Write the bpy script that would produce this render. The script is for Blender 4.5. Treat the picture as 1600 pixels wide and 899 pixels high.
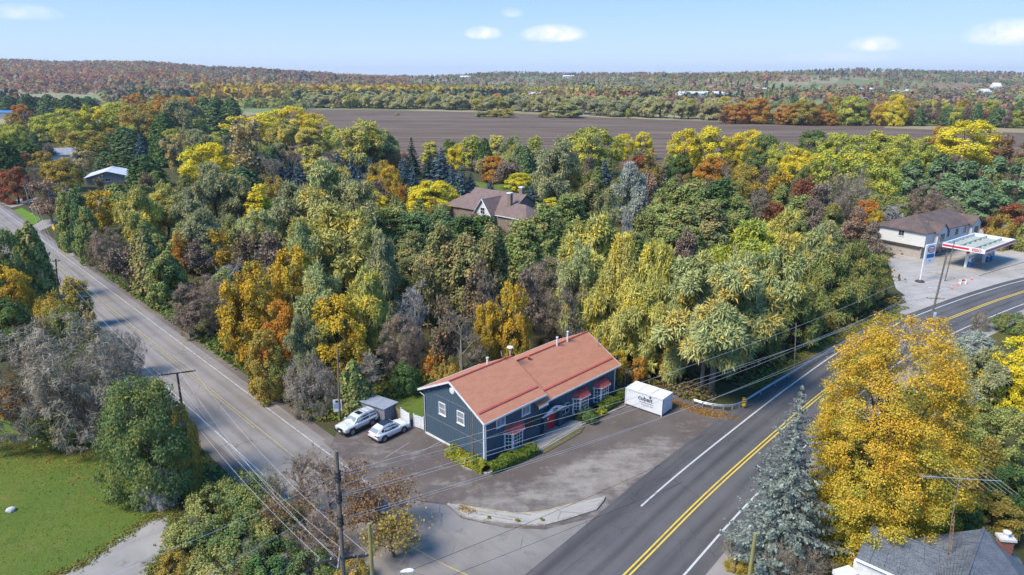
import bpy, bmesh, math, random
import numpy as np
from mathutils import Vector, Matrix

for _o in list(bpy.data.objects): bpy.data.objects.remove(_o)
sc = bpy.context.scene
COL = sc.collection
R = math.radians
random.seed(7)

# ------------------------------------------------------------------ camera (drone, 38 m up)
F, CAMH = 1067.0, 38.0
PITCH = math.atan((449.5 - 120) / F)
SP, CP = math.sin(PITCH), math.cos(PITCH)
cam = bpy.data.objects.new('camera', bpy.data.cameras.new('camera')); COL.objects.link(cam)
cam.location = (0, 0, CAMH); cam.rotation_euler = (math.pi / 2 - PITCH, 0, 0)
cam.data.sensor_width = 36; cam.data.lens = F / 1600 * 36
cam.data.clip_start = 0.5; cam.data.clip_end = 30000
sc.camera = cam

# ------------------------------------------------------------------ light
SUN_AZ = R(-122)         # clockwise from +Y: the sun stands to the left, a little behind the camera
SUN_EL = R(51)
sv = Vector((math.sin(SUN_AZ) * math.cos(SUN_EL), math.cos(SUN_AZ) * math.cos(SUN_EL), math.sin(SUN_EL)))
sun = bpy.data.objects.new('sun', bpy.data.lights.new('sun', 'SUN')); COL.objects.link(sun)
sun.data.energy = 2.05; sun.data.angle = R(20); sun.data.color = (1.0, 0.91, 0.76)
sun.rotation_euler = sv.to_track_quat('Z', 'Y').to_euler()
sun.location = (-60, 20, 90)
world = bpy.data.worlds.new('World'); sc.world = world; world.use_nodes = True
wn, wl = world.node_tree.nodes, world.node_tree.links
wn.clear()
w_out = wn.new('ShaderNodeOutputWorld'); w_bg = wn.new('ShaderNodeBackground')
sky = wn.new('ShaderNodeTexSky'); sky.sky_type = 'NISHITA'; sky.sun_disc = False
sky.sun_elevation = SUN_EL; sky.sun_rotation = SUN_AZ
sky.altitude = 300; sky.air_density = 1.0; sky.dust_density = 0.6; sky.ozone_density = 2.5
w_bg.inputs[1].default_value = 0.15
# small soft clouds fixed in the sky (directions, so they are infinitely far)
geo = wn.new('ShaderNodeTexCoord')
def wmath(op, a, b=None, c=None):
    n = wn.new('ShaderNodeMath'); n.operation = op
    for i, v in enumerate((a, b, c)):
        if v is None: continue
        if isinstance(v, (int, float)): n.inputs[i].default_value = v
        else: wl.new(v, n.inputs[i])
    return n.outputs[0]
def pix_dir(x, y):
    u = (x - 800) / F; v = (y - 449.5) / F
    d = Vector((u, CP - v * SP, -SP - v * CP)); d.normalize(); return d
nz = wn.new('ShaderNodeTexNoise'); nz.inputs['Scale'].default_value = 70; nz.inputs['Detail'].default_value = 8; nz.inputs['Roughness'].default_value = 0.62
wl.new(geo.outputs['Generated'], nz.inputs['Vector'])
sepw = wn.new('ShaderNodeSeparateXYZ'); wl.new(geo.outputs['Generated'], sepw.inputs[0])
az = wmath('ARCTAN2', sepw.outputs[0], sepw.outputs[1])
el = wmath('ARCSINE', sepw.outputs[2])
mask = None
for (x, y, wx, hy, amp) in [(865, 56, 46, 16, 1.0), (755, 54, 26, 12, 0.95), (1366, 72, 30, 13, 0.75), (1580, 56, 46, 20, 0.85),
                            (800, 22, 16, 9, 0.3), (35, 22, 40, 12, 0.4), (1310, 92, 70, 10, 0.25), (2100, 40, 60, 22, 0.8), (-500, 50, 70, 20, 0.8), (2600, 75, 40, 14, 0.7), (-900, 80, 45, 14, 0.7)]:
    d = pix_dir(x, y); a0 = math.atan2(d.x, d.y); e0 = math.asin(d.z)
    da = wmath('MULTIPLY', wmath('SUBTRACT', az, a0), F / wx * 0.93)
    de = wmath('MULTIPLY', wmath('SUBTRACT', el, e0), F / hy)
    dl = wmath('MULTIPLY', wmath('MINIMUM', de, 0.0), 0.7)     # flatter base
    de = wmath('ADD', de, dl)
    r2 = wmath('ADD', wmath('MULTIPLY', da, da), wmath('MULTIPLY', de, de))
    g = wmath('MULTIPLY', wmath('SUBTRACT', 1.15, r2), amp)
    g = wmath('MAXIMUM', g, 0.0)
    mask = g if mask is None else wmath('ADD', mask, g)
nm = wn.new('ShaderNodeMapRange'); nm.inputs[1].default_value = 0.3; nm.inputs[2].default_value = 0.72; nm.inputs[3].default_value = 0.25; nm.inputs[4].default_value = 1.35
wl.new(nz.outputs['Fac'], nm.inputs[0])
m2 = wmath('MULTIPLY', mask, nm.outputs[0]); m2 = wmath('MINIMUM', wmath('MULTIPLY', m2, 0.95), 0.93)
# thin even high haze over the whole dome turns the yellow rim of the clear-air sky to the pale blue of the day
hz = wn.new('ShaderNodeMapRange'); hz.inputs[1].default_value = 0.0; hz.inputs[2].default_value = 0.36; hz.inputs[3].default_value = 0.0; hz.inputs[4].default_value = 1.0
wl.new(wmath('POWER', wmath('MAXIMUM', sepw.outputs[2], 0.0), 0.75), hz.inputs[0])
hzc = wn.new('ShaderNodeMix'); hzc.data_type = 'RGBA'; wl.new(hz.outputs[0], hzc.inputs['Factor'])
hzc.inputs['A'].default_value = (1.52, 1.92, 2.54, 1); hzc.inputs['B'].default_value = (.12, .86, 2.32, 1)
sk2 = wn.new('ShaderNodeMix'); sk2.data_type = 'RGBA'; sk2.inputs['Factor'].default_value = 0.92
wl.new(sky.outputs[0], sk2.inputs['A']); wl.new(hzc.outputs['Result'], sk2.inputs['B'])
cmix = wn.new('ShaderNodeMix'); cmix.data_type = 'RGBA'
wl.new(m2, cmix.inputs['Factor']); wl.new(sk2.outputs['Result'], cmix.inputs['A']); cmix.inputs['B'].default_value = (2.75, 2.75, 2.82, 1)
wl.new(cmix.outputs['Result'], w_bg.inputs[0]); wl.new(w_bg.outputs[0], w_out.inputs[0])

sc.view_settings.view_transform = 'Standard'; sc.view_settings.look = 'None'
sc.view_settings.exposure = 1.5; sc.view_settings.gamma = 1.0
sc.render.engine = 'CYCLES'
sc.cycles.max_bounces = 6; sc.cycles.diffuse_bounces = 4; sc.cycles.transparent_max_bounces = 8
sc.cycles.volume_bounces = 0; sc.cycles.caustics_reflective = False; sc.cycles.caustics_refractive = False
sc.cycles.use_denoising = True

# ------------------------------------------------------------------ where a pixel of the survey photo meets the ground
def G(x, y, z=0.0):
    u = (x - 800) / F; v = (y - 449.5) / F
    t = (z - CAMH) / (-SP - v * CP)
    return Vector((u * t, (CP - v * SP) * t, z))
def AT(x, y, Y):
    u = (x - 800) / F; v = (y - 449.5) / F
    t = Y / (CP - v * SP)
    return Vector((u * t, Y, CAMH + (-SP - v * CP) * t))
def depth(p): return p[1] * CP + (CAMH - p[2]) * SP

# ------------------------------------------------------------------ materials
def mix_rgb(nt, fac, a, b):
    n = nt.nodes.new('ShaderNodeMix'); n.data_type = 'RGBA'
    for k, v in (('Factor', fac), ('A', a), ('B', b)):
        if isinstance(v, (int, float)): n.inputs[k].default_value = v
        elif isinstance(v, tuple): n.inputs[k].default_value = (*v[:3], 1)
        else: nt.links.new(v, n.inputs[k])
    return n.outputs['Result']
def noise(nt, vec, scale, detail=4, rough=.55, lo=None, hi=None):
    n = nt.nodes.new('ShaderNodeTexNoise'); n.inputs['Scale'].default_value = scale
    n.inputs['Detail'].default_value = detail; n.inputs['Roughness'].default_value = rough
    nt.links.new(vec, n.inputs['Vector'])
    if lo is None: return n.outputs['Fac']
    return ramp(nt, n.outputs['Fac'], lo, hi)
def ramp(nt, fac, lo, hi, a=0.0, b=1.0):
    m = nt.nodes.new('ShaderNodeMapRange'); m.interpolation_type = 'SMOOTHSTEP'
    m.inputs[1].default_value = lo; m.inputs[2].default_value = hi; m.inputs[3].default_value = a; m.inputs[4].default_value = b
    nt.links.new(fac, m.inputs[0]); return m.outputs[0]
def nmath(nt, op, a, b=None):
    n = nt.nodes.new('ShaderNodeMath'); n.operation = op
    for i, v in enumerate((a, b)):
        if v is None: continue
        if isinstance(v, (int, float)): n.inputs[i].default_value = v
        else: nt.links.new(v, n.inputs[i])
    return n.outputs[0]
def stretch(nt, vec, rot=0.0, scale=(1, 1, 1), loc=(0, 0, 0)):
    m = nt.nodes.new('ShaderNodeMapping'); m.inputs['Rotation'].default_value = (0, 0, rot)
    m.inputs['Scale'].default_value = scale; m.inputs['Location'].default_value = loc
    m.vector_type = 'POINT'
    nt.links.new(vec, m.inputs['Vector']); return m.outputs[0]
def base_mat(name, rough=.8, metal=0.0, spec=.3):
    m = bpy.data.materials.new(name); m.use_nodes = True
    nt = m.node_tree; b = nt.nodes['Principled BSDF']
    b.inputs['Roughness'].default_value = rough; b.inputs['Metallic'].default_value = metal
    b.inputs['Specular IOR Level'].default_value = spec
    tc = nt.nodes.new('ShaderNodeTexCoord')
    return m, nt, b, tc.outputs['Object']
def bump(nt, b, h, dist=.02, strength=.5):
    n = nt.nodes.new('ShaderNodeBump'); n.inputs['Strength'].default_value = strength; n.inputs['Distance'].default_value = dist
    nt.links.new(h, n.inputs['Height']); nt.links.new(n.outputs[0], b.inputs['Normal'])
def mat(name, c, c2=None, rough=.7, metal=0.0, spec=.3, scale=3.0, lo=.35, hi=.65, bmp=0.0, bscale=20, fine=.12, st=None):
    """Procedural paint / wood / metal: two tones in noise patches plus a fine grain."""
    m, nt, b, vec = base_mat(name, rough, metal, spec)
    if st: vec = stretch(nt, vec, 0, st)
    c2 = c2 or tuple(v * .78 for v in c)
    col = mix_rgb(nt, noise(nt, vec, scale, 5, .6, lo, hi), c, c2)
    g = noise(nt, vec, scale * 9, 3, .6)
    hsv = nt.nodes.new('ShaderNodeHueSaturation'); nt.links.new(col, hsv.inputs['Color'])
    nt.links.new(ramp(nt, g, .25, .75, 1 - fine, 1 + fine), hsv.inputs['Value'])
    nt.links.new(hsv.outputs[0], b.inputs['Base Color'])
    if bmp: bump(nt, b, noise(nt, vec, bscale, 4, .6), bmp, .6)
    return m
def leaf_mat(name, a, b_, c=None, trans=.20, var=.22, hue=.006):
    """Foliage: clump tone a->b, a share of leaves in c, value spread per leaf; thin and translucent."""
    m = bpy.data.materials.new(name); m.use_nodes = True; nt = m.node_tree; nt.nodes.clear()
    out = nt.nodes.new('ShaderNodeOutputMaterial')
    at = nt.nodes.new('ShaderNodeAttribute'); at.attribute_name = 'tint'
    sp = nt.nodes.new('ShaderNodeSeparateXYZ'); nt.links.new(at.outputs['Vector'], sp.inputs[0])
    col = mix_rgb(nt, ramp(nt, sp.outputs[1], .15, .85), a, b_)
    if c: col = mix_rgb(nt, ramp(nt, sp.outputs[2], .72, .92), col, c)
    oi = nt.nodes.new('ShaderNodeObjectInfo')
    hsv = nt.nodes.new('ShaderNodeHueSaturation'); nt.links.new(col, hsv.inputs['Color'])
    nt.links.new(ramp(nt, sp.outputs[0], 0, 1, 1 - var, 1 + var), hsv.inputs['Value'])
    nt.links.new(ramp(nt, oi.outputs['Random'], 0, 1, .5 - hue, .5 + hue), hsv.inputs['Hue'])
    d = nt.nodes.new('ShaderNodeBsdfDiffuse'); t = nt.nodes.new('ShaderNodeBsdfTranslucent'); mx = nt.nodes.new('ShaderNodeMixShader')
    nt.links.new(hsv.outputs[0], d.inputs[0]); nt.links.new(hsv.outputs[0], t.inputs[0])
    mx.inputs[0].default_value = trans
    nt.links.new(d.outputs[0], mx.inputs[1]); nt.links.new(t.outputs[0], mx.inputs[2]); nt.links.new(mx.outputs[0], out.inputs[0])
    return m

# ------------------------------------------------------------------ object helpers
def tag(o, label=None, cat=None, group=None, kind=None):
    if label: o['label'] = label
    if cat: o['category'] = cat
    if group: o['group'] = group
    if kind: o['kind'] = kind
    return o
def empty(name, loc, rz=0.0, label=None, cat=None, group=None):
    o = bpy.data.objects.new(name, None); COL.objects.link(o)
    o.location = loc; o.rotation_euler = (0, 0, rz); o.empty_display_size = .3
    return tag(o, label, cat, group)
def link(name, me, m=None, parent=None, loc=None, rot=None):
    o = bpy.data.objects.new(name, me); COL.objects.link(o)
    if m is not None and not me.materials: me.materials.append(m)
    if parent is not None: o.parent = parent
    if loc is not None: o.location = loc
    if rot is not None: o.rotation_euler = rot
    return o
def children_of(o, table):
    return table.get(o, [])
def copy_tree(o, kids, parent=None):
    c = o.copy(); COL.objects.link(c); c.parent = parent
    for ch in kids.get(o, []): copy_tree(ch, kids, c)
    return c
def kid_table(root):
    t = {}
    for o in bpy.data.objects:
        if o.parent is not None: t.setdefault(o.parent, []).append(o)
    return t

class MB:
    """Collects shapes and links them as ONE mesh."""
    def __init__(s): s.v = []; s.f = []
    def add(s, vs, fs):
        k = len(s.v); s.v += [tuple(p) for p in vs]; s.f += [tuple(i + k for i in f) for f in fs]; return s
    def box(s, c, d, rz=0.0, M=None):
        hx, hy, hz = d[0] / 2, d[1] / 2, d[2] / 2
        vs = [Vector((x, y, z)) for x in (-hx, hx) for y in (-hy, hy) for z in (-hz, hz)]
        if rz: vs = [Matrix.Rotation(rz, 3, 'Z') @ v for v in vs]
        if M is not None: vs = [M @ v for v in vs]
        vs = [v + Vector(c) for v in vs]
        return s.add(vs, [(0, 1, 3, 2), (4, 6, 7, 5), (0, 4, 5, 1), (2, 3, 7, 6), (0, 2, 6, 4), (1, 5, 7, 3)])
    def b2(s, x0, x1, y0, y1, z0, z1):
        return s.box(((x0 + x1) / 2, (y0 + y1) / 2, (z0 + z1) / 2), (x1 - x0, y1 - y0, z1 - z0))
    def quad(s, *p): return s.add(p, [tuple(range(len(p)))])
    def tube(s, pts, r, n=6, cap=True):
        pts = [Vector(p) for p in pts]; rs = r if isinstance(r, (list, tuple)) else [r] * len(pts)
        rings = []
        for i, p in enumerate(pts):
            t = (pts[min(i + 1, len(pts) - 1)] - pts[max(i - 1, 0)])
            if t.length < 1e-9: t = Vector((0, 0, 1))
            t.normalize(); a = t.orthogonal().normalized() if abs(t.z) > .95 else t.cross(Vector((0, 0, 1))).normalized()
            b = t.cross(a)
            rings.append([p + (a * math.cos(2 * math.pi * k / n) + b * math.sin(2 * math.pi * k / n)) * rs[i] for k in range(n)])
        vs = [v for rg in rings for v in rg]; fs = []
        for i in range(len(rings) - 1):
            for k in range(n):
                fs.append((i * n + k, i * n + (k + 1) % n, (i + 1) * n + (k + 1) % n, (i + 1) * n + k))
        if cap: fs += [tuple(range(n))[::-1], tuple(range((len(rings) - 1) * n, len(rings) * n))]
        return s.add(vs, fs)
    def prism(s, poly, axis_vec, off=(0, 0, 0)):
        n = len(poly); a = [Vector(p) + Vector(off) for p in poly]; b = [p + Vector(axis_vec) for p in a]
        return s.add(a + b, [tuple(range(n))[::-1], tuple(range(n, 2 * n))] + [(i, (i + 1) % n, n + (i + 1) % n, n + i) for i in range(n)])
    def slab(s, p, t):
        """A polygon in space thickened downwards along its normal by t."""
        p = [Vector(q) for q in p]; nrm = (p[1] - p[0]).cross(p[2] - p[0]).normalized()
        if nrm.z < 0: p = p[::-1]; nrm = -nrm
        q = [v - nrm * t for v in p]; n = len(p)
        return s.add(p + q, [tuple(range(n)), tuple(range(n, 2 * n))[::-1]] + [(i, n + i, n + (i + 1) % n, (i + 1) % n) for i in range(n)])
    def lathe(s, prof, c=(0, 0, 0), n=12, M=None):
        vs = []; fs = []
        for (r, z) in prof:
            for k in range(n):
                v = Vector((r * math.cos(2 * math.pi * k / n), r * math.sin(2 * math.pi * k / n), z))
                if M is not None: v = M @ v
                vs.append(v + Vector(c))
        for i in range(len(prof) - 1):
            for k in range(n):
                fs.append((i * n + k, i * n + (k + 1) % n, (i + 1) * n + (k + 1) % n, (i + 1) * n + k))
        fs += [tuple(range(n))[::-1], tuple(range((len(prof) - 1) * n, len(prof) * n))]
        return s.add(vs, fs)
    def mesh(s, name, smooth=False):
        me = bpy.data.meshes.new(name); me.from_pydata(s.v, [], s.f); me.update()
        bm = bmesh.new(); bm.from_mesh(me); bmesh.ops.recalc_face_normals(bm, faces=bm.faces); bm.to_mesh(me); bm.free()
        if smooth:
            for p in me.polygons: p.use_smooth = True
        return me
    def build(s, name, m, parent=None, smooth=False, bevel=0.0):
        me = s.mesh(name, smooth)
        if bevel:
            bm = bmesh.new(); bm.from_mesh(me)
            bmesh.ops.bevel(bm, geom=[e for e in bm.edges], offset=bevel, segments=1, affect='EDGES', clamp_overlap=True)
            bm.to_mesh(me); bm.free()
        return link(name, me, m, parent)

def np_mesh(name, V, Fq, tint=None, nper=4):
    """Fast mesh from numpy: V (n,3), Fq (m,nper)."""
    me = bpy.data.meshes.new(name)
    me.vertices.add(len(V)); me.vertices.foreach_set('co', np.ascontiguousarray(V, np.float32).ravel())
    me.loops.add(Fq.size); me.loops.foreach_set('vertex_index', np.ascontiguousarray(Fq, np.int32).ravel())
    me.polygons.add(len(Fq)); me.polygons.foreach_set('loop_start', np.arange(0, Fq.size, nper, dtype=np.int32))
    me.update(calc_edges=True)
    if tint is not None:
        a = me.attributes.new('tint', 'FLOAT_VECTOR', 'POINT'); a.data.foreach_set('vector', np.ascontiguousarray(tint, np.float32).ravel())
    me.validate(clean_customdata=False)
    return me
def text_mesh(s, size, extrude=.01, align='CENTER', bold=0.0):
    cu = bpy.data.curves.new('lettering', 'FONT'); cu.body = s; cu.size = size; cu.extrude = extrude; cu.align_x = align; cu.align_y = 'CENTER'; cu.offset = bold
    o = bpy.data.objects.new('lettering', cu); COL.objects.link(o)
    dg = bpy.context.evaluated_depsgraph_get(); me = bpy.data.meshes.new_from_object(o.evaluated_get(dg))
    bpy.data.objects.remove(o); bpy.data.curves.remove(cu); me.materials.clear()
    return me
# ================================================================== SETTING: ground, fields, roads
SKY_PX = [-900, -300, 0, 50, 100, 200, 250, 330, 400, 450, 500, 560, 620, 680, 720, 760, 800, 850, 900, 1000, 1100, 1200, 1280, 1340, 1400, 1480, 1560, 1650, 2000, 2600]
SKY_PY = [100, 94, 92, 93, 97, 99, 98, 104, 107, 110, 112, 115, 119, 118, 116, 113, 113, 116, 115, 112, 112, 110, 109, 108, 109, 112, 113, 114, 112, 114]
RIDGE_Y = 3000.0
def hills(X, Y):
    X = np.asarray(X, float); Y = np.asarray(Y, float)
    Yc = np.maximum(Y, 300.0)
    px = 800 + F * X / (CP * Yc)
    py = np.interp(px, SKY_PX, SKY_PY)
    top = CAMH - 13 + RIDGE_Y * (120 - py) / F / 1.095
    start = np.interp(px, [-300, 0, 500, 700, 1600], [1100, 1100, 1300, 1500, 1500])
    t = np.clip((Y - start) / (RIDGE_Y - start), 0, 1)
    t = t * t * (3 - 2 * t) * .6 + t * .4
    fall = np.clip((Y - RIDGE_Y) / 3500, 0, 1)
    roll = 5 * np.sin(X / 260 + 1.3) * np.sin(Y / 210) + 3 * np.sin(X / 97 + Y / 160)
    return top * t * (1 - .35 * fall) + roll * np.clip((Y - start) / 800, 0, 1)

def ground_mat():
    m, nt, b, vec = base_mat('ground_soil_and_grass', .95, 0, .1)
    litter = mix_rgb(nt, noise(nt, vec, .35, 6, .65, .3, .7), (.075, .060, .030), (.070, .085, .030))
    litter = mix_rgb(nt, noise(nt, vec, 1.6, 5, .7, .55, .72), litter, (.12, .085, .035))
    vo = nt.nodes.new('ShaderNodeTexVoronoi'); vo.inputs['Scale'].default_value = .0045; nt.links.new(stretch(nt, vec, .5, (1, .6, 1)), vo.inputs['Vector'])
    sep = nt.nodes.new('ShaderNodeSeparateColor'); nt.links.new(vo.outputs['Color'], sep.inputs[0])
    f = mix_rgb(nt, ramp(nt, sep.outputs[0], .45, .5), (.14, .18, .06), (.36, .29, .17))
    f = mix_rgb(nt, ramp(nt, sep.outputs[1], .62, .66), f, (.17, .25, .075))
    f = mix_rgb(nt, noise(nt, vec, .02, 5, .6, .3, .7), f, (.22, .21, .11))
    sx = nt.nodes.new('ShaderNodeSeparateXYZ'); nt.links.new(vec, sx.inputs[0])
    f = mix_rgb(nt, ramp(nt, sx.outputs[2], 4, 16), f, mix_rgb(nt, noise(nt, vec, .0035, 4, .55, .44, .54), mix_rgb(nt, noise(nt, vec, .012, 5, .6, .35, .65), (.25, .15, .085), (.18, .16, .085)), f))
    col = mix_rgb(nt, ramp(nt, sx.outputs[1], 420, 620), litter, f)
    nt.links.new(col, b.inputs['Base Color'])
    bump(nt, b, noise(nt, vec, 2.2, 5, .7), .25, .7)
    return m
def axis(vals): return np.array(sorted(set(vals)), float)
ys = np.concatenate([np.arange(-150, 700, 50), np.arange(700, 4600, 90), np.arange(4600, 9001, 400)])
xs = np.concatenate([-np.geomspace(60, 9000, 60)[::-1], [0.0], np.geomspace(60, 9000, 60)])
XX, YY = np.meshgrid(xs, ys); ZZ = hills(XX, YY); ZZ[YY < 700] = 0
nx, ny = len(xs), len(ys)
idx = np.arange(nx * ny).reshape(ny, nx)
Fq = np.stack([idx[:-1, :-1], idx[:-1, 1:], idx[1:, 1:], idx[1:, :-1]], -1).reshape(-1, 4)
gme = np_mesh('ground', np.stack([XX, YY, ZZ], -1).reshape(-1, 3), Fq)
for p_ in gme.polygons: p_.use_smooth = True
tag(link('ground', gme, ground_mat()), kind='structure')

def sheet(name, poly, z, m, kind='structure', th=0.0):
    bm = bmesh.new()
    fc = bm.faces.new([bm.verts.new((p[0], p[1], z)) for p in poly])
    bmesh.ops.recalc_face_normals(bm, faces=[fc])
    if fc.normal.z < 0: fc.normal_flip()
    if th:
        r = bmesh.ops.extrude_face_region(bm, geom=[fc])
        for v in [g for g in r['geom'] if isinstance(g, bmesh.types.BMVert)]: v.co.z += th
        bmesh.ops.recalc_face_normals(bm, faces=bm.faces)
    bmesh.ops.triangulate(bm, faces=bm.faces)
    me = bpy.data.meshes.new(name); bm.to_mesh(me); bm.free()
    return tag(link(name, me, m), kind=kind)
def PX(*pts): return [G(x, y) for x, y in pts]

# ---- soils and grasses
def plough_mat():
    m, nt, b, vec = base_mat('ploughed_earth', .95, 0, .1)
    st = stretch(nt, vec, R(14), (.035, .9, 1))
    furrow = noise(nt, st, .55, 3, .6)
    big = noise(nt, stretch(nt, vec, R(14), (.2, 1, 1)), .02, 5, .6, .3, .7)
    rows = noise(nt, stretch(nt, vec, R(14), (.004, .11, 1)), 1.0, 4, .7)
    c = mix_rgb(nt, big, (.172, .120, .084), (.225, .163, .118))
    c = mix_rgb(nt, ramp(nt, furrow, .35, .65), c, (.085, .060, .045))
    c = mix_rgb(nt, noise(nt, stretch(nt, vec, R(14), (.06, 1, 1)), .06, 5, .6, .58, .75), c, (.17, .135, .10))
    c = mix_rgb(nt, nmath(nt, 'MULTIPLY', ramp(nt, rows, .48, .7), .6), c, (.24, .19, .145)); c = mix_rgb(nt, nmath(nt, 'MULTIPLY', ramp(nt, rows, .5, .3), .6), c, (.072, .052, .046))
    nt.links.new(c, b.inputs['Base Color']); bump(nt, b, furrow, .5, .8)
    return m
sheet('ploughed_field', [G(440, 171.5), G(600, 172), G(800, 177), G(1000, 186), G(1240, 194), G(1420, 196), G(1750, 204), G(1800, 236), (230, 345), (60, 300), (-30, 290), (-130, 330), (-250, 500)], .012, plough_mat())
def grass_mat(name, a, b_, c, scale=.25):
    m, nt, b, vec = base_mat(name, .9, 0, .15)
    k = mix_rgb(nt, noise(nt, vec, scale, 5, .65, .32, .68), a, b_)
    k = mix_rgb(nt, noise(nt, vec, scale * 3.1, 5, .7, .52, .75), k, c)
    k = mix_rgb(nt, noise(nt, vec, .9, 5, .7, .5, .8), k, tuple(v * .7 for v in a))
    k = mix_rgb(nt, noise(nt, vec, 7, 4, .7, .3, .8), k, tuple(v * .55 for v in a))
    nt.links.new(k, b.inputs['Base Color']); bump(nt, b, noise(nt, vec, 14, 4, .75), .10, .9)
    return m
M_LAWN = grass_mat('mown_lawn', (.115, .185, .030), (.170, .210, .038), (.25, .215, .06), .13)
M_VERGE = grass_mat('rough_verge', (.12, .12, .035), (.17, .14, .05), (.24, .16, .075), .5)
M_FARGRASS = grass_mat('far_grass', (.13, .20, .045), (.17, .20, .06), (.22, .2, .09), .03)
M_STUBBLE = grass_mat('far_stubble', (.36, .29, .17), (.31, .25, .14), (.42, .36, .22), .02)
sheet('lawn', PX((-160, 640), (0, 650), (130, 655), (235, 715), (275, 772), (235, 812), (120, 892), (60, 960), (-200, 960)), .010, M_LAWN)
sheet('back_yard', PX((600, 650), (615, 625), (640, 600), (690, 590), (730, 600), (700, 640), (664, 672)), .010, M_LAWN)
sheet('house_lawn', PX((700, 320), (660, 285), (740, 284), (790, 288), (830, 300), (860, 330), (820, 345)), .010, M_LAWN)
sheet('roadside_lawn', PX((18, 330), (34, 325), (64, 342), (54, 352)), .020, grass_mat('bright_lawn', (.13, .24, .02), (.17, .28, .03), (.2, .28, .05), .4))
sheet('stubble_field', PX((250, 163), (380, 161), (470, 163), (470, 157), (360, 156), (250, 157)), .012, M_STUBBLE)
sheet('stubble_field', PX((1380, 200), (1600, 208), (1720, 212), (1720, 205), (1600, 201), (1390, 195.5)), .030, M_STUBBLE)
for pts, m in (([(870, 148), (1040, 148), (1060, 153), (880, 154)], M_STUBBLE), ([(120, 148), (190, 146), (200, 155), (110, 158)], M_FARGRASS), ([(1000, 150), (1110, 149), (1120, 155), (1010, 156)], M_FARGRASS),
               ([(1380, 148), (1500, 147), (1520, 152), (1390, 153)], M_FARGRASS)):
    P4 = PX(*pts); sheet('far_meadow', P4, .012, m)

# ---- road geometry
LD = Vector((-.6935, .7205, 0)); LN = Vector((.7205, .6935, 0))           # along / across the country road
def LP(s, n): return LD * s + LN * n
def catmull(pts, k=10):
    pts = [Vector((p[0], p[1], 0)) for p in pts]; out = []
    P = [pts[0] * 2 - pts[1]] + pts + [pts[-1] * 2 - pts[-2]]
    for i in range(1, len(P) - 2):
        for j in range(k):
            t = j / k; a, b, c, d = P[i - 1:i + 3]
            out.append(.5 * ((2 * b) + (c - a) * t + (2 * a - 5 * b + 4 * c - d) * t * t + (3 * b - a - 3 * c + d) * t ** 3))
    return out + [P[-2]]
MAIN = catmull([(-32, -1), (-18, 14.5), (-9.3, 24), (-.2, 34.5), (9.2, 45.3), (18.1, 55.7), (27.0, 65.4), (38.5, 77.5), (51.5, 90.2), (65.9, 101.4), (75.6, 108.2), (88.4, 116.6), (103, 125.0), (125, 135), (160, 146), (230, 160)], 8)
def offset(path, d):
    out = []
    for i, p in enumerate(path):
        t = (path[min(i + 1, len(path) - 1)] - path[max(i - 1, 0)]).normalized()
        dd = d(p) if callable(d) else d
        out.append(p + Vector((-t.y, t.x, 0)) * dd)
    return out
def ribbon(name, path, d0, d1, z, m, s0=None, s1=None):
    a, b = offset(path, d0), offset(path, d1)
    mb = MB(); n = len(path)
    mb.v = [(p.x, p.y, z) for p in a] + [(p.x, p.y, z) for p in b]
    mb.f = [(i, n + i, n + i + 1, i + 1) for i in range(n - 1)]
    me = mb.mesh(name)
    for p in me.polygons:
        if p.normal.z < 0: p.flip()
    return tag(link(name, me, m), kind='structure')
def road_ribbon(name, path, d0, d1, z, m, nc=16):
    A, B_ = offset(path, d0), offset(path, d1); mb = MB(); V = []; T = []; s = 0
    for i, (a, b_) in enumerate(zip(A, B_)):
        if i: s += (path[i] - path[i - 1]).length
        for c in range(nc + 1):
            q = a.lerp(b_, c / nc); V.append((q.x, q.y, z)); T.append((((d0(path[i]) if callable(d0) else d0) * (1 - c / nc) + (d1(path[i]) if callable(d1) else d1) * c / nc), s, 0))
    n = nc + 1; Fq = np.array([(i * n + c, (i + 1) * n + c, (i + 1) * n + c + 1, i * n + c + 1) for i in range(len(A) - 1) for c in range(nc)])
    me = np_mesh(name, np.array(V), Fq[:, ::-1], np.array(T))
    if me.polygons[0].normal.z < 0: me.flip_normals()
    return tag(link(name, me, m), kind='structure')
def wheel_worn(m, centres, dark, light, amt=.5):
    """Polished wheel paths, an oily strip between them and long streaks, following the lane."""
    nt = m.node_tree; b = nt.nodes['Principled BSDF']; src = b.inputs['Base Color'].links[0].from_socket
    at = nt.nodes.new('ShaderNodeAttribute'); at.attribute_name = 'tint'; sp = nt.nodes.new('ShaderNodeSeparateXYZ'); nt.links.new(at.outputs['Vector'], sp.inputs[0])
    k = src; cv = nt.nodes.new('ShaderNodeCombineXYZ'); nt.links.new(sp.outputs[0], cv.inputs[0]); nt.links.new(nmath(nt, 'MULTIPLY', sp.outputs[1], .035), cv.inputs[1])
    stz = noise(nt, cv.outputs[0], 1.6, 5, .65); k = mix_rgb(nt, nmath(nt, 'MULTIPLY', ramp(nt, stz, .5, .75), .5), k, dark); k = mix_rgb(nt, nmath(nt, 'MULTIPLY', ramp(nt, stz, .5, .28), .4), k, light)
    for c, wd, col in centres:
        d = nmath(nt, 'ABSOLUTE', nmath(nt, 'SUBTRACT', sp.outputs[0], c)); f = ramp(nt, d, wd, 0.0); f = nmath(nt, 'MULTIPLY', f, nmath(nt, 'MULTIPLY', ramp(nt, stz, .2, .8, .4, 1), amt)); k = mix_rgb(nt, f, k, col)
    nt.links.new(k, b.inputs['Base Color'])
def subpath(path, y0, y1): return [p for p in path if y0 <= p.y <= y1]

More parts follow.
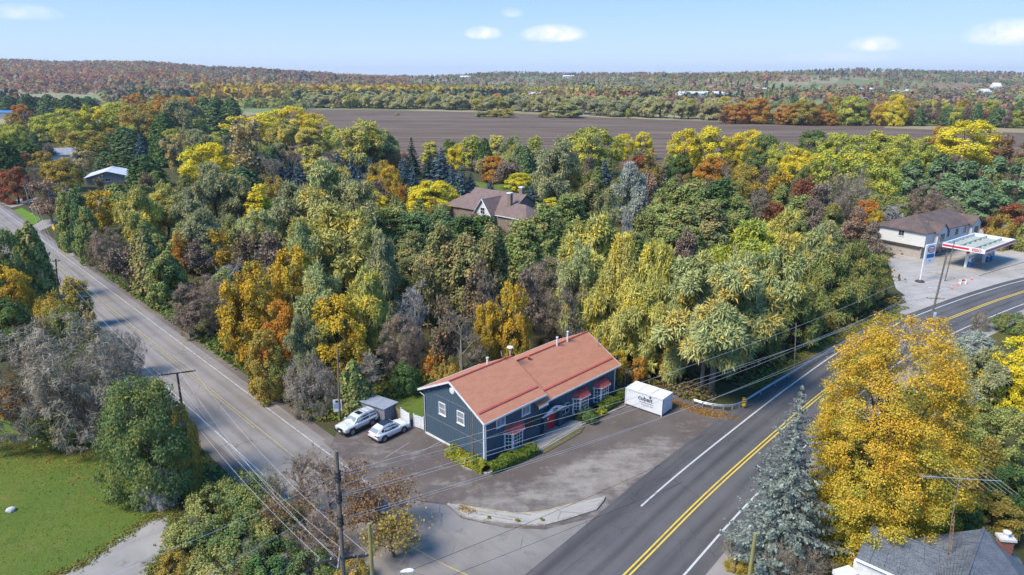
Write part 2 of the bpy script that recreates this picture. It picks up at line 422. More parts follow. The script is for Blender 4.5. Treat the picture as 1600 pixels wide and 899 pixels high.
def asphalt(name, c, light, dark, along, cracks=True, patch=.5, litter=None, streak=.35):
    m, nt, b, vec = base_mat(name, .88, 0, .25)
    av = stretch(nt, vec, -along, (1, 1, 1))
    k = mix_rgb(nt, noise(nt, vec, .13, 6, .62, .36, .64), c, light)
    k = mix_rgb(nt, nmath(nt, 'MULTIPLY', noise(nt, stretch(nt, av, 0, (.06, 1, 1)), .9, 4, .55, .45, .75), streak), k, dark)
    k = mix_rgb(nt, nmath(nt, 'MULTIPLY', noise(nt, vec, .42, 6, .7, .56, .7), patch), k, dark)
    k = mix_rgb(nt, nmath(nt, 'MULTIPLY', noise(nt, vec, 34, 3, .8, .5, .8), .35), k, light)
    if cracks:
        wv = nt.nodes.new('ShaderNodeMix'); wv.data_type = 'VECTOR'; wv.inputs['Factor'].default_value = .12
        nzc = nt.nodes.new('ShaderNodeTexNoise'); nzc.inputs['Scale'].default_value = .8; nt.links.new(vec, nzc.inputs['Vector'])
        nt.links.new(vec, wv.inputs['A']); nt.links.new(nzc.outputs['Color'], wv.inputs['B'])
        v = nt.nodes.new('ShaderNodeTexVoronoi'); v.feature = 'DISTANCE_TO_EDGE'; v.inputs['Scale'].default_value = .30; nt.links.new(wv.outputs['Result'], v.inputs['Vector'])
        ck = ramp(nt, v.outputs['Distance'], .0, .016, 1, 0)
        ck = nmath(nt, 'MULTIPLY', ck, noise(nt, vec, .22, 3, .5, .48, .62))
        k = mix_rgb(nt, nmath(nt, 'MULTIPLY', ck, .6), k, tuple(q * .5 for q in dark))
    if litter:
        k = mix_rgb(nt, nmath(nt, 'MULTIPLY', noise(nt, vec, 5.5, 5, .75, .6, .72), noise(nt, vec, .25, 4, .6, .45, .62)), k, litter)
    nt.links.new(k, b.inputs['Base Color']); bump(nt, b, noise(nt, vec, 40, 3, .7), .02, .5)
    return m
AL = math.atan2(LD.y, LD.x)
M_OLD = asphalt('worn_grey_asphalt', (.208, .184, .164), (.262, .235, .212), (.132, .116, .105), AL, True, .6)
M_LOT = asphalt('stained_lot_asphalt', (.105, .088, .084), (.165, .145, .136), (.07, .06, .058), R(46), True, .5, (.16, .10, .07))
M_PALE = asphalt('dusty_pale_asphalt', (.29, .262, .245), (.35, .32, .295), (.15, .13, .125), R(20), True, .55, (.17, .12, .085))
M_NEW = asphalt('fresh_dark_asphalt', (.094, .089, .091), (.122, .115, .114), (.060, .057, .059), R(47), True, .45, streak=.6)
M_SHOULD = asphalt('gravel_shoulder', (.13, .105, .095), (.20, .165, .14), (.09, .07, .06), AL, False, .4, (.20, .12, .07))
M_GRAVEL = asphalt('pale_gravel', (.25, .23, .21), (.33, .305, .28), (.16, .14, .12), R(40), False, .8, (.2, .16, .08))
M_CONC = asphalt('aged_concrete', (.33, .30, .27), (.41, .38, .345), (.20, .178, .16), R(20), True, .75, (.22, .16, .08))
M_WHITE = mat('road_paint_white', (.54, .54, .52), (.34, .33, .32), .7, scale=1.5, lo=.5, hi=.75, fine=.2)
M_WORNW2 = mat('road_paint_faded_white', (.47, .46, .45), (.30, .285, .275), .75, scale=1.2, lo=.42, hi=.7, fine=.25)
M_WORNW = mat('road_paint_worn', (.36, .35, .34), (.25, .24, .23), .8, scale=2.5, fine=.25)
M_YEL = mat('road_paint_yellow', (.72, .50, .06), (.50, .37, .10), .7, scale=1.2, lo=.5, hi=.75, fine=.2)
M_YELW = mat('road_paint_yellow_worn', (.46, .36, .13), (.30, .26, .17), .8, scale=2.0, fine=.25)

# country road with its shoulders
sheet('road_shoulder', [LP(53, 32.4), LP(420, 32.3), LP(420, 21.0), LP(50, 21.0)], .022, M_SHOULD)
old = [LP(400, 31.2), LP(64, 31.2)] + PX((545, 727), (598, 770), (660, 785), (697, 790), (722, 811), (790, 826), (852, 828), (905, 815), (960, 800)) + [(20, 52), (-2, 30), (-26, 22), (-34, 34)] + [LP(53, 22.3), LP(60, 22.5), LP(400, 22.5)]
sheet('country_road', old, .036, M_OLD)
def line(name, pts, w, z, m):
    mb = MB(); 
    L = offset([Vector((p[0], p[1], 0)) for p in pts], w / 2); Rr = offset([Vector((p[0], p[1], 0)) for p in pts], -w / 2); n = len(pts)
    mb.v = [(p.x, p.y, z) for p in L + Rr]; mb.f = [(i, n + i, n + i + 1, i + 1) for i in range(n - 1)]
    me = mb.mesh(name)
    for p in me.polygons:
        if p.normal.z < 0: p.flip()
    return tag(link(name, me, m), kind='structure')
M_OLDL = M_OLD.copy(); wheel_worn(M_OLDL, [(1.0, .6, (.315, .28, .25)), (2.5, .6, (.315, .28, .25)), (1.75, .4, (.165, .145, .13)), (-1.0, .6, (.315, .28, .25)), (-2.6, .6, (.315, .28, .25)), (-1.8, .4, (.165, .145, .13)), (0, .25, (.15, .135, .13))], (.17, .152, .143), (.35, .32, .30), .5)
road_ribbon('country_lane', [Vector((*LP(s, 27.0)[:2], 0)) for s in np.linspace(62, 400, 80)], 4.15, -4.4, .042, M_OLDL)
line('field_ditch', [tuple(G(x, y)[:2]) for x, y in ((560, 179.5), (660, 182), (740, 184.5), (860, 186), (960, 187.5), (1100, 191), (1250, 196.5))], 1.6, .03, mat('ditch_earth', (.05, .045, .03), (.08, .08, .04), .95, scale=.1))
line('edge_line', [LP(s, 30.15) for s in (49.8, 80, 120, 200, 380)], .13, .056, M_WORNW2)
line('edge_line', [LP(s, 23.45) for s in (57.5, 80, 120, 200, 380)], .13, .056, M_WORNW2)
line('centre_line', [LP(s, 27.25) for s in (57.5, 80, 120, 200, 380)], .10, .056, M_YELW)
line('centre_line', [LP(s, 27.05 - .12) for s in (70, 80, 120, 200, 380)], .10, .056, M_YELW)
line('centre_line', catmull(PX((625, 848), (648, 858), (668, 869), (690, 881), (715, 893), (745, 906))), .13, .056, M_YELW)

# the lot round the blue building: brown lot, dusty apron towards the street
lot = PX((515, 703), (528, 680), (556, 658), (600, 648), (660, 655), (760, 640), (960, 590), (1085, 630), (1130, 641), (1150, 653), (1100, 686), (1010, 756), (945, 806), (900, 822), (852, 826), (790, 824), (722, 809), (697, 789), (598, 768), (545, 724))
M_PATCH = M_PALE
def poly_sd(X, Y, P):
    """Signed distance to a polygon, positive inside."""
    d = np.full(X.shape, 1e9); ins = np.zeros(X.shape, bool); n = len(P)
    for i in range(n):
        ax, ay = P[i][0], P[i][1]; bx, by = P[(i + 1) % n][0], P[(i + 1) % n][1]; ex, ey = bx - ax, by - ay
        t = np.clip(((X - ax) * ex + (Y - ay) * ey) / (ex * ex + ey * ey), 0, 1); d = np.minimum(d, np.hypot(X - ax - t * ex, Y - ay - t * ey))
        c = (ay > Y) != (by > Y)
        with np.errstate(divide='ignore', invalid='ignore'): ins ^= c & (X < ex * (Y - ay) / (ey if ey else 1e-9) + ax)
    return np.where(ins, d, -d)
def lot_sheet(name, poly, z, m, zones, step=.45):
    """One sheet with a per-vertex measure of how much dust lies where (zones: polygon, amount, soft edge in metres)."""
    P = np.array([(p[0], p[1]) for p in poly]); lo, hi = P.min(0) - 1, P.max(0) + 1
    X, Y = np.meshgrid(np.arange(lo[0], hi[0], step), np.arange(lo[1], hi[1], step)); sd = poly_sd(X, Y, P)
    dust = np.zeros(X.shape)
    for zp, amt, soft in zones:
        s = np.clip(.5 + poly_sd(X, Y, zp) / soft, 0, 1); s = s * s * (3 - 2 * s); dust = dust * (1 - s) + amt * s
    ii = np.arange(X.size).reshape(X.shape); q = np.stack([ii[:-1, :-1], ii[:-1, 1:], ii[1:, 1:], ii[1:, :-1]], -1).reshape(-1, 4)
    c = (sd[:-1, :-1] + sd[1:, 1:]).ravel() / 2; q = q[c > -.3]
    used = np.unique(q); rm = np.full(X.size, -1); rm[used] = np.arange(len(used))
    V = np.stack([X.ravel(), Y.ravel(), np.full(X.size, z)], -1)[used]
    me = np_mesh(name, V, rm[q], np.stack([dust.ravel()[used]] * 3, -1)); return tag(link(name, me, m), kind='structure')
def lot_mat():
    m, nt, b, vec = base_mat('lot_asphalt_with_dust', .9, 0, .2)
    at = nt.nodes.new('ShaderNodeAttribute'); at.attribute_name = 'tint'; sp = nt.nodes.new('ShaderNodeSeparateXYZ'); nt.links.new(at.outputs['Vector'], sp.inputs[0])
    n1 = noise(nt, vec, .45, 7, .68); n2 = noise(nt, stretch(nt, vec, R(-46), (.25, 1, 1)), 1.2, 5, .65)
    k = nmath(nt, 'ADD', sp.outputs[0], nmath(nt, 'MULTIPLY', nmath(nt, 'SUBTRACT', n1, .5), 1.5)); k = nmath(nt, 'ADD', k, nmath(nt, 'MULTIPLY', nmath(nt, 'SUBTRACT', n2, .5), .8))
    f = ramp(nt, k, .25, .80)
    dark = mix_rgb(nt, noise(nt, vec, .16, 6, .62, .35, .65), (.135, .112, .100), (.105, .085, .076))
    dark = mix_rgb(nt, noise(nt, vec, .5, 5, .7, .52, .72), dark, (.15, .125, .112))
    dark = mix_rgb(nt, nmath(nt, 'MULTIPLY', noise(nt, vec, 26, 3, .8, .5, .8), .4), dark, (.20, .17, .155))
    pale = mix_rgb(nt, noise(nt, vec, .3, 6, .65, .35, .65), (.235, .205, .18), (.295, .262, .23))
    pale = mix_rgb(nt, noise(nt, vec, 2.6, 5, .75, .56, .75), pale, (.17, .145, .13))
    c = mix_rgb(nt, f, dark, pale)
    wv = nt.nodes.new('ShaderNodeTexNoise'); wv.inputs['Scale'].default_value = .8; nt.links.new(vec, wv.inputs['Vector'])
    wm = nt.nodes.new('ShaderNodeMix'); wm.data_type = 'VECTOR'; wm.inputs['Factor'].default_value = .14; nt.links.new(vec, wm.inputs['A']); nt.links.new(wv.outputs['Color'], wm.inputs['B'])
    v = nt.nodes.new('ShaderNodeTexVoronoi'); v.feature = 'DISTANCE_TO_EDGE'; v.inputs['Scale'].default_value = .26; nt.links.new(wm.outputs['Result'], v.inputs['Vector'])
    ck = nmath(nt, 'MULTIPLY', ramp(nt, v.outputs['Distance'], 0, .014, 1, 0), noise(nt, vec, .2, 3, .5, .45, .6)); c = mix_rgb(nt, nmath(nt, 'MULTIPLY', ck, .28), c, (.05, .042, .04))
    c = mix_rgb(nt, nmath(nt, 'MULTIPLY', noise(nt, vec, 6.5, 5, .75, .6, .72), noise(nt, vec, .22, 4, .6, .42, .6)), c, (.14, .085, .055))
    nt.links.new(c, b.inputs['Base Color']); bump(nt, b, noise(nt, vec, 40, 3, .7), .02, .5); return m
Z_ = lambda *p: [tuple(G(x, y)[:2]) for x, y in p]
lot_sheet('parking_lot', lot, .024, lot_mat(), [
    (Z_((515, 690), (552, 694), (610, 712), (660, 734), (720, 748), (800, 752), (880, 738), (960, 716), (1040, 676), (1085, 668), (1120, 690), (1010, 760), (945, 815), (870, 835), (760, 835), (690, 800), (600, 770)), .52, 6.0),
    (Z_((860, 730), (930, 705), (1010, 690), (1060, 680), (1010, 740), (950, 785), (880, 800), (830, 780)), .66, 4.0),
    (Z_((600, 725), (640, 732), (690, 762), (730, 790), (700, 790), (650, 770), (600, 745)), .18, 2.5),
    (Z_((530, 668), (600, 690), (660, 700), (700, 730), (650, 728), (590, 712), (545, 690)), .34, 2.0),
    (Z_((1020, 675), (1090, 648), (1140, 655), (1100, 690), (1060, 705)), .30, 3.0)])
for a, b_ in (((602, 716), (640, 692)), ((660, 706), (690, 690)),):
    line('stall_line', PX(a, b_), .09, .052, M_WORNW)

# main road
ribbon('road_verge', MAIN, lambda p: 8.2 if p.y > 84 else 6.2, -9.5, .016, M_VERGE)
ribbon('pale_shoulder', MAIN, -4.6, -7.2, .028, M_GRAVEL)
LT, DK = (.140, .132, .130), (.052, .049, .050)
wheel_worn(M_NEW, [(1.1, .55, LT), (2.75, .55, LT), (1.95, .4, DK), (-.95, .55, LT), (-2.6, .55, LT), (-1.8, .4, DK), (4.9, .9, DK)], DK, LT, .55)
road_ribbon('main_road', MAIN, lambda p: 6.15 - 1.2 * min(1, max(0, (p.y - 74) / 25)), -4.75, .056, M_NEW)
WL = [p for p in MAIN if p.y > 51.5]
ribbon('edge_line', subpath(offset(MAIN, 3.78), 53.6, 300), .09, -.09, .070, M_WHITE)
ribbon('edge_line', offset(MAIN, -3.48), .09, -.09, .070, M_WHITE)
ribbon('centre_line', MAIN, .26, .11, .070, M_YEL)
ribbon('centre_line', MAIN, -.11, -.26, .070, M_YEL)

# gas station forecourt
sheet('forecourt', PX((1400, 452), (1425, 470), (1470, 476), (1503, 462), (1560, 435), (1600, 420), (1720, 380), (1720, 345), (1560, 352), (1440, 380), (1385, 405)), .048, M_CONC)
ribbon('forecourt_apron', subpath(MAIN, 103, 150), 10.5, 4.7, .050, M_CONC)
# gravel drive by the lawn
sheet('gravel_drive', PX((20, 960), (70, 905), (130, 880), (190, 838), (235, 808), (262, 800), (268, 845), (225, 905), (180, 960)), .028, M_GRAVEL)
for pts in ([(0, 318), (18, 325), (44, 318), (60, 309), (34, 311)], [(52, 353), (66, 344), (92, 343), (84, 352), (62, 361)], [(90, 386), (115, 384), (128, 392), (112, 402)]):
    sheet('side_drive', PX(*pts), .034, M_GRAVEL)
# front path and planting bed of the blue building
M_BED = mat('mulch', (.10, .075, .045), (.14, .11, .07), .95, scale=2, bmp=.05, bscale=14)
sheet('planting_bed', PX((690, 694), (699, 706), (728, 732), (762, 741), (832, 711), (906, 667), (976, 637), (960, 610), (757, 700)), .032, M_BED, th=.05)
M_WALK = asphalt('path_concrete', (.30, .275, .25), (.36, .335, .30), (.2, .185, .15), R(46), True, .5, (.2, .18, .07))
M_STRIP = grass_mat('worn_grass', (.15, .14, .06), (.2, .18, .1), (.25, .22, .15), .8)
# ================================================================== BUILDINGS AND STREET THINGS
M_NAVY = mat('navy_boards', (.060, .098, .138), (.072, .110, .150), .75, scale=.8, bmp=.01, bscale=30, st=(6, 6, .5))
M_NAVYT = mat('navy_trim', (.044, .084, .118), None, .6)
M_WT = mat('white_trim', (.74, .75, .77), (.62, .63, .65), .5, scale=2, fine=.06)
M_ROOFS = mat('terracotta_shingles', (.48, .210, .125), (.43, .186, .112), .85, scale=.8, bmp=.008, bscale=26, fine=.08, st=(1, 2.2, 2.2))
M_ROOFR = mat('red_roof_metal', (.50, .10, .075), (.42, .09, .07), .5, scale=1.5)
M_REDAWN = mat('red_awning', (.58, .095, .08), (.48, .08, .07), .7, scale=3)
M_REDDOOR = mat('red_door', (.56, .02, .03), (.48, .02, .03), .4)
M_GLASS = mat('dark_glass', (.020, .026, .036), (.05, .06, .075), .08, spec=.9, scale=1.2, fine=.02)
M_BLIND = mat('blind_behind_glass', (.27, .28, .30), (.20, .21, .23), .3, scale=2)
M_GREY = mat('grey_metal', (.36, .37, .39), (.29, .30, .32), .5, metal=.3)
M_GALV = mat('galvanised_steel', (.48, .50, .52), (.36, .38, .40), .42, metal=.55, scale=2.5)
M_BLACK = mat('black_plastic', (.018, .018, .02), None, .5)
M_RUBBER = mat('tyre_rubber', (.022, .022, .023), None, .85)
M_WOODP = mat('grey_pole_wood', (.20, .175, .15), (.12, .10, .085), .9, scale=3, fine=.25, st=(4, 4, .35), bmp=.015, bscale=30)
M_WOODD = mat('dark_pole_wood', (.085, .065, .055), (.05, .04, .035), .9, scale=3, fine=.25, st=(4, 4, .35), bmp=.015)
M_WOODG = mat('green_treated_wood', (.34, .30, .12), (.26, .23, .10), .85, scale=2, fine=.2, st=(4, 4, .35), bmp=.012)
M_SHED = mat('grey_shed_boards', (.21, .225, .26), (.17, .185, .215), .7, scale=2, st=(5, 5, .4))
M_SHEDR = mat('grey_shed_roof', (.30, .32, .36), (.25, .27, .31), .6, scale=1.5)
M_SIGNW = mat('sign_white', (.78, .79, .80), (.72, .73, .75), .45, fine=.03)
M_SIGNB = mat('sign_blue', (.025, .13, .36), (.02, .11, .30), .45)
M_SIGNLB = mat('sign_pale_blue', (.30, .46, .66), (.25, .40, .60), .45)
M_ESSOR = mat('fascia_red', (.62, .03, .055), (.55, .03, .05), .4)
M_INK = mat('dark_ink', (.03, .035, .05), None, .6)
M_CONT = mat('white_container_steel', (.72, .74, .78), (.64, .66, .70), .5, scale=1.2, fine=.05)
M_BRICK = mat('red_brick', (.30, .12, .085), (.22, .095, .07), .9, scale=4, fine=.3)
M_YSIGN = mat('yellow_sign', (.80, .46, .02), (.72, .42, .02), .5)
M_CONE = mat('traffic_orange', (.80, .12, .03), (.70, .10, .03), .6)
M_RUST = mat('rusty_steel', (.24, .13, .085), (.34, .24, .19), .85, scale=6, fine=.3)
M_ALU = mat('aluminium_rod', (.62, .62, .62), None, .4, metal=.5)

def window(parent, c, w, h, axis, out, nx=2, ny=2, glass=None, fw=.10, name='window'):
    """Window centred at c in a wall; axis = unit vector along the wall, out = outward normal. frame + pane + muntins."""
    ax, o, up = Vector(axis), Vector(out), Vector((0, 0, 1))
    M = Matrix((ax, o, up)).transposed()
    f = MB(); c = Vector(c)
    for sx in (-1, 1): f.box(c + ax * sx * (w / 2 - fw / 2) + o * .035, (fw, .09, h), M=M)
    for sz in (-1, 1): f.box(c + up * sz * (h / 2 - fw / 2) + o * .035, (w - 2 * fw - .004, .088, fw), M=M)
    fr = f.build(name, M_WT, parent)
    MB().box(c + o * .012, (w - 2 * fw, .03, h - 2 * fw), M=M).build('pane', glass or M_GLASS, fr)
    g = MB(); iw, ih = w - 2 * fw, h - 2 * fw
    for i in range(1, nx): g.box(c + ax * (i / nx - .5) * iw + o * .04, (.035, .03, ih), M=M)
    for j in range(1, ny): g.box(c + up * (j / ny - .5) * ih + o * .043, (iw, .03, .035 if ny > 2 else .06), M=M)
    g.build('muntins', M_WT, fr)
    MB().box(c - up * (h / 2 + .03) + o * .06, (w + .12, .14, .06), M=M).build('sill', M_WT, fr)
    return fr

# ------------------------------------------------------------------ the blue building
BB = G(757, 727); BRZ = R(45.9)
bld = empty('commercial_building', (BB.x, BB.y, 0), BRZ, 'long navy blue board building with terracotta red roof and red double door', 'building')
BL, BW, XS = 22.3, 9.5, 8.9
ZL, ZR, SL, SB = 5.20, 4.35, .564, .49          # eave heights, slope of the front and of the shallower back pitch
w = MB()
def roofz(z, y): return z + SL * y if y < BW / 2 else z + SL * BW / 2 - SB * (y - BW / 2)
def pent(z, x0, x1): return [(x0, 0, 0), (x0, BW, 0), (x0, BW, roofz(z, BW)), (x0, BW / 2, z + SL * BW / 2), (x0, 0, z)]
w.prism(pent(ZL, 0, 0), (XS, 0, 0)); w.prism(pent(ZR, XS + .003, 0), (BL - XS - .003, 0, 0))
w.build('wall', M_NAVY, bld)
# board and batten siding
bt = MB()
for i in range(1, int(BL / .31)):
    x = i * .31; z = ZL if x < XS else ZR
    bt.b2(x - .022, x + .022, -.025, -.001, .12, z - .1)
    bt.b2(x - .022, x + .022, BW + .001, BW + .025, .12, roofz(z, BW) - .1)
for i in range(1, int(BW / .31)):
    y = i * .31; z = roofz(ZL, y)
    bt.b2(-.025, -.001, y - .022, y + .022, .27, z - .12)
    zr = roofz(ZR, y)
    bt.b2(BL + .001, BL + .025, y - .022, y + .022, .12, zr - .12)
tag(bt.build('siding_battens', M_NAVY, bld), kind='stuff')
t = MB(); t.b2(-.05, .11, -.05, .11, 0, ZL - .18); t.build('corner_board', M_WT, bld)
t = MB(); t.b2(BL - .11, BL + .05, -.05, .11, 0, ZR - .18); t.build('corner_board', M_WT, bld)
t = MB(); t.b2(-.05, .11, BW - .11, BW + .05, 0, ZL - .18); t.build('corner_board', M_NAVYT, bld)
M_LINE = mat('weathered_band', (.17, .19, .20), None, .7)
for z, y0, y1 in ((2.42, .13, BW - .13), (5.42, 1.7, 7.6)):
    MB().b2(-.045, -.002, y0, y1, z - .03, z + .035).build('wall_band', M_LINE, bld)
MB().b2(-.07, -.002, 3.2, BW, 0, .26).build('foundation_strip', M_WT, bld)
# roofs (front and back slope of each half), fascias, red flashings
def roof_half(x0, x1, z, tag_):
    ov = .5
    ze, zr = z - SL * ov + .10, z + SL * BW / 2 + .10
    r = MB().slab([(x0, -ov, ze), (x1, -ov, ze), (x1, BW / 2, zr), (x0, BW / 2, zr)], .09).build('roof', M_ROOFS, bld)
    r2 = MB().slab([(x0, BW / 2 + .002, zr), (x1, BW / 2 + .002, zr), (x1, BW + ov, roofz(z, BW + ov) + .10), (x0, BW + ov, roofz(z, BW + ov) + .10)], .09).build('roof', M_ROOFS, bld)
    f = MB()
    f.box(((x0 + x1) / 2, -ov - .03, ze - .10), (x1 - x0, .05, .20)); f.build('fascia', M_WT, bld)
    f = MB(); f.box(((x0 + x1) / 2, BW + ov + .03, roofz(z, BW + ov)), (x1 - x0, .05, .20)); f.build('fascia', M_WT, bld)
    g = MB(); a = math.atan(SL); n = Vector((0, -math.sin(a), math.cos(a)))
    y = .62; zz = z + SL * y + .10
    g.box(Vector(((x0 + x1) / 2, y, zz)) + n * .05, (x1 - x0 - .5, .20, .10), M=Matrix.Rotation(a, 3, 'X'))
    g.build('snow_guard', M_ROOFR, bld)
    c = MB(); c.tube([(x0, BW / 2, zr + .02), (x1, BW / 2, zr + .02)], .10, 6); c.build('ridge_cap', M_ROOFR, bld)
    return ze, zr
roof_half(-.42, XS + .05, ZL, 'a'); roof_half(XS + .06, BL + .42, ZR, 'b')
# the lower roof's eave runs on a little way under the taller half
MB().slab([(7.5, -.75, ZR - .28), (XS + .06, -.75, ZR - .28), (XS + .06, -.03, ZR + .12), (7.5, -.03, ZR + .12)], .09).build('eave_return', M_ROOFS, bld)
MB().b2(7.45, XS + .06, -.81, -.76, ZR - .50, ZR - .30).build('fascia', M_WT, bld)
def rake(x, z, ov=.5):
    zr = z + SL * BW / 2 + .06; ze = z - SL * ov + .06
    for p, q in (((x, -ov, ze), (x, BW / 2, zr)), ((x, BW / 2, zr), (x, BW + ov, roofz(z, BW + ov) + .06))):
        p, q = Vector(p), Vector(q); d = (q - p); a = math.atan2(d.z, d.y)
        MB().box((p + q) / 2 - Vector((0, 0, .06)), (.06, d.length, .20), M=Matrix.Rotation(a, 3, 'X')).build('rake_board', M_WT, bld)
rake(-.45, ZL); rake(BL + .45, ZR); 
MB().tube([(.16, -.09, .1), (.16, -.09, ZL - .45), (.2, -.5, ZL - .22)], .045, 6).build('downspout', M_WT, bld)
MB().tube([(-.10, BW - .15, .1), (-.10, BW - .15, ZL - .5), (-.25, BW + .4, ZL - .22)], .045, 6).build('downspout', M_WT, bld)
# windows
window(bld, (0, 6.40, 4.10), 1.10, 1.42, (0, 1, 0), (-1, 0, 0), 1, 2, M_BLIND)
window(bld, (0, 3.45, 4.12), 1.15, 1.42, (0, 1, 0), (-1, 0, 0), 1, 2, M_BLIND)
window(bld, (2.35, 0, 4.06), 1.30, 1.05, (1, 0, 0), (0, -1, 0), 2, 1, M_BLIND)
window(bld, (6.15, 0, 3.98), 1.30, 1.05, (1, 0, 0), (0, -1, 0), 2, 1, M_BLIND)
def bay(x0, z0=.5, h=2.05, wd=2.75):
    d, s = .72, .62; x1 = x0 + wd; z1 = z0 + h
    pl = [(x0, -.004), (x0 + s, -d), (x1 - s, -d), (x1, -.004)]
    by = MB().prism([(p[0], p[1], z0) for p in pl], (0, 0, h)).build('bay_window', M_WT, bld)
    for (a, b_) in ((pl[0], pl[1]), (pl[1], pl[2]), (pl[2], pl[3])):
        a = Vector((*a, 0)); b_ = Vector((*b_, 0)); ax = (b_ - a).normalized(); out = Vector((ax.y, -ax.x, 0)); W = (b_ - a).length
        c = (a + b_) / 2 + Vector((0, 0, z0 + h / 2 + .02)); M = Matrix((ax, out, Vector((0, 0, 1)))).transposed()
        pw, ph = W - .34, h - .42
        MB().box(c + out * .012, (pw, .03, ph), M=M).build('pane', M_GLASS, by)
        g = MB(); nxx = 3 if W > 1.2 else 2
        for i in range(1, nxx): g.box(c + ax * (i / nxx - .5) * pw + out * .03, (.05, .03, ph), M=M)
        for j in range(1, 4): g.box(c + Vector((0, 0, (j / 4 - .5) * ph)) + out * .033, (pw, .03, .05 if j != 2 else .09), M=M)
        g.build('muntins', M_WT, by)
    r = MB(); e = .2
    ol = [(x0 - e, -.006), (x0 + s - e * .5, -d - e), (x1 - s + e * .5, -d - e), (x1 + e, -.006)]
    zb, zt = z1 + .03, z1 + .68
    lo = [Vector((*p, zb)) for p in ol]; mid = [Vector((x0 + .15, -.006, zt - .22)), Vector((x0 + s + .1, -d * .78, zt - .2)), Vector((x1 - s - .1, -d * .78, zt - .2)), Vector((x1 - .15, -.006, zt - .22))]
    hi = [Vector((x0 + .5, -.006, zt)), Vector((x0 + s + .3, -.22, zt)), Vector((x1 - s - .3, -.22, zt)), Vector((x1 - .5, -.006, zt))]
    r.add(lo + mid + hi, [(i, i + 1, i + 5, i + 4) for i in range(3)] + [(i + 4, i + 5, i + 9, i + 8) for i in range(3)] + [(8, 9, 10, 11), (0, 4, 8, 11, 7, 3), (3, 2, 1, 0)])
    r.build('bay_roof', M_REDAWN, by)
    f = MB(); f.prism([(p[0] * 1.0, p[1] - .02, z1 - .10) for p in ol], (0, 0, .125)); f.build('bay_cornice', M_WT, by)
bay(2.85); bay(14.1); bay(18.05)
# entrance: red double door in a porch with navy piers and a curved white pediment
for x0, x1 in ((9.36, 10.10), (10.115, 10.85)):
    d = MB().b2(x0, x1, -.07, -.003, .15, 2.28).build('door', M_REDDOOR, bld)
    g = MB()
    for zz in (.35, 1.25): g.b2(x0 + .12, x1 - .12, -.085, -.069, zz, zz + .75)
    g.build('door_panel', M_REDDOOR, d)
    MB().tube([((x1 - .08) if x0 < 10 else (x0 + .08), -.12, 1.1), ((x1 - .08) if x0 < 10 else (x0 + .08), -.12, 1.35)], .022, 6).build('handle', M_GALV, d)
f = MB(); f.b2(9.24, 9.35, -.08, -.002, .15, 2.42); f.b2(10.86, 10.97, -.08, -.002, .15, 2.42); f.b2(9.352, 10.858, -.08, -.002, 2.30, 2.42); f.build('door_frame', M_NAVYT, bld)
for x in (8.62, 11.22):
    MB().b2(x, x + .50, -.50, -.002, 0, 2.45).build('porch_pier', M_NAVYT, bld)
MB().b2(8.55, 11.85, -1.5, -.003, 0, .14).build('door_step', mat('step_concrete', (.34, .31, .28)), bld)
pd = MB(); n = 20; top = []
for i in range(n + 1):
    x = 8.2 + 4.1 * i / n; top.append((x, -.66, 2.50 + .62 * (math.sin(math.pi * i / n) ** 1.6)))
pd.prism(top + [(12.3, -.66, 2.42), (8.2, -.66, 2.42)], (0, .12, 0)); ped = pd.build('pediment', M_WT, bld)
pl = MB().prism([(10.25 + .48 * math.cos(a), -.70, 2.74 + .17 * math.sin(a)) for a in np.linspace(0, 2 * math.pi, 17)[:-1]], (0, .035, 0)).build('name_plaque', M_INK, ped)
pr = MB()
for i in range(n):
    a, b_ = top[i], top[i + 1]
    pr.quad((a[0], -.54, a[2] - .03), (b_[0], -.54, b_[2] - .03), (b_[0], -.003, b_[2] - .03), (a[0], -.003, a[2] - .03))
pr.build('porch_roof', M_NAVYT, bld)
MB().lathe([(.03, 0), (.09, .05), (.10, .16), (.04, .24)], (9.12, -.58, 1.9), 8).build('lantern', M_WT, bld)
ws = MB().b2(12.05, 13.42, -.07, -.003, 1.08, 2.34).build('notice_board', M_WT, bld)
MB().b2(12.12, 13.35, -.085, -.069, 1.15, 2.27).build('board_face', M_INK, ws)
g = MB(); g.b2(12.15, 13.32, -.10, -.086, 1.68, 1.73); g.b2(12.71, 12.76, -.101, -.087, 1.2, 1.66); g.build('board_rail', M_WT, ws)
for x0, x1, m_ in ((6.15, 7.15, mat('maroon_panel', (.09, .035, .035))), (7.3, 8.2, mat('green_panel', (.025, .07, .07)))):
    MB().b2(x0, x1, -.06, -.003, 1.55, 2.75).build('wall_panel', m_, bld)
# round louvre in the gable, roof pipes and dishes
MB().lathe([(.0, 0), (.34, 0), (.38, .05), (.28, .10)], (0, 4.75, 6.75), 16, Matrix.Rotation(-math.pi / 2, 3, 'Y')).build('gable_vent', M_WT, bld)
for x, y, z0, z1 in ((5.45, 5.1, 7.6, 8.75), (16.6, 4.6, 6.9, 8.15), (18.55, 4.6, 6.9, 8.35)):
    MB().lathe([(.11, z0), (.11, z1 - .12), (.16, z1 - .1), (.16, z1)], (x, y, 0), 10).build('vent_pipe', M_WT, bld)
MB().tube([(22.1, 2.6, 5.8), (22.1, 2.6, 7.1)], .05, 6).build('vent_pipe', M_GREY, bld)
MB().lathe([(.10, 7.3), (.10, 7.75), (.2, 7.78), (.2, 7.9)], (2.9, 4.9, .1), 8).build('roof_vent', M_ROOFR, bld)
MB().lathe([(.12, 6.6), (.12, 7.2), (.2, 7.22), (.2, 7.32)], (11.3, 4.4, 0), 8).build('roof_vent', M_ROOFR, bld)
d1 = MB().tube([(7.75, 4.9, 7.9), (7.5, 5.0, 8.45)], .035, 6).build('satellite_dish', M_GREY, bld)
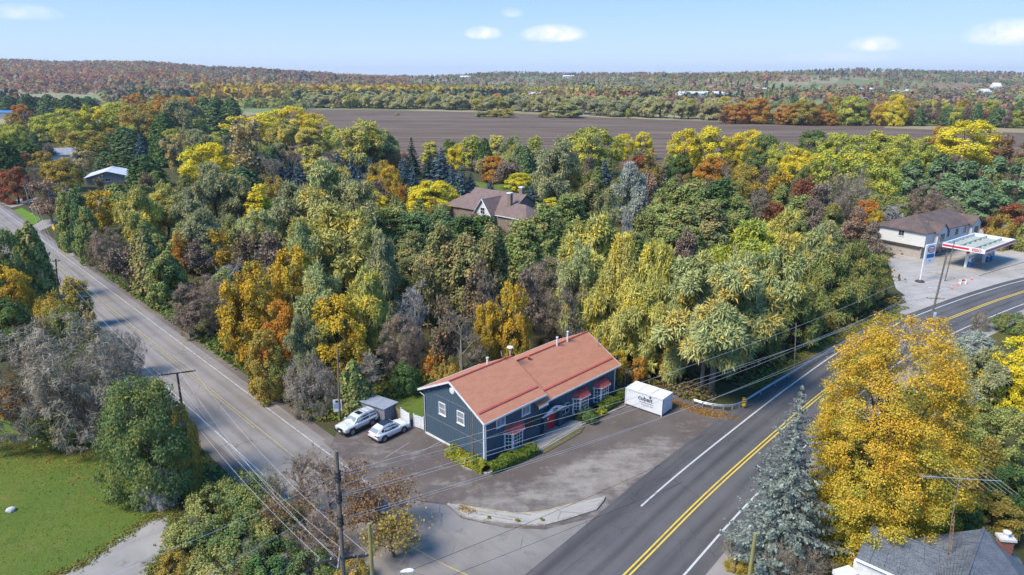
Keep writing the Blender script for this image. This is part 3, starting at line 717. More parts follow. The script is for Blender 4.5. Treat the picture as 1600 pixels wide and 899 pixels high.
MB().lathe([(.02, 0), (.24, .03), (.36, .10), (.34, .11), (.2, .05), (.0, .03)], (7.45, 5.0, 8.62), 14, Matrix.Rotation(R(70), 3, 'Y') @ Matrix.Rotation(R(40), 3, 'X')).build('dish_bowl', M_GREY, d1)
d2 = MB().tube([(8.65, 4.75, 7.9), (8.65, 4.75, 9.05)], .045, 6).build('antenna_mast', M_WT, bld)
MB().lathe([(.03, 0), (.34, .03), (.38, .09), (.30, .16), (.03, .19)], (8.65, 4.75, 9.02), 14).build('white_dome', M_SIGNW, d2)

# ------------------------------------------------------------------ front path, kerbs of the planting bed
def kerb_run(parent, pts, piece, wd, h, m, name='kerb_stone'):
    P = [Vector((p[0], p[1], 0)) for p in pts]; rng = random.Random(3); k = 0
    for a, b_ in zip(P, P[1:]):
        L = (b_ - a).length; n = max(1, round(L / piece)); d = (b_ - a) / n; an = math.atan2(d.y, d.x)
        for i in range(n):
            c = a + d * (i + .5)
            MB().box((c.x, c.y, h / 2 + rng.uniform(-.01, .01)), (d.length - .03, wd * rng.uniform(.92, 1.06), h), rz=an + rng.uniform(-.02, .02)).build(name, m, parent)
M_KERB = mat('kerb_concrete', (.40, .365, .325), (.28, .25, .22), .9, scale=1.6, fine=.25, bmp=.02, bscale=14)
bedk = empty('bed_kerb', (0, 0, 0), 0, 'low pale concrete kerb round the hedge bed along the blue building front', 'kerb')
kerb_run(bedk, PX((697, 704), (727, 733), (762, 741.5), (832, 711), (870, 687), (906, 667), (942, 650), (977, 636)), 1.5, .17, .17, M_KERB)
def bldw(x, y): 
    v = Matrix.Rotation(BRZ, 3, 'Z') @ Vector((x, y, 0)); return (BB.x + v.x, BB.y + v.y)
sheet('front_path', [bldw(5.8, -2.35), bldw(13.2, -2.2), bldw(14.2, -1.3), bldw(13.5, -.35), bldw(5.5, -.35), bldw(5.6, -1.4)], .095, M_WALK)
sheet('worn_grass_strip', [bldw(5.8, -3.0), bldw(12.0, -3.0), bldw(14.6, -1.9), bldw(13.3, -2.25), bldw(5.9, -2.4)], .098, M_STRIP)

# ------------------------------------------------------------------ raised corner island
isl = PX((700, 789), (722, 807), (757, 815), (790, 819), (822, 821), (852, 821), (880, 814), (905, 806), (930, 798), (941, 785), (944, 778), (915, 784), (880, 793), (845, 802), (812, 804), (775, 801), (742, 795), (716, 790))
ci = empty('corner_island', (0, 0, 0), 0, None, None); ci['kind'] = 'structure'
o = sheet('island_paving', isl, .05, M_CONC, th=.07); o.parent = ci; del o['kind']
kerb_run(ci, isl[:11], 1.25, .24, .19, M_KERB)
M_KERBY = mat('kerb_faded_yellow', (.46, .39, .20), (.33, .29, .2), .9, scale=1.8, fine=.25)
kerb_run(ci, isl[11:], 1.4, .13, .155, M_KERBY, 'yellow_kerb')
strips = MB()
for k, q in enumerate(((745, 800, 815, 813), (742, 804, 800, 814.5), (752, 796.5, 830, 807))):
    a, b_ = G(q[0], q[1]), G(q[2], q[3]); an = math.atan2(b_.y - a.y, b_.x - a.x); c = (a + b_) / 2
    strips.box((c.x, c.y, .135), ((b_ - a).length, .10, .05), rz=an)
strips.build('timber_edging', mat('weathered_timber', (.36, .33, .29), (.24, .22, .19), .9), ci)

# ------------------------------------------------------------------ moving-box container
cA, cB, cC = G(976, 632), G(1034, 652), G(1051, 640)
cax = (cB - cA).normalized(); crz = math.atan2(cax.y, cax.x)
CLn, CWd, CHt = 5.0, 2.5, 2.25
cont = empty('storage_container', (cA.x, cA.y, 0), crz, 'white steel storage container with dark lettering parked at the lot edge', 'container')
MB().b2(.06, CLn - .06, .06, CWd - .06, .14, CHt - .05).build('body', M_CONT, cont)
for x in (0, CLn - .1):
    for y in (0, CWd - .1): MB().b2(x, x + .1, y, y + .1, 0, CHt).build('corner_post', M_CONT, cont)
fr = MB()
for y in (.005, CWd - .105): fr.b2(.102, CLn - .102, y, y + .1, CHt - .12, CHt + .004)
for x in (.005, CLn - .105): fr.b2(x, x + .1, .102, CWd - .102, CHt - .12, CHt + .002)
fr.build('top_rail', M_CONT, cont)
fr = MB()
for y in (.004, CWd - .104): fr.b2(.102, CLn - .102, y, y + .1, .002, .13)
for x in (.004, CLn - .104): fr.b2(x, x + .1, .102, CWd - .102, .002, .13)
fr.build('base_rail', M_INK, cont)
MB().b2(.10, CLn - .10, .10, CWd - .10, CHt - .048, CHt - .01).build('roof_panel', M_SIGNW, cont)
fr = MB()
for x in (1.7, 3.3): fr.b2(x - .03, x + .03, .11, CWd - .11, CHt - .009, CHt + .006)
fr.build('roof_seam', M_GREY, cont)
MB().b2(CLn + .001, CLn + .02, .02, .13, .1, CHt - .1).build('door_gasket', M_INK, cont)
MB().b2(CLn - .058, CLn - .03, .16, CWd - .12, .2, CHt - .16).build('door', M_CONT, cont)
link('lettering', text_mesh('cubeit', .78, .006, bold=.016), M_INK, cont, (2.72, .045, 1.52), (math.pi / 2, 0, 0))
ln = MB()
rr = random.Random(5)
for z, x0, x1 in ((1.06, 1.95, 3.75), (.76, 2.2, 3.75)):
    x = x0
    while x < x1:
        wv = rr.uniform(.10, .26); ln.b2(x, min(x + wv, x1), .040, .058, z - rr.uniform(.05, .075), z + rr.uniform(.05, .075)); x += wv + rr.uniform(.04, .10)
ln.build('small_print', M_GREY, cont)
lf = [(0, .17), (.05, .07), (.13, .1), (.10, .0), (.14, -.03), (.03, -.08), (.015, -.15), (-.015, -.15), (-.03, -.08), (-.14, -.03), (-.10, 0), (-.13, .1), (-.05, .07)]
MB().prism([(3.35 + a * 1.25, .038, 1.92 + b_ * 1.1) for a, b_ in lf], (0, .02, 0)).build('leaf_emblem', mat('emblem_red', (.10, .02, .05)), cont)

# arched iron frame behind the container
ag = G(970, 604)
arch = empty('arched_gate', (G(976, 606).x, G(976, 606).y, 0), R(20), 'arched pale metal gate frame standing behind the white container', 'gate')
for dx in (0, .35):
    pts = [(0, dx * 2, 0), (0, dx * 2, 1.7)] + [(.75 - .75 * math.cos(a), dx * 2, 1.7 + .5 * math.sin(a)) for a in np.linspace(.3, math.pi - .3, 6)] + [(1.5, dx * 2, 1.7), (1.5, dx * 2, 0)]
    MB().tube(pts, .04, 6).build('arch_tube', M_GALV, arch)
for z in (.5, 1.0, 1.5, 1.95):
    MB().tube([(.05, 0, z), (.05, .7, z)], .025, 5).build('rung', M_GALV, arch)

# ------------------------------------------------------------------ hazard signs, small roadside signs
def signpost(name, label, base, h, wd, ht, face_rz, m, cat='sign', post=M_GALV, extra=None, diamond=False):
    e = empty(name, (base.x, base.y, 0), face_rz, label, cat)
    MB().tube([(0, 0, 0), (0, 0, h)], .04, 6).build('post', post, e)
    if diamond:
        a = wd / 2; p = MB().prism([(0, -.07, h - a), (a, -.07, h), (0, -.07, h + a), (-a, -.07, h)], (0, .025, 0)).build('sign_plate', m, e)
    else:
        p = MB().b2(-wd / 2, wd / 2, -.075, -.045, h - ht, h).build('sign_plate', m, e)
    if extra: extra(p, h, wd, ht)
    return e
def face_cam(p, k=0.0): return math.atan2(-p.x, p.y) * -1 * -1 + k
def blue_print(p, h, wd, ht):
    MB().b2(-wd * .22, wd * .22, -.082, -.074, h - ht * .26, h - ht * .08).build('sign_symbol', M_INK, p)
    MB().b2(-wd * .42, wd * .42, -.083, -.075, h - ht * .74, h - ht * .30).build('sign_panel', M_SIGNLB, p)
def blue_print2(p, h, wd, ht):
    MB().b2(-wd * .38, wd * .30, -.083, -.075, h - ht * .75, h - ht * .32).build('sign_panel', M_SIGNB, p)
    MB().b2(-wd * .40, wd * .35, -.083, -.075, h - ht * .24, h - ht * .14).build('sign_symbol', M_GREY, p)
sp_ = G(530, 668)
signpost('roadside_sign', 'white and pale blue sign under the slim pole behind the off-road vehicle', G(529, 652), 2.3, 1.0, 1.55, R(8), M_SIGNW, extra=blue_print)
signpost('roadside_sign', 'small white and blue sign at the wood edge beside the country road', LP(72, 34.1), 2.1, .85, 1.1, R(12), M_SIGNW, extra=blue_print2)
signpost('warning_sign', 'yellow diamond warning sign below the golden tree at the wood edge', LP(94.5, 34.0), 2.5, 1.0, 1.0, R(-40), M_YSIGN, diamond=True)
signpost('warning_sign', 'small yellow diamond sign on the grass between the two gravel side drives', G(87, 372), 2.6, 1.5, 1.0, R(-30), M_YSIGN, diamond=True)
def haz(p, h, wd, ht):
    for i in range(3):
        z = h - .16 - i * .27
        MB().quad((-wd / 2, -.079, z - .1), (wd / 2, -.079, z + .08), (wd / 2, -.079, z + .2), (-wd / 2, -.079, z + .02)).build('stripe', M_INK, p)
signpost('hazard_marker', 'yellow and black striped marker plate beside the treated pole by the blue spruce', G(1165, 868), 1.55, .45, .95, R(-8), M_YSIGN, extra=haz)
signpost('hazard_marker', 'yellow chevron marker at the near bend of the guardrail', G(1161, 639), 1.5, .4, 1.1, R(-8), M_YSIGN, extra=haz)
yb = [(510, 666), (517, 661)]
for (x, y), lb in (((549, 651), 'yellow steel bollard nearest the slim pole behind the off-road vehicle'), ((557, 647), 'yellow steel bollard nearer the grey shed behind the off-road vehicle')):
    g = G(x, y); e = empty('bollard', (g.x, g.y, 0), 0, lb, 'bollard', 'yellow bollards behind the parked cars')
    MB().tube([(0, 0, 0), (0, 0, 1.75)], .09, 8).build('pipe', M_YSIGN, e)
    MB().lathe([(.09, 1.75), (.08, 1.8), (.03, 1.84)], n=8).build('cap', M_YSIGN, e)

# ------------------------------------------------------------------ grey shed, fence pieces
s0, s1, s3 = G(600, 640, 1.9), G(621, 628, 1.9), G(570, 623, 1.9)
sax = (s1 - s0); sL = sax.length; srz = math.atan2(sax.y, sax.x); sW = (s3 - s0).length
shed = empty('garden_shed', (s0.x, s0.y, 0), srz, 'grey wooden shed with a sloping grey roof behind the two white cars', 'shed')
MB().prism([(.1, .1, 0), (sL - .1, .1, 0), (sL - .1, .1, 1.78), (.1, .1, 1.86)], (0, sW - .2, 0)).build('wall', M_SHED, shed)
for i in range(int((sW - .2) / .4)):
    MB().b2(.07, .099, .14 + i * .4, .14 + i * .4 + .37, .04, 1.8).build('plank', M_SHED, shed)
for i in range(int((sL - .3) / .4)):
    MB().b2(.14 + i * .4, .14 + i * .4 + .37, .07, .099, .04, 1.74).build('plank', M_SHED, shed)
MB().slab([(-.1, -.1, 1.97), (sL + .1, -.1, 1.86), (sL + .1, sW + .1, 1.86), (-.1, sW + .1, 1.97)], .08).build('roof', M_SHEDR, shed)
MB().b2(.05, .12, .05, .12, 0, 1.8).build('corner_board', M_GREY, shed)
def fence_panel(name, label, a, b_, h, m, nb, rails=True, cat='fence'):
    d = b_ - a; L = d.length; e = empty(name, (a.x, a.y, 0), math.atan2(d.y, d.x), label, cat)
    for i in range(nb): MB().b2(i * L / nb + .008, (i + 1) * L / nb - .008, -.015, .015, .06, h).build('board', m, e)
    for x in (-.06, L + .06): MB().b2(x - .055, x + .055, -.055, .055, 0, h + .1).build('post', m, e)
    for z in (.35, h - .3): MB().b2(0, L, .016, .055, z, z + .08).build('rail', m, e)
    return e
fence_panel('board_fence', 'white board fence panel between the grey shed and the gate', G(628, 660), G(640, 668), 1.75, M_WT, 7)
fence_panel('board_fence', 'short brown plywood fence panel against the grey shed', G(620, 655), G(627, 659), 1.5, mat('plywood', (.30, .21, .13), (.24, .17, .1)), 3)
fence_panel('garden_gate', 'white gate beside the back corner of the blue building', G(648, 667), G(662, 672), 1.55, M_WT, 6, cat='gate')

# ------------------------------------------------------------------ cars
M_CARW = mat('white_car_paint', (.74, .75, .77), (.70, .71, .73), .25, spec=.6, scale=1, fine=.02)
M_CARG = mat('silver_car_paint', (.66, .665, .67), (.60, .605, .61), .28, metal=.15, spec=.6, scale=1, fine=.03)
M_CLAD = mat('dark_car_cladding', (.03, .032, .036), None, .6)
M_CGLASS = mat('tinted_car_glass', (.012, .016, .022), (.02, .025, .032), .06, spec=.9, scale=1, fine=.02)
M_WSHIELD = mat('windscreen_glass', (.22, .25, .27), (.30, .33, .35), .06, spec=.9, scale=1, fine=.02)
M_RIM = mat('alloy_rim', (.34, .35, .37), None, .35, metal=.7)
M_LAMP = mat('clear_lamp', (.70, .72, .74), None, .12, spec=.8)
M_TAIL = mat('red_lamp', (.40, .015, .02), None, .2, spec=.6)
def loft(stations):
    """stations: (x, [(y,z)...]) half profiles mirrored to closed rings."""
    mb = MB(); rings = []
    for x, prof in stations:
        rings.append([(x, y, z) for y, z in prof] + [(x, -y, z) for y, z in prof[::-1]])
    n = len(rings[0]); mb.v = [p for r_ in rings for p in r_]
    for i in range(len(rings) - 1):
        for k in range(n): mb.f.append((i * n + k, i * n + (k + 1) % n, (i + 1) * n + (k + 1) % n, (i + 1) * n + k))
    mb.f += [tuple(range(n)), tuple(range((len(rings) - 1) * n, len(rings) * n))]
    return mb
def car(name, label, loc, rz, S):
    e = empty(name, loc, rz, label, 'car')
    W = S['w'] / 2; pa = S['paint']
    st = []
    for x, kw, zb, zs, zt in S['body']:
        st.append((x, [(W * kw * .80, zb), (W * kw * .97, zb + .10), (W * kw, (zb + zs) / 2), (W * kw * .985, zs - .03), (W * kw * .90, zs + (zt - zs) * .55), (W * kw * .55, zt), (0.001, zt + .015)]))
    body = loft(st).build('body', pa, e, smooth=False)
    for p in body.data.polygons: p.use_smooth = len(p.vertices) == 4
    cb = []
    for x, yb, zb, yt, zt in S['cabin']:
        cb.append((x, [(yb, zb), ((yb + yt) / 2 + .015, (zb + zt) / 2), (yt, zt - .05), (yt * .86, zt), (.001, zt + .02)]))
    cab = loft(cb).build('cabin', pa, e)
    def cp(x, t, side):
        for (a, b_) in zip(S['cabin'], S['cabin'][1:]):
            if a[0] >= x >= b_[0] or a[0] <= x <= b_[0]:
                f = (x - a[0]) / (b_[0] - a[0]); v = [a[i] + (b_[i] - a[i]) * f for i in range(5)]
                y = (v[1] + (v[3] - v[1]) * t + .03 * (1 - abs(2 * t - 1)) + .012); z = v[2] + (v[4] - .05 - v[2]) * t
                return (x, y * side, z)
    for side in (-1, 1):
        for pts in S['side']:
            MB().quad(*[cp(x, t, side) for x, t in pts]).build('side_window', M_CGLASS, e)
    for nm, pts, m in S['ends']: MB().quad(*pts).build(nm, m, e)
    rp = S['roofglass']
    if rp: MB().quad(*rp).build('sunroof', M_CGLASS, e)
    for side in (-1, 1):
        MB().tube([(S['rail'][0], side * S['rail'][2], S['rail'][3]), (S['rail'][0] - .08, side * S['rail'][2], S['rail'][3] + .06), (S['rail'][1] + .08, side * S['rail'][2], S['rail'][3] + .06), (S['rail'][1], side * S['rail'][2], S['rail'][3])], .022, 5).build('roof_rail', S['railm'], e)
        MB().box((S['mirror'][0], side * (W + .12), S['mirror'][1]), (.14, .20, .15)).build('mirror', S['mirm'], e)
        for lx, lz, m, nm, sz in S['lamps']: MB().box((lx, side * (W * .74), lz), sz).build(nm, m, e)
    for nm, c, d, m in S['boxes']: MB().box(c, d).build(nm, m, e)
    for wx in S['axles']:
        for side in (-1, 1):
            r = S['tyre']; M90 = Matrix.Rotation(math.pi / 2 * side, 3, 'X')
            ar = MB().lathe([(r + .085, 0), (r + .085, .035), (r - .02, .035)], (wx, side * (W - .02), r), 20, Matrix.Rotation(-math.pi / 2 * side, 3, 'X')).build('wheel_arch', M_CLAD, e)
            wh = MB().lathe([(r * .62, -.11), (r * .95, -.115), (r, -.07), (r, .07), (r * .95, .115), (r * .62, .11)], (wx, side * (W - .10), r), 20, M90).build('wheel', M_RUBBER, e)
            rim = MB()
            rim.lathe([(r * .12, .0), (r * .16, .04), (r * .10, .05)], (wx, side * (W + .005), r), 8, Matrix.Rotation(-math.pi / 2 * side, 3, 'X'))
            for k in range(5):
                a = k * 2 * math.pi / 5; rim.box((wx + math.cos(a) * r * .36, side * (W + .015), r + math.sin(a) * r * .36), (r * .56, .03, r * .17), M=Matrix.Rotation(-a, 3, 'Y'))
            rim.lathe([(r * .58, 0), (r * .68, .02), (r * .68, .035), (r * .58, .035)], (wx, side * (W - .01), r), 16, Matrix.Rotation(-math.pi / 2 * side, 3, 'X'))
            rim.build('rim', M_RIM, wh)
    return e
cross = dict(w=1.88, paint=M_CARW, tyre=.35, axles=(1.36, -1.35), mirm=M_CARW, railm=M_BLACK,
    body=[(2.29, .80, .35, .62, .70), (2.20, .92, .25, .70, .82), (1.75, .99, .24, .80, .97), (1.0, 1.0, .24, .88, 1.04), (0, 1.0, .24, .92, 1.02), (-1.2, 1.0, .24, .96, 1.04), (-1.95, .98, .26, .98, 1.06), (-2.20, .92, .32, .96, 1.02), (-2.28, .84, .42, .85, .92)],
    cabin=[(1.10, .80, .98, .74, 1.03), (.35, .84, .98, .66, 1.58), (-.3, .86, .99, .66, 1.66), (-1.2, .85, 1.0, .63, 1.62), (-1.75, .80, 1.02, .58, 1.50), (-2.12, .72, 1.02, .66, 1.10)],
    side=[[(.75, .12), (.32, .86), (-.28, .86), (-.28, .1)], [(-.34, .1), (-.34, .86), (-1.12, .84), (-1.25, .14)], [(-1.32, .16), (-1.2, .8), (-1.60, .66), (-1.5, .22)]],
    ends=[('windscreen', [(1.02, .70, 1.08), (1.02, -.70, 1.08), (.40, -.60, 1.585), (.40, .60, 1.585)], M_CGLASS), ('rear_window', [(-1.82, .56, 1.50), (-1.82, -.56, 1.50), (-2.145, -.60, 1.12), (-2.145, .60, 1.12)], M_WSHIELD)],
    roofglass=[(.25, .50, 1.66), (.25, -.50, 1.66), (-.25, -.50, 1.72), (-1.15, -.48, 1.69), (-1.15, .48, 1.69), (-.25, .50, 1.72)],
    rail=(.15, -1.4, .63, 1.60), mirror=(.72, 1.08),
    lamps=[(2.16, .76, M_LAMP, 'headlight', (.16, .36, .10)), (-2.22, .90, M_TAIL, 'tail_light', (.14, .42, .13))],
    boxes=[('bumper', (2.27, 0, .42), (.10, 1.40, .20), M_CLAD), ('bumper', (-2.26, 0, .46), (.12, 1.5, .20), M_CLAD), ('grille', (2.285, 0, .62), (.05, .95, .14), M_BLACK), ('licence_plate', (-2.30, 0, .78), (.02, .34, .16), M_SIGNW), ('sill', (0, .90, .30), (1.9, .1, .14), M_CLAD), ('sill', (0, -.90, .30), (1.9, .1, .14), M_CLAD), ('door_seam', (-.31, -.947, .66), (.012, .004, .6), M_BLACK), ('door_seam', (-.31, .947, .66), (.012, .004, .6), M_BLACK)])
suv = dict(w=1.93, paint=M_CARG, tyre=.40, axles=(1.42, -1.37), mirm=M_CARG, railm=M_GREY,
    body=[(2.38, .88, .50, .86, .98), (2.28, .96, .45, .98, 1.08), (1.8, 1.0, .42, 1.02, 1.16), (1.0, 1.0, .42, 1.04, 1.19), (0, 1.0, .42, 1.07, 1.16), (-1.5, 1.0, .42, 1.09, 1.16), (-2.15, .98, .44, 1.08, 1.14), (-2.36, .93, .50, 1.04, 1.10)],
    cabin=[(1.10, .82, 1.12, .76, 1.19), (.52, .86, 1.12, .70, 1.66), (.1, .87, 1.12, .70, 1.78), (-1.2, .87, 1.12, .69, 1.80), (-2.0, .84, 1.12, .66, 1.75), (-2.28, .80, 1.12, .72, 1.30)],
    side=[[(.82, .1), (.50, .88), (-.12, .88), (-.12, .08)], [(-.2, .08), (-.2, .88), (-1.05, .88), (-1.05, .08)], [(-1.15, .08), (-1.15, .88), (-1.92, .84), (-2.08, .14)]],
    ends=[('windscreen', [(1.03, .72, 1.24), (1.03, -.72, 1.24), (.57, -.64, 1.665), (.57, .64, 1.665)], M_WSHIELD), ('rear_window', [(-2.06, .60, 1.72), (-2.06, -.60, 1.72), (-2.30, -.64, 1.32), (-2.30, .64, 1.32)], M_CGLASS)],
    roofglass=[(.05, .42, 1.815), (.05, -.42, 1.815), (-.55, -.42, 1.835), (-.55, .42, 1.835)],
    rail=(-.1, -1.9, .64, 1.80), mirror=(.80, 1.22),
    lamps=[(2.30, .92, M_LAMP, 'headlight', (.14, .38, .17)), (-2.33, .98, M_TAIL, 'tail_light', (.10, .28, .30))],
    boxes=[('bumper', (2.40, 0, .56), (.16, 1.72, .24), M_CLAD), ('bumper', (-2.40, 0, .58), (.14, 1.7, .22), M_CLAD), ('grille', (2.375, 0, .82), (.08, .86, .24), M_BLACK), ('hood_scoop', (1.45, 0, 1.19), (.5, .6, .05), M_CARG), ('running_board', (0, .97, .42), (1.9, .16, .07), M_CLAD), ('running_board', (0, -.97, .42), (1.9, .16, .07), M_CLAD), ('roof_bar', (-.8, 0, 1.87), (.06, 1.34, .03), M_GREY), ('roof_bar', (-1.5, 0, 1.86), (.06, 1.34, .03), M_GREY), ('licence_plate', (2.485, 0, .62), (.01, .32, .15), M_SIGNW),
           ('wheel_flare', (1.42, .97, .86), (.95, .08, .07), M_CLAD), ('wheel_flare', (-1.37, .97, .86), (.95, .08, .07), M_CLAD)])
car('crossover_car', 'white crossover with black glass roof parked nearest the blue building', (-13.62, 67.65, .045), R(48.6), cross)
car('offroad_vehicle', 'silver off-road vehicle with roof bars parked nose to the country road', (-17.45, 69.15, .03), R(231), suv)

# ------------------------------------------------------------------ utility poles
def insulator(p, parent, up=True):
    MB().lathe([(.03, 0), (.06, .03), (.03, .06), (.07, .10), (.04, .16)], p, 8).build('insulator', M_GALV, parent)
def pole(name, label, base, top, r, m, arms=(), cat='utility pole', group='utility poles', bands=(), can=None):
    b = Vector(base); t = Vector(top); e = empty(name, b, 0, label, cat, group); d = t - b
    MB().tube([(0, 0, -.3), d * .5, d], [r, r * .88, r * .75], 10).build('shaft', m, e)
    for (f, L, ang, mm) in arms:
        c = d * f; v = Vector((math.cos(ang), math.sin(ang), 0)); s = Vector((-v.y, v.x, 0)) * (r * .8 + .06)
        a = MB().box(c + s, (L, .11, .13), rz=ang).build('crossarm', mm, e)
        for k in (-.46, -.22, .22, .46): insulator(c + s + v * L * k + Vector((0, 0, .065)), a)
        for k in (-.3, .3):
            MB().tube([c + s + v * L * k - Vector((0, 0, .06)), c - Vector((0, 0, L * .28))], .018, 5).build('brace', M_GALV, e)
    for f in bands:
        rr_ = r * (.75 + .25 * (1 - f)) + .03
        for k in range(3): MB().lathe([(rr_, -.07), (rr_ + .05, -.03), (rr_ + .05, .03), (rr_, .07)], d * f + Vector((0, 0, (k - 1) * .27)), 10, Matrix.Rotation(.35, 3, 'X')).build('band', M_BLACK, e)
    if can:
        MB().lathe([(.05, 0), (.26, .04), (.26, .9), (.22, .96), (.05, 1.0)], d * can[0] + Vector(can[1]), 12).build('transformer', M_SIGNLB if can[2] else M_GALV, e)
    return e
PT = AT(525.5, 705, 38.0); PBm = AT(537, 905, 38.4); 
dir_ = (PT - PBm) / (PT.z - PBm.z); PM0 = PT - dir_ * PT.z
MP = lambda y: AT(525.5 + (y - 705) * (11.5 / 200), y, 38.0 + (y - 705) * .002)
mainpole = pole('utility_pole', 'tall weathered timber pole with dark clamp bands in the near corner of the junction', PM0, PT, .17, M_WOODP,
    arms=[((MP(868).z) / PT.z, 2.6, R(100), M_WOODP), ((MP(876).z) / PT.z, 3.4, R(12), M_WOODD)], bands=[MP(744).z / PT.z, MP(777).z / PT.z, MP(813).z / PT.z])
TB = G(291, 679); TT = AT(290.5, 582, TB.y + .1)
tpole = pole('utility_pole', 'dark timber pole with one crossarm standing beside the country road', TB, (TB.x + .05, TB.y, TT.z), .15, M_WOODD, arms=[(.985, 3.6, R(20), M_WOODD)])
T2 = G(93, 488); t2 = AT(87, 405, T2.y); pole('utility_pole', 'dark slim pole standing between the orange tree and the far stretch of country road', T2, t2, .15, M_WOODD, arms=[(.96, 1.2, R(20), M_WOODD)])
T3 = G(46, 328); t3 = AT(38, 281, T3.y); pole('utility_pole', 'leaning pole beside the red brown maple at the far end of the country road', T3, t3, .15, M_WOODP)
T4 = G(531, 657); t4 = AT(527.5, 546, T4.y); pole('utility_pole', 'plain slim grey pole standing behind the off-road vehicle', T4, t4, .13, M_WOODP)
T5 = G(1450, 518); t5 = AT(1480, 395, T5.y + 1)
gpole = pole('utility_pole', 'leaning grey pole with crossarms and a pale transformer by the gas station bend', T5, t5, .16, M_WOODP,
    arms=[(.55, 3.2, R(-10), M_WT), (.42, 2.6, R(-10), M_WOODG)], can=(.17, (.42, -.1, 0), True))
T6 = G(1476, 440); t6 = AT(1492, 376, T6.y + 1); pole('utility_pole', 'thin leaning pole standing on the gas station forecourt edge', T6, t6, .12, M_WOODP)
T7 = G(1241, 575); t7 = AT(1244, 505, T7.y); pole('utility_pole', 'slender pole beyond the guardrail beside the main road', T7, t7, .07, M_GALV)
T8 = G(803 - 64, 717); t8 = AT(739.5, 642, T8.y); pole('timber_post', 'brown timber post rising from the hedge at the blue building corner', T8, t8, .14, mat('brown_post_wood', (.13, .085, .07), (.19, .15, .12), .9, scale=4, fine=.3), cat='post', group=None)
pY = 40.5; q0 = AT(577, 818, pY); pole('utility_pole', 'greenish treated pole with sawn top beside the tall junction pole', (q0.x - .1, pY, 0), q0, .16, M_WOODG)
pY = 41.5; q0 = AT(1180.5, 833, pY); q1 = AT(1171, 899, pY + .2); dd = (q0 - q1) / (q0.z - q1.z); pole('utility_pole', 'greenish treated pole with sawn top beside the blue spruce', q0 - dd * q0.z, q0, .16, M_WOODG)
g = G(1146, 896); e = empty('fence_post', (g.x, g.y, 0), 0, 'short dark weathered timber post on the main road shoulder', 'post'); MB().tube([(0, 0, 0), (.05, 0, 1.35)], .12, 8).build('shaft', M_WOODP, e)
MB().lathe([(.12, 1.34), (.10, 1.37), (.02, 1.38)], (.05, 0, 0), 8).build('sawn_top', M_WOODD, e)

# street lamp on its arm at the near edge
sl0 = AT(600, 930, 39.5); sl1 = AT(640, 892, 39.5)
lamp = empty('street_lamp', (sl0.x - .6, 39.5, 0), 0, 'pale cobra head street lamp on a long arm above the junction', 'street lamp')
Lo = lamp.location
MB().tube([(0, 0, 0), (0, 0, sl0.z - .3)], [.11, .08], 8).build('post', M_GALV, lamp)
MB().tube([Vector((0, 0, sl0.z - .35)), sl0 - Lo, sl1 - Lo - Vector((.55, 0, .1))], .045, 8).build('arm', M_GALV, lamp)
h = sl1 - Lo
MB().tube([h + Vector((-.62, 0, -.10)), h + Vector((-.35, 0, -.02)), h + Vector((0, 0, .02)), h + Vector((.25, 0, .0)), h + Vector((.36, 0, -.02))], [.06, .13, .17, .13, .04], 10).build('lamp_head', M_SIGNW, lamp)

# ------------------------------------------------------------------ overhead wires
M_WIRE = mat('aluminium_wire', (.50, .49, .49), None, .5, metal=.2)
M_WIREB = mat('black_cable', (.02, .02, .022), None, .6)
def wire(label, a, b, sag, r=.015, m=None, group='overhead wires'):
    a, b = Vector(a), Vector(b); n = 18; pts = []
    for i in range(n + 1):
        t = i / n; p = a.lerp(b, t); p.z -= sag * 4 * t * (1 - t); pts.append(p)
    o = MB().tube(pts, r, 4, cap=False).build('overhead_wire', m or M_WIRE)
    return tag(o, label, 'wire', group)
gp = lambda f: Vector(T5).lerp(Vector(t5), f)
arm5 = lambda f, k: gp(f) + Vector((math.cos(R(-10)), math.sin(R(-10)), 0)) * k + Vector((0, .2, .2))
spans = [('lowest', MP(815), arm5(.42, -1.2), 2.4), ('second lowest', MP(811), arm5(.42, 1.2), 2.0), ('third from below', MP(778), arm5(.55, -1.5), 2.2), ('third from above', MP(775), arm5(.55, -.6), 1.6),
         ('second highest', MP(745), arm5(.55, 1.5), 1.6), ('highest', MP(741), gp(.9), 1.8)]
for nm, a, b_, sg in spans: wire(f'{nm} wire crossing the parking lot from the junction to the station pole', a, b_, sg, .016)
for k, (nm, y) in enumerate((('top', 742), ('middle', 776), ('bottom', 813))):
    a = MP(y); b_ = AT(-150 + 130 * k, 1010 + 60 * k, 21 - 2 * k); wire(f'wire running from the {nm} clamp of the junction pole away over the near bushes', a, b_, .5, .013)
tarm = lambda k: Vector((TB.x, TB.y, TT.z * .985 + .2)) + Vector((math.cos(R(20)), math.sin(R(20)), 0)) * k
cross_ = lambda k: MP(876) + Vector((math.cos(R(12)), math.sin(R(12)), 0)) * k + Vector((0, .25, .2))
for nm, k, k2 in (('left', -1.65, -1.5), ('middle', .35, -.6), ('right', 1.65, 1.5)):
    wire(f'{nm} of three wires strung between the crossarm pole and the tall junction pole', tarm(k), cross_(k2), 1.3, .014)
    wire(f'{nm} of three wires strung along the country road beyond the crossarm pole', tarm(k), Vector(t2) + Vector((k * .5, 0, -.2)), 1.0, .014)
    wire(f'{nm} of three wires strung along the far stretch of the country road', Vector(t2) + Vector((k * .5, 0, -.2)), Vector(t3) + Vector((k * .4, 0, -.2)), 1.2, .016)
for nm, k in (('upper', 0), ('lower', 1)):
    wire(f'{nm} service cable from the crossarm pole down to the junction pole', Vector((TB.x, TB.y, TT.z * (.82 - .08 * k))), MP(858 + 20 * k), 1.2, .013)
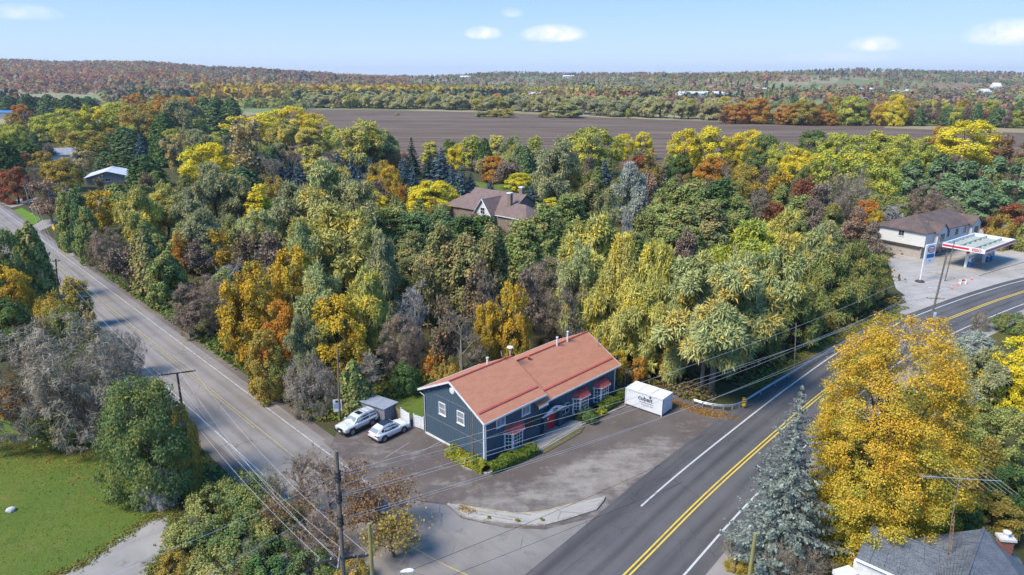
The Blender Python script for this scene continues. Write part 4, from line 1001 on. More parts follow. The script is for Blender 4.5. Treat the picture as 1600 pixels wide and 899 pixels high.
for nm, k in (('inner', 0), ('outer', 1)):
    wire(f'{nm} of two wires leaving the junction pole crossarm towards the near frame edge', cross_(-1.2 + 2.2 * k), AT(250 + 260 * k, 1020, 22), .4, .013)
wire('black cable rising from the street lamp across the junction to the guardrail', sl1, AT(1165, 660, 74.5) , .6, .018, M_WIREB)
wire('thin black line crossing above the junction and the near traffic lanes', AT(640, 925, 40), AT(1260, 668, 72), .4, .016, M_WIREB)  # second dark line over the lanes, modelled as a slightly sagging tube
wire('pale service wire slanting past the blue building front', MP(760), AT(1000, 585, 92), .8, .015)
wire('pale wire from the blue building corner post up over its front to the wood', t8 - Vector((0, 0, 1.2)), AT(1000, 600, 84), .5, .015)

# ------------------------------------------------------------------ guardrail
gr = empty('guardrail', (0, 0, 0), 0, 'galvanised steel guardrail curving from the parking lot along the main road', 'guardrail')
gpath = catmull([(p.x, p.y) for p in PX((1083, 632), (1105, 638), (1130, 641), (1150, 639), (1166, 631), (1200, 610), (1232, 591), (1264, 572), (1300, 551), (1336, 530), (1372, 508))], 6)
prof = [(0, .42), (.05, .47), (.05, .53), (.0, .58), (.05, .63), (.05, .69), (0, .74)]
for seg in range(0, len(gpath) - 1, 8):
    sub = gpath[seg:seg + 9]; mb = MB(); n = len(prof)
    if len(sub) < 2: continue
    for k, p in enumerate(sub):
        tt = (sub[min(k + 1, len(sub) - 1)] - sub[max(k - 1, 0)]).normalized(); nn = Vector((tt.y, -tt.x, 0))
        mb.v += [tuple(p + nn * a + Vector((0, 0, z))) for a, z in prof]
    mb.f = [(i * n + k, i * n + k + 1, (i + 1) * n + k + 1, (i + 1) * n + k) for i in range(len(sub) - 1) for k in range(n - 1)]
    mb.build('rail_beam', M_GALV, gr)
    p = sub[0]; MB().box((p.x, p.y, .36), (.14, .14, .72)).build('rail_post', M_GALV, gr)
    p = sub[len(sub) // 2]; MB().box((p.x, p.y, .36), (.14, .14, .72)).build('rail_post', M_GALV, gr)

# ------------------------------------------------------------------ gas station
M_GWALL = mat('cream_siding', (.68, .67, .64), (.60, .59, .57), .7, scale=1, st=(1, 1, 9))
M_GSTONE = mat('pale_stone_base', (.42, .38, .34), (.34, .30, .27), .9, scale=3, fine=.3, bmp=.04, bscale=6)
M_BROOF = mat('brown_shingles', (.150, .105, .090), (.10, .078, .072), .95, scale=.5, fine=.25, bmp=.03, bscale=12)
gb0 = G(1448, 364, 6.0)
gst = empty('station_house', (gb0.x, gb0.y, 0), R(33.5), 'two storey cream house with brown hipped roof behind the gas station canopy', 'building')
GL, GD, GE = 24.0, 11.0, 5.9
MB().b2(0, GL, 0, GD, 2.75, GE).build('upper_wall', M_GWALL, gst)
MB().b2(.4, GL - .4, .6, GD - .2, 0, 2.745).build('lower_wall', M_GSTONE, gst)
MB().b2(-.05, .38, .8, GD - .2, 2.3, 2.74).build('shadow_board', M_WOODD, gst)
ov = .5; zr = GE + 2.6
rf = MB(); e0 = [(-ov, -ov, GE), (GL + ov, -ov, GE), (GL + ov, GD + ov, GE), (-ov, GD + ov, GE)]; r0, r1 = (5.5, GD / 2, zr), (GL - 4.5, GD / 2, zr)
rf.add(e0 + [r0, r1] + [(x, y, z - .14) for x, y, z in e0], [(0, 1, 5, 4), (1, 2, 5), (2, 3, 4, 5), (3, 0, 4), (9, 8, 7, 6), (0, 6, 7, 1), (1, 7, 8, 2), (2, 8, 9, 3), (3, 9, 6, 0)])
rf.build('roof', M_BROOF, gst)
for x in (5.3, GL - 3.2):
    d = MB(); d.prism([(x - 2.2, -.9, GE - .15), (x + 2.2, -.9, GE - .15), (x, -.9, GE + 1.55)], (0, .9, 0)); d.b2(x - 1.9, x + 1.9, -.895, -.003, 2.76, GE - .16); gbl = d.build('gable_bay', M_GWALL, gst)
    r = MB(); r.slab([(x - 2.5, -1.2, GE - .3), (x, -1.2, GE + 1.68), (x, 4.4, GE + 1.68), (x - 2.5, 0, GE - .3)], .1); r.slab([(x + .003, -1.2, GE + 1.68), (x + 2.5, -1.2, GE - .3), (x + 2.5, 0, GE - .3), (x + .003, 4.4, GE + 1.68)], .1)
    r.build('gable_roof', M_BROOF, gbl)
    window(gst, (x, -.9, 4.4), 2.1, 1.9, (1, 0, 0), (0, -1, 0), 3, 1, M_GLASS, .08)
for x in (9.6, 13.6, 17.3): window(gst, (x, 0, 4.6), 1.5, 1.5, (1, 0, 0), (0, -1, 0), 2, 1, M_GLASS, .08)
window(gst, (0, 5.2, 5.0), 1.3, 1.3, (0, 1, 0), (-1, 0, 0), 2, 1, M_GLASS, .08)
MB().b2(2.5, GL - 5, -.35, -.003, 2.2, 2.74).build('store_fascia', M_SIGNW, gst)
MB().b2(4.5, GL - 8, -.37, -.352, 2.36, 2.58).build('fascia_stripe', M_ESSOR, gst)
for i, x in enumerate((3.2, 6.2, 9.4, 12.6)): MB().b2(x, x + 2.2, .55, .598, .3, 2.1).build('shop_window', M_GLASS, gst)
MB().b2(15.6, 16.7, .55, .598, 0, 2.1).build('shop_door', M_NAVYT, gst)
for x in (.3, 3.0): MB().b2(x, x + .25, -.25, 0, 0, 2.74).build('porch_pillar', M_NAVYT, gst)

cf = G(1540, 391, 5.0)
can = empty('fuel_canopy', (cf.x, cf.y, 0), R(36.9), 'white and red fuel canopy on two posts at the gas station', 'canopy')
KL, KD, K0, K1 = 16.0, 7.9, 4.15, 5.0
MB().b2(.3, KL - .3, .3, KD - .3, K0 + .05, K0 + .22).build('deck', mat('canopy_deck', (.42, .45, .42), (.32, .35, .32), .8, scale=.8), can)
for nm, a in (('front', (0, KL, 0, .28)), ('back', (0, KL, KD - .28, KD)), ('end', (0, .28, .283, KD - .283)), ('end', (KL - .28, KL, .283, KD - .283))):
    MB().b2(a[0], a[1], a[2], a[3], K0, K1).build('fascia', M_SIGNW, can)
MB().b2(.35, KL - .25, -.02, -.002, K0 + .24, K1 - .2).build('fascia_stripe', M_ESSOR, can)
MB().b2(-.02, -.002, 2.9, KD - .05, K0 + .24, K1 - .2).build('fascia_stripe', M_ESSOR, can)
me = text_mesh('ESSO', .78, .015, bold=.02); link('lettering', me, M_ESSOR, can, (-.03, 1.5, (K0 + K1) / 2 + .02), (math.pi / 2, 0, -math.pi / 2))
bm_ = MB()
for x in (2.2, 4.8, 7.4, 10, 12.6): bm_.b2(x, x + .22, .32, KD - .32, K0 + .23, K0 + .48)
for y in (2.4, 5.2): bm_.b2(.32, KL - .32, y, y + .25, K0 + .481, K0 + .66)
bm_.build('roof_beam', mat('grey_green_beam', (.46, .49, .45), (.36, .39, .36), .7), can)
vb = MB()
for i in range(9):
    x = 1.0 + i * 1.75; vb.b2(x, x + .07, .29, .37, K0 + .23, K1 - .05); vb.b2(x, x + .07, KD - .37, KD - .29, K0 + .23, K1 - .05)
vb.build('bracing', M_GREY, can)
inv = Matrix.Rotation(-R(36.9), 3, 'Z')
for px_ in ((1508, 418), (1536, 411)):
    q = G(*px_); l_ = inv @ (q - Vector((cf.x, cf.y, 0)))
    pst = MB().b2(l_.x - .22, l_.x + .22, l_.y - .22, l_.y + .22, 0, K0 + .04).build('post', M_SIGNW, can)
    MB().b2(l_.x - .25, l_.x + .25, l_.y - .25, l_.y + .25, 3.0, 3.35).build('post_band', M_ESSOR, pst)
M_PUMPB = mat('pump_blue', (.04, .16, .36), (.05, .2, .42), .5)
for (x, y), lb in (((1514, 417.5), 'blue and white fuel pump beside the near canopy post'), ((1517, 415), 'blue and white fuel pump half hidden behind the nearer pump'), ((1542, 409), 'blue and white fuel pump by the far canopy post'), ((1548, 407), 'outermost blue and white fuel pump under the canopy end')):
    g = G(x, y); e = empty('fuel_pump', (g.x, g.y, .05), R(36.9), lb, 'fuel pump', 'fuel pumps under the canopy')
    MB().b2(-.5, .5, -.3, .3, 0, 1.15).build('body', M_PUMPB, e)
    MB().b2(-.5, .5, -.3, .3, 1.155, 1.95).build('head', M_SIGNW, e)
    MB().b2(-.36, .36, -.325, -.302, 1.3, 1.75).build('display', M_INK, e)
    MB().tube([(.52, -.1, 1.7), (.68, -.15, 1.2), (.64, -.1, .5), (.52, -.05, .9)], .03, 5).build('hose', M_BLACK, e)
g = G(1437, 441)
es = empty('station_sign', (g.x, g.y, 0), R(24), 'tall white gas station sign with oval emblem and blue panel by the road', 'sign')
MB().tube([(0, 0, 0), (0, 0, 7.3)], .13, 8).build('post', M_SIGNW, es)
brd = MB().b2(.16, 2.75, -.14, .14, 3.5, 7.4).build('sign_board', M_SIGNW, es)
ov_ = lambda cx, cz, a, b_, y, t: MB().prism([(cx + a * math.cos(q), y, cz + b_ * math.sin(q)) for q in np.linspace(0, 2 * math.pi, 29)[:-1]], (0, t, 0))
ov_(1.45, 6.45, 1.0, .68, -.165, .024).build('oval_ring', mat('sign_navy', (.02, .06, .17)), brd)
ov_(1.45, 6.45, .82, .50, -.175, .012).build('oval_face', M_SIGNW, brd)
link('lettering', text_mesh('Esso', .78, .008, bold=.015), M_ESSOR, brd, (1.45, -.18, 6.45), (math.pi / 2, 0, 0))
MB().b2(.45, 2.5, -.16, -.142, 4.75, 5.5).build('price_panel', M_SIGNB, brd)
MB().b2(1.2, 1.8, -.16, -.142, 4.05, 4.35).build('lower_panel', M_SIGNLB, brd)
MB().lathe([(.9, 0), (.8, .25), (.5, .4)], (0, 0, 0), 10).build('planter', M_WOODD, es)
for i, (x, y, lb) in enumerate(((1487, 452, 'orange traffic cone nearest the leaning pole'), (1497, 446, 'orange traffic cone in the middle of the forecourt edge'), (1507, 443, 'orange traffic cone between the red barrier and the far cone'), (1518, 438, 'orange traffic cone farthest along the forecourt edge'))):
    g = G(x, y); e = empty('traffic_cone', (g.x, g.y, .05), .3 * i, lb, 'traffic cone', 'cones along the forecourt edge')
    MB().box((0, 0, .025), (.36, .36, .05)).build('base', M_CONE, e); MB().lathe([(.14, .05), (.04, .72), (.02, .74)], n=10).build('cone', M_CONE, e); MB().lathe([(.105, .36), (.08, .5), (.07, .51)], n=10).build('white_band', M_SIGNW, e)
g = G(1497, 445); e = empty('barrier', (g.x + 1.0, g.y + .3, .05), R(20), 'low red and white barrier between the traffic cones', 'barrier')
MB().b2(-.9, .9, -.03, .03, .55, .85).build('board', M_CONE, e)
for x in (-.7, .7): MB().b2(x - .04, x + .04, -.25, .25, 0, .9).build('leg', M_SIGNW, e)
for pts, lb in ((((1528, 432), (1562, 421), (1600, 410)), 'low pale concrete kerb between the forecourt and the main road'), (((1450, 426), (1475, 431), (1492, 436)), 'short pale kerb beside the gas station sign')):
    e = empty('forecourt_kerb', (0, 0, 0), 0, lb, 'kerb'); kerb_run(e, PX(*pts), 2.2, .35, .2, M_KERB)

# ------------------------------------------------------------------ the brown roofed house in the wood
M_BRN = mat('mauve_brown_shingles', (.205, .145, .130), (.17, .12, .11), .95, scale=.8, fine=.2, bmp=.02, bscale=14)
M_TAN = mat('tan_brick', (.26, .20, .165), (.21, .16, .13), .9, scale=2, fine=.25)
def gable_house(e, L, W, eave, rise, roofm, wallm, ov=.5, name='roof'):
    MB().prism([(0, -W / 2, 0), (0, W / 2, 0), (0, W / 2, eave), (0, 0, eave + rise), (0, -W / 2, eave)], (L, 0, 0)).build('wall', wallm, e)
    k = rise / (W / 2); r = []
    for s in (-1, 1):
        r.append(MB().slab([(-ov, s * (W / 2 + ov), eave - k * ov + .12), (L + ov, s * (W / 2 + ov), eave - k * ov + .12), (L + ov, s * .002, eave + rise + .12), (-ov, s * .002, eave + rise + .12)], .14).build(name, roofm, e))
    return r
h0 = G(745, 293, 8.6); h1 = G(812, 303, 8.6); hv = h1 - h0; hrz = math.atan2(hv.y, hv.x)
hs = empty('brick_house', (h0.x, h0.y, 0), hrz, 'large brick house with mauve brown hipped roof deep in the wood', 'house')
HL = hv.length + 2
gable_house(hs, HL, 13.5, 4.2, 4.3, M_BRN, M_TAN)
# front cross gable with white verges and a hipped wing beside it
cg = MB(); x = HL * .60; W_ = 5.6
cg.prism([(x - W_ / 2, -8.6, 0), (x + W_ / 2, -8.6, 0), (x + W_ / 2, -8.6, 4.0), (x, -8.6, 7.6), (x - W_ / 2, -8.6, 4.0)], (0, 5.5, 0)); cgw = cg.build('cross_gable', M_GWALL, hs)
for s in (-1, 1):
    MB().slab([(x + s * .003, -9.0, 7.75), (x + s * (W_ / 2 + .4), -9.0, 3.6), (x + s * (W_ / 2 + .4), -3.4, 3.6), (x + s * .003, -1.5, 7.75)], .14).build('gable_roof', M_BRN, cgw)
    a, b_ = Vector((x, -9.02, 7.65)), Vector((x + s * (W_ / 2 + .4), -9.02, 3.5)); MB().tube([a, b_], .16, 4).build('rake_board', M_WT, cgw)
window(hs, (x, -8.6, 4.6), 1.6, 1.8, (1, 0, 0), (0, -1, 0), 2, 2, M_GLASS)
wg = MB(); wx = HL + 1
wg.b2(HL * .84, HL + 7, -7.5, -.5, 0, 3.9); wgw = wg.build('wing', M_TAN, hs)
a = [(HL * .84 - .5, -8, 4.0), (HL + 7.5, -8, 4.0), (HL + 7.5, 0, 4.0), (HL * .84 - .5, 0, 4.0)]
MB().add(a + [(HL * .84 + 3.3, -4, 6.9), (HL + 3.7, -4, 6.9)], [(0, 1, 5, 4), (1, 2, 5), (2, 3, 4, 5), (3, 0, 4), (3, 2, 1, 0)]).build('wing_roof', M_BRN, wgw)
MB().b2(HL * .84 - .48, HL + 7.48, -8.04, -8.0, 3.75, 3.98).build('gutter', M_WT, wgw)
MB().b2(-7, -.7, -5.5, 5.5, 0, 3.6).build('garage', M_TAN, hs)
MB().add([(-7.6, -6.1, 3.6), (-.2, -6.1, 3.6), (-.2, 6.1, 3.6), (-7.6, 6.1, 3.6), (-3.5, 0, 6.6), (-.2, 0, 6.6)], [(0, 1, 5, 4), (1, 2, 5), (2, 3, 4, 5), (3, 0, 4), (3, 2, 1, 0)]).build('garage_roof', M_BRN, hs)
ch = AT(795, 318, h1.y - 6); 
ip = Matrix.Rotation(-hrz, 3, 'Z')
for (x, y, Y, z0, z1, nm) in ((797, 303, h1.y - 4, 5, 10.4, 'chimney'), (815, 294, h1.y + 6, 4, 9.6, 'chimney')):
    c = AT(x, y, Y); l_ = ip @ (Vector((c.x, c.y, 0)) - Vector((h0.x, h0.y, 0)))
    k = MB().b2(l_.x - .55, l_.x + .55, l_.y - .45, l_.y + .45, z0, c.z).build(nm, M_TAN, hs); MB().b2(l_.x - .7, l_.x + .7, l_.y - .6, l_.y + .6, c.z + .003, c.z + .35).build('chimney_cap', M_WT, k)

# pale roofed house and the low grey one by the far road
M_PALER = mat('pale_metal_roof', (.62, .62, .64), (.54, .54, .57), .5, scale=.6)
M_GRYR = mat('grey_shingles', (.30, .31, .34), (.25, .26, .29), .9, scale=.8)
M_GRYW = mat('grey_stone_wall', (.26, .25, .25), (.2, .19, .19), .9, scale=1)
g = G(170, 288); e = empty('pale_roofed_house', (g.x, g.y, 0), R(112), 'bungalow with a pale grey metal roof among dark hedges by the far road', 'house')
gable_house(e, 15, 14, 2.7, 2.0, M_PALER, M_GRYW, .7)
MB().b2(15.01, 21, -4.5, 5, 0, 2.6).build('wing', M_GRYW, e); MB().slab([(15.8, -5.2, 2.7), (21.6, -5.2, 2.7), (21.6, .3, 4.0), (15.8, .3, 4.0)], .15).build('wing_roof', M_PALER, e); MB().slab([(15.8, .305, 4.0), (21.6, .305, 4.0), (21.6, 5.6, 2.6), (15.8, 5.6, 2.6)], .15).build('wing_roof', M_PALER, e)
window(e, (0, 0, 1.6), 2, 1.2, (0, 1, 0), (-1, 0, 0), 2, 1)
for x in (3, 8): window(e, (x, -7, 1.6), 1.8, 1.2, (1, 0, 0), (0, -1, 0), 2, 1)
MB().b2(12.0, 12.9, -.4, .4, 5.4, 6.9).build('chimney', M_BRICK, e)
g = G(88, 252); e = empty('grey_roofed_house', (g.x - 4, g.y, 0), R(25), 'small house with a blue grey roof between dark trees at the far road end', 'house')
gable_house(e, 12, 9, 3.2, 2.6, M_GRYR, M_GWALL, .5); window(e, (0, 0, 2), 1.6, 1.2, (0, 1, 0), (-1, 0, 0), 2, 1)
g = G(16, 184); e = empty('blue_roofed_barn', (g.x - 30, g.y, 0), R(4), 'long low barn with a bright blue roof beyond the far yellow trees', 'barn')
gable_house(e, 46, 14, 5, 1.6, mat('blue_metal_roof', (.08, .22, .52), (.07, .19, .45), .4), M_GRYR, .4)

# ------------------------------------------------------------------ slate roofed house in the near corner
M_SLATE = mat('slate_shingles', (.135, .152, .178), (.100, .114, .136), .92, scale=1.3, fine=.35, bmp=.03, bscale=16)
nh = empty('slate_roofed_house', (0, 0, 0), 0, 'house with blue grey shingle roof and brick chimney in the near corner', 'house')
def Z(x, y, z): return G(x, y, z)
A1 = Z(1362, 822, 6.0); A2 = Z(1536, 826, 6.6); V1 = Z(1418, 843, 4.9)
hx = Vector((math.cos(R(-8)), math.sin(R(-8)), 0)); hy = Vector((-hx.y, hx.x, 0)); o0 = Vector((A1.x, A1.y, 0))
def LH(a, b_, z): v = o0 + hx * a + hy * b_; return Vector((v.x, v.y, z))
A2l = ((A2 - A1).dot(hx), (A2 - A1).dot(hy))
# near gable (ridge running towards the viewer) and the long ridge crossing behind it
def shingled(pts, name, rows=None):
    o = MB().slab(pts, .16).build(name, M_SLATE, nh)
    p = [Vector(q) for q in pts]; lo0, lo1, hi1, hi0 = p; L = (hi0 - lo0).length; n = max(4, int(L / .28)); sh = MB(); rr_ = random.Random(len(name) + int(L * 10))
    nrm = (lo1 - lo0).cross(hi0 - lo0).normalized()
    if nrm.z < 0: nrm = -nrm
    for i in range(n):
        a, b_ = lo0.lerp(hi0, i / n), lo1.lerp(hi1, i / n); a2, b2 = lo0.lerp(hi0, (i + 1.08) / n), lo1.lerp(hi1, (i + 1.08) / n); W_ = (b_ - a).length; m = max(1, int(W_ / .85)); off = rr_.random()
        for k in range(m):
            t0, t1 = k / m, (k + 1) / m - .004; lift = .03 + rr_.random() * .016
            sh.quad(a.lerp(b_, t0) + nrm * lift, a.lerp(b_, t1) + nrm * lift, a2.lerp(b2, t1) + nrm * .006, a2.lerp(b2, t0) + nrm * .006)
    tag(sh.build('shingle_courses', M_SLATE, o), kind='stuff'); return o
R0, R1, R2 = Z(1362, 822, 6.2), Z(1490, 868, 5.9), Z(1537, 826, 6.6)
lo_a, lo_b = Z(1337, 872, 4.2), Z(1500, 945, 4.2)
shingled([lo_a, lo_b, R1, R0], 'roof')
e1_ = Z(1418, 843, 5.3)
shingled([Z(1455, 905, 4.4), e1_, R2, Z(1500, 930, 6.4)], 'roof')
shingled([Z(1505, 935, 6.4) + Vector((.01, 0, 0)), R2 + Vector((.01, 0, 0)), Z(1592, 872, 4.4), Z(1640, 960, 4.4)][::-1], 'roof')
w_ = MB(); 
flo = [lo_a, lo_b, Z(1640, 960, 4.2), Z(1592, 872, 4.2), e1_]
w_.prism([(p.x * .995 + .15, p.y + .2, 0) for p in (lo_a, e1_, Z(1592, 872, 4.2), Z(1640, 960, 4.2), lo_b)], (0, 0, 3.95)); w_.build('wall', M_WT, nh)
MB().tube([lo_a - Vector((0, .03, .1)), lo_b - Vector((0, .03, .1))], .12, 4).build('fascia', M_WT, nh)
MB().tube([R0 + Vector((0, 0, .04)), R1 + Vector((0, 0, .04))], .07, 5).build('ridge_cap', M_SLATE, nh)
MB().tube([R2 + Vector((0, 0, .04)), Z(1500, 932, 6.45)], .09, 5).build('ridge_cap', M_SLATE, nh)
po = Z(1322, 893, 3.6); MB().box((po.x, po.y, 3.4), (1.5, 1.0, .35), rz=R(20)).build('porch_roof', M_WT, nh); MB().box((po.x, po.y, 1.6), (1.2, .8, 3.2), rz=R(20)).build('porch', M_WT, nh)
cp_ = Z(1565, 868, 4.9); chb = empty('brick_chimney', (0, 0, 0)); chb.parent = nh
cw, cd, czt = .85, .62, AT(1577, 842, cp_.y).z
crs = int((czt - 3.6) / .16); rr_ = random.Random(11)
MB().box((cp_.x, cp_.y, (3.6 + czt) / 2 - .01), (cw - .05, cd - .05, czt - 3.62), rz=R(-8)).build('mortar_core', mat('mortar', (.36, .33, .30)), chb)
bme = MB().box((0, 0, 0), (.27, .12, .14)).mesh('brick'); bme.materials.append(M_BRICK)
Mr = Matrix.Rotation(R(-8), 3, 'Z')
for i in range(crs):
    z = 3.6 + .08 + i * .16; o_ = .14 * (i % 2)
    for k in range(3):
        for sx, (px_, py_, rz_) in enumerate((((k - 1) * .285 + o_ * .3, -cd / 2 + .05, 0), (-cw / 2 + .05, (k - 1) * .20 + o_ * .2, math.pi / 2))):
            if sx == 1 and k == 2: continue
            v = Mr @ Vector((px_, py_, 0)); b_ = link('brick', bme, None, chb, (cp_.x + v.x, cp_.y + v.y, z), (0, 0, R(-8) + rz_ + rr_.uniform(-.02, .02)))
MB().box((cp_.x, cp_.y, czt + .09), (cw + .22, cd + .22, .18), rz=R(-8)).build('chimney_cap', mat('cap_concrete', (.60, .57, .55), (.5, .48, .46)), chb)
MB().lathe([(.16, 0), (.16, .3), (.26, .32), (.26, .42), (.1, .5)], (cp_.x, cp_.y, czt + .18), 10).build('chimney_pot', M_SIGNW, chb)
# lattice mast with a television antenna
mb0 = Z(1480, 890, 4.6); mt = AT(1490, 797, mb0.y); md = mt - mb0
mast = empty('antenna_mast', (mb0.x, mb0.y, 0), 0, 'rusty lattice mast carrying a long television antenna beside the slate roof', 'antenna')
base = Vector((0, 0, 0)); topz = mt.z; sh_ = Vector((md.x, md.y, 0))
legs = [Vector((math.cos(a), math.sin(a), 0)) * .17 for a in (R(90), R(210), R(330))]
def ml(k, z): return legs[k] * (1 - .35 * z / topz) + sh_ * max(0, (z - 4.6) / (topz - 4.6)) + Vector((0, 0, z))
for k in range(3): MB().tube([ml(k, 0), ml(k, topz * .5), ml(k, topz - .5), sh_ + Vector((0, 0, topz - .1))], .020, 5).build('mast_leg', M_RUST, mast)
la = MB(); z = .3; i = 0
while z < topz - .7:
    for k in range(3): la.tube([ml(k, z), ml((k + 1) % 3, z + .32)], .011, 4); la.tube([ml(k, z + .32), ml((k + 1) % 3, z + .32)], .010, 4)
    z += .32
la.build('lattice', M_RUST, mast)
mtop = sh_ + Vector((0, 0, topz)); ar = AT(1499, 752, mb0.y); az_ = ar - Vector((mb0.x, mb0.y, 0))
MB().tube([mtop - Vector((0, 0, .2)), az_], .022, 6).build('mast_tube', M_GALV, mast)
b0, b1 = AT(1437, 744, mb0.y - .2) - Vector((mb0.x, mb0.y, 0)), AT(1565, 752, mb0.y + .2) - Vector((mb0.x, mb0.y, 0))
MB().tube([b0, b1], .022, 6).build('boom', M_ALU, mast)
for i, t_ in enumerate((.01, .04, .07, .10, .13, .16, .19, .22, .30, .37, .45, .53, .61, .69, .77, .85, .92, .99)):
    ln_ = .26 if t_ < .25 else 1.05 + .85 * (t_ - .25)
    c = b0.lerp(b1, t_); v = Vector((.66, -.55, -.50)).normalized(); v2 = Vector((.05, -1, 0)).normalized()
    MB().tube([c - v2 * ln_, c + v2 * ln_], .011, 4).build('antenna_rod', M_ALU, mast)

# ------------------------------------------------------------------ farm buildings far away
M_FARW = mat('far_white_metal', (.72, .73, .74), (.64, .65, .66), .5, scale=.2); M_FARG = mat('far_grey_roof', (.40, .41, .43), None, .7, scale=.2)
far = [(1060, 150.5, 95, 30, 9, R(12), 'long white arched barn roof beyond the willow hedgerow', 'far_barn'), (828, 153, 22, 14, 10, R(30), 'white gabled farmhouse left of the red maples beyond the field', 'far_house'),
       (505, 154, 26, 14, 8, R(10), 'white farmhouse behind the pale stubble field', 'far_house'), (1342, 143, 40, 22, 8, R(5), 'long low white barn above the yellow woods', 'far_barn'), (1385, 146, 30, 18, 7, R(-5), 'low pale blue roofed barn right of the long white one', 'far_barn'),
       (1408, 145, 30, 18, 7, R(8), 'second low pale barn in the row above the yellow woods', 'far_barn'), (1530, 150, 22, 18, 14, R(20), 'white farm silo building near the far meadow end', 'far_house'), (1548, 143, 20, 14, 20, R(0), 'tall white silo tower house on the far plain', 'far_house'),
       (1180, 142, 36, 16, 7, R(0), 'small white shed roof among the far mixed trees', 'far_house'), (1190, 117, 60, 30, 10, R(0), 'white building on the far wooded ridge', 'far_house'), (880, 122, 40, 24, 10, R(10), 'pale house in the green clearing on the far slope', 'far_house'),
       (522, 121, 50, 24, 10, R(0), 'pale house at the foot of the far dark ridge', 'far_house'), (718, 124, 40, 24, 12, R(5), 'white house among trees on the far slope', 'far_house')]
for (x, y, L_, W_, H_, rz, lb, nm) in far:
    Y = np.geomspace(500, 3400, 500); best = None
    for yy in Y:                                  # walk the sight line out to where it meets the land
        p = AT(x, y, yy)
        if p.z <= float(hills(p.x, p.y)): best = p; break
    if best is None: best = AT(x, y, 2600)
    e = empty(nm, (best.x, best.y, float(hills(best.x, best.y))), rz, lb, 'farm building', 'farm buildings on the far plain')
    gable_house(e, L_, W_, H_ * .6, H_ * .4, M_FARW, M_FARW, .5)
    for k in range(3): MB().b2(L_ * (.2 + .25 * k), L_ * (.3 + .25 * k), -W_ / 2 - .05, -W_ / 2 - .002, H_ * .2, H_ * .42).build('window', M_GLASS, e)
# white stone on the lawn
g = G(17, 799); st = bmesh.new(); bmesh.ops.create_icosphere(st, subdivisions=2, radius=.42); rr_ = random.Random(2)
for v in st.verts: v.co *= rr_.uniform(.82, 1.1); v.co.z *= .6
me = bpy.data.meshes.new('stone'); st.to_mesh(me); st.free()
tag(link('lawn_stone', me, mat('pale_stone', (.55, .55, .53), (.42, .42, .4), .9, scale=4), None, (g.x, g.y, .14)), 'pale rounded stone lying on the mown lawn', 'stone')
# ================================================================== TREES AND SHRUBS
def unit(v): return v / np.maximum(np.linalg.norm(v, axis=-1, keepdims=True), 1e-9)
def rdir(rg, n): return unit(rg.normal(size=(n, 3)))
def cards(P, N, s, rg, asp=1.0, U=None):
    """Leaf sprays: slightly folded four-sided blades at P facing N."""
    n = len(P); N = unit(N)
    if U is None: U = rdir(rg, n)
    U = U - N * (U * N).sum(1, keepdims=True); U = unit(U); W = np.cross(N, U)
    s = np.asarray(s).reshape(-1, 1) * np.ones((n, 1)); h = s * .5
    k = rg.uniform(.75, 1.25, (n, 4, 1))
    V = np.stack([P - U * h * asp * k[:, 0], P - W * h * k[:, 1] + N * s * .10, P + U * h * asp * k[:, 2], P + W * h * k[:, 3] + N * s * .10], 1)
    return V.reshape(-1, 3)
def quads_of(V): return np.arange(len(V), dtype=np.int32).reshape(-1, 4)
def leaf_mesh(name, V, t):
    return np_mesh(name, V, quads_of(V), np.repeat(t, 4, axis=0))
def clump_centres(rg, n, R_, z0, z1, env, inner=.45, lobe=1.0):
    t = rg.uniform(0, 1, n * 6); keep = rg.uniform(0, 1, n * 6) < env(t) ** 1.3; t = t[keep][:n]
    while len(t) < n: t = np.concatenate([t, rg.uniform(.2, .8, n - len(t))])
    a = rg.uniform(0, 2 * np.pi, n); p1, p2 = rg.uniform(0, 6.28, 2)
    lob = 1 + lobe * (.16 * np.sin(2 * a + p1) + .12 * np.sin(3 * a + p2 + 4 * t))
    r = env(t) * R_ * lob * (inner + (1 - inner) * rg.uniform(0, 1, n) ** .55)
    return np.stack([r * np.cos(a), r * np.sin(a), z0 + (z1 - z0) * t], 1)
dome = lambda t: np.sqrt(np.clip(1 - ((t - .38) / .64) ** 2, .02, 1))
tall = lambda t: np.clip(np.sin(np.pi * np.clip(t * .93 + .05, 0, 1)) ** .55, .05, 1) * (1 - .25 * t)
cone = lambda t: np.clip((1 - t) ** .85 + .04, .03, 1) * np.clip(.6 + t * 4, 0, 1)
vase = lambda t: np.clip(.35 + .75 * t, 0, 1) * np.sqrt(np.clip(1 - ((t - .6) / .42) ** 2 * (t > .6), .03, 1))

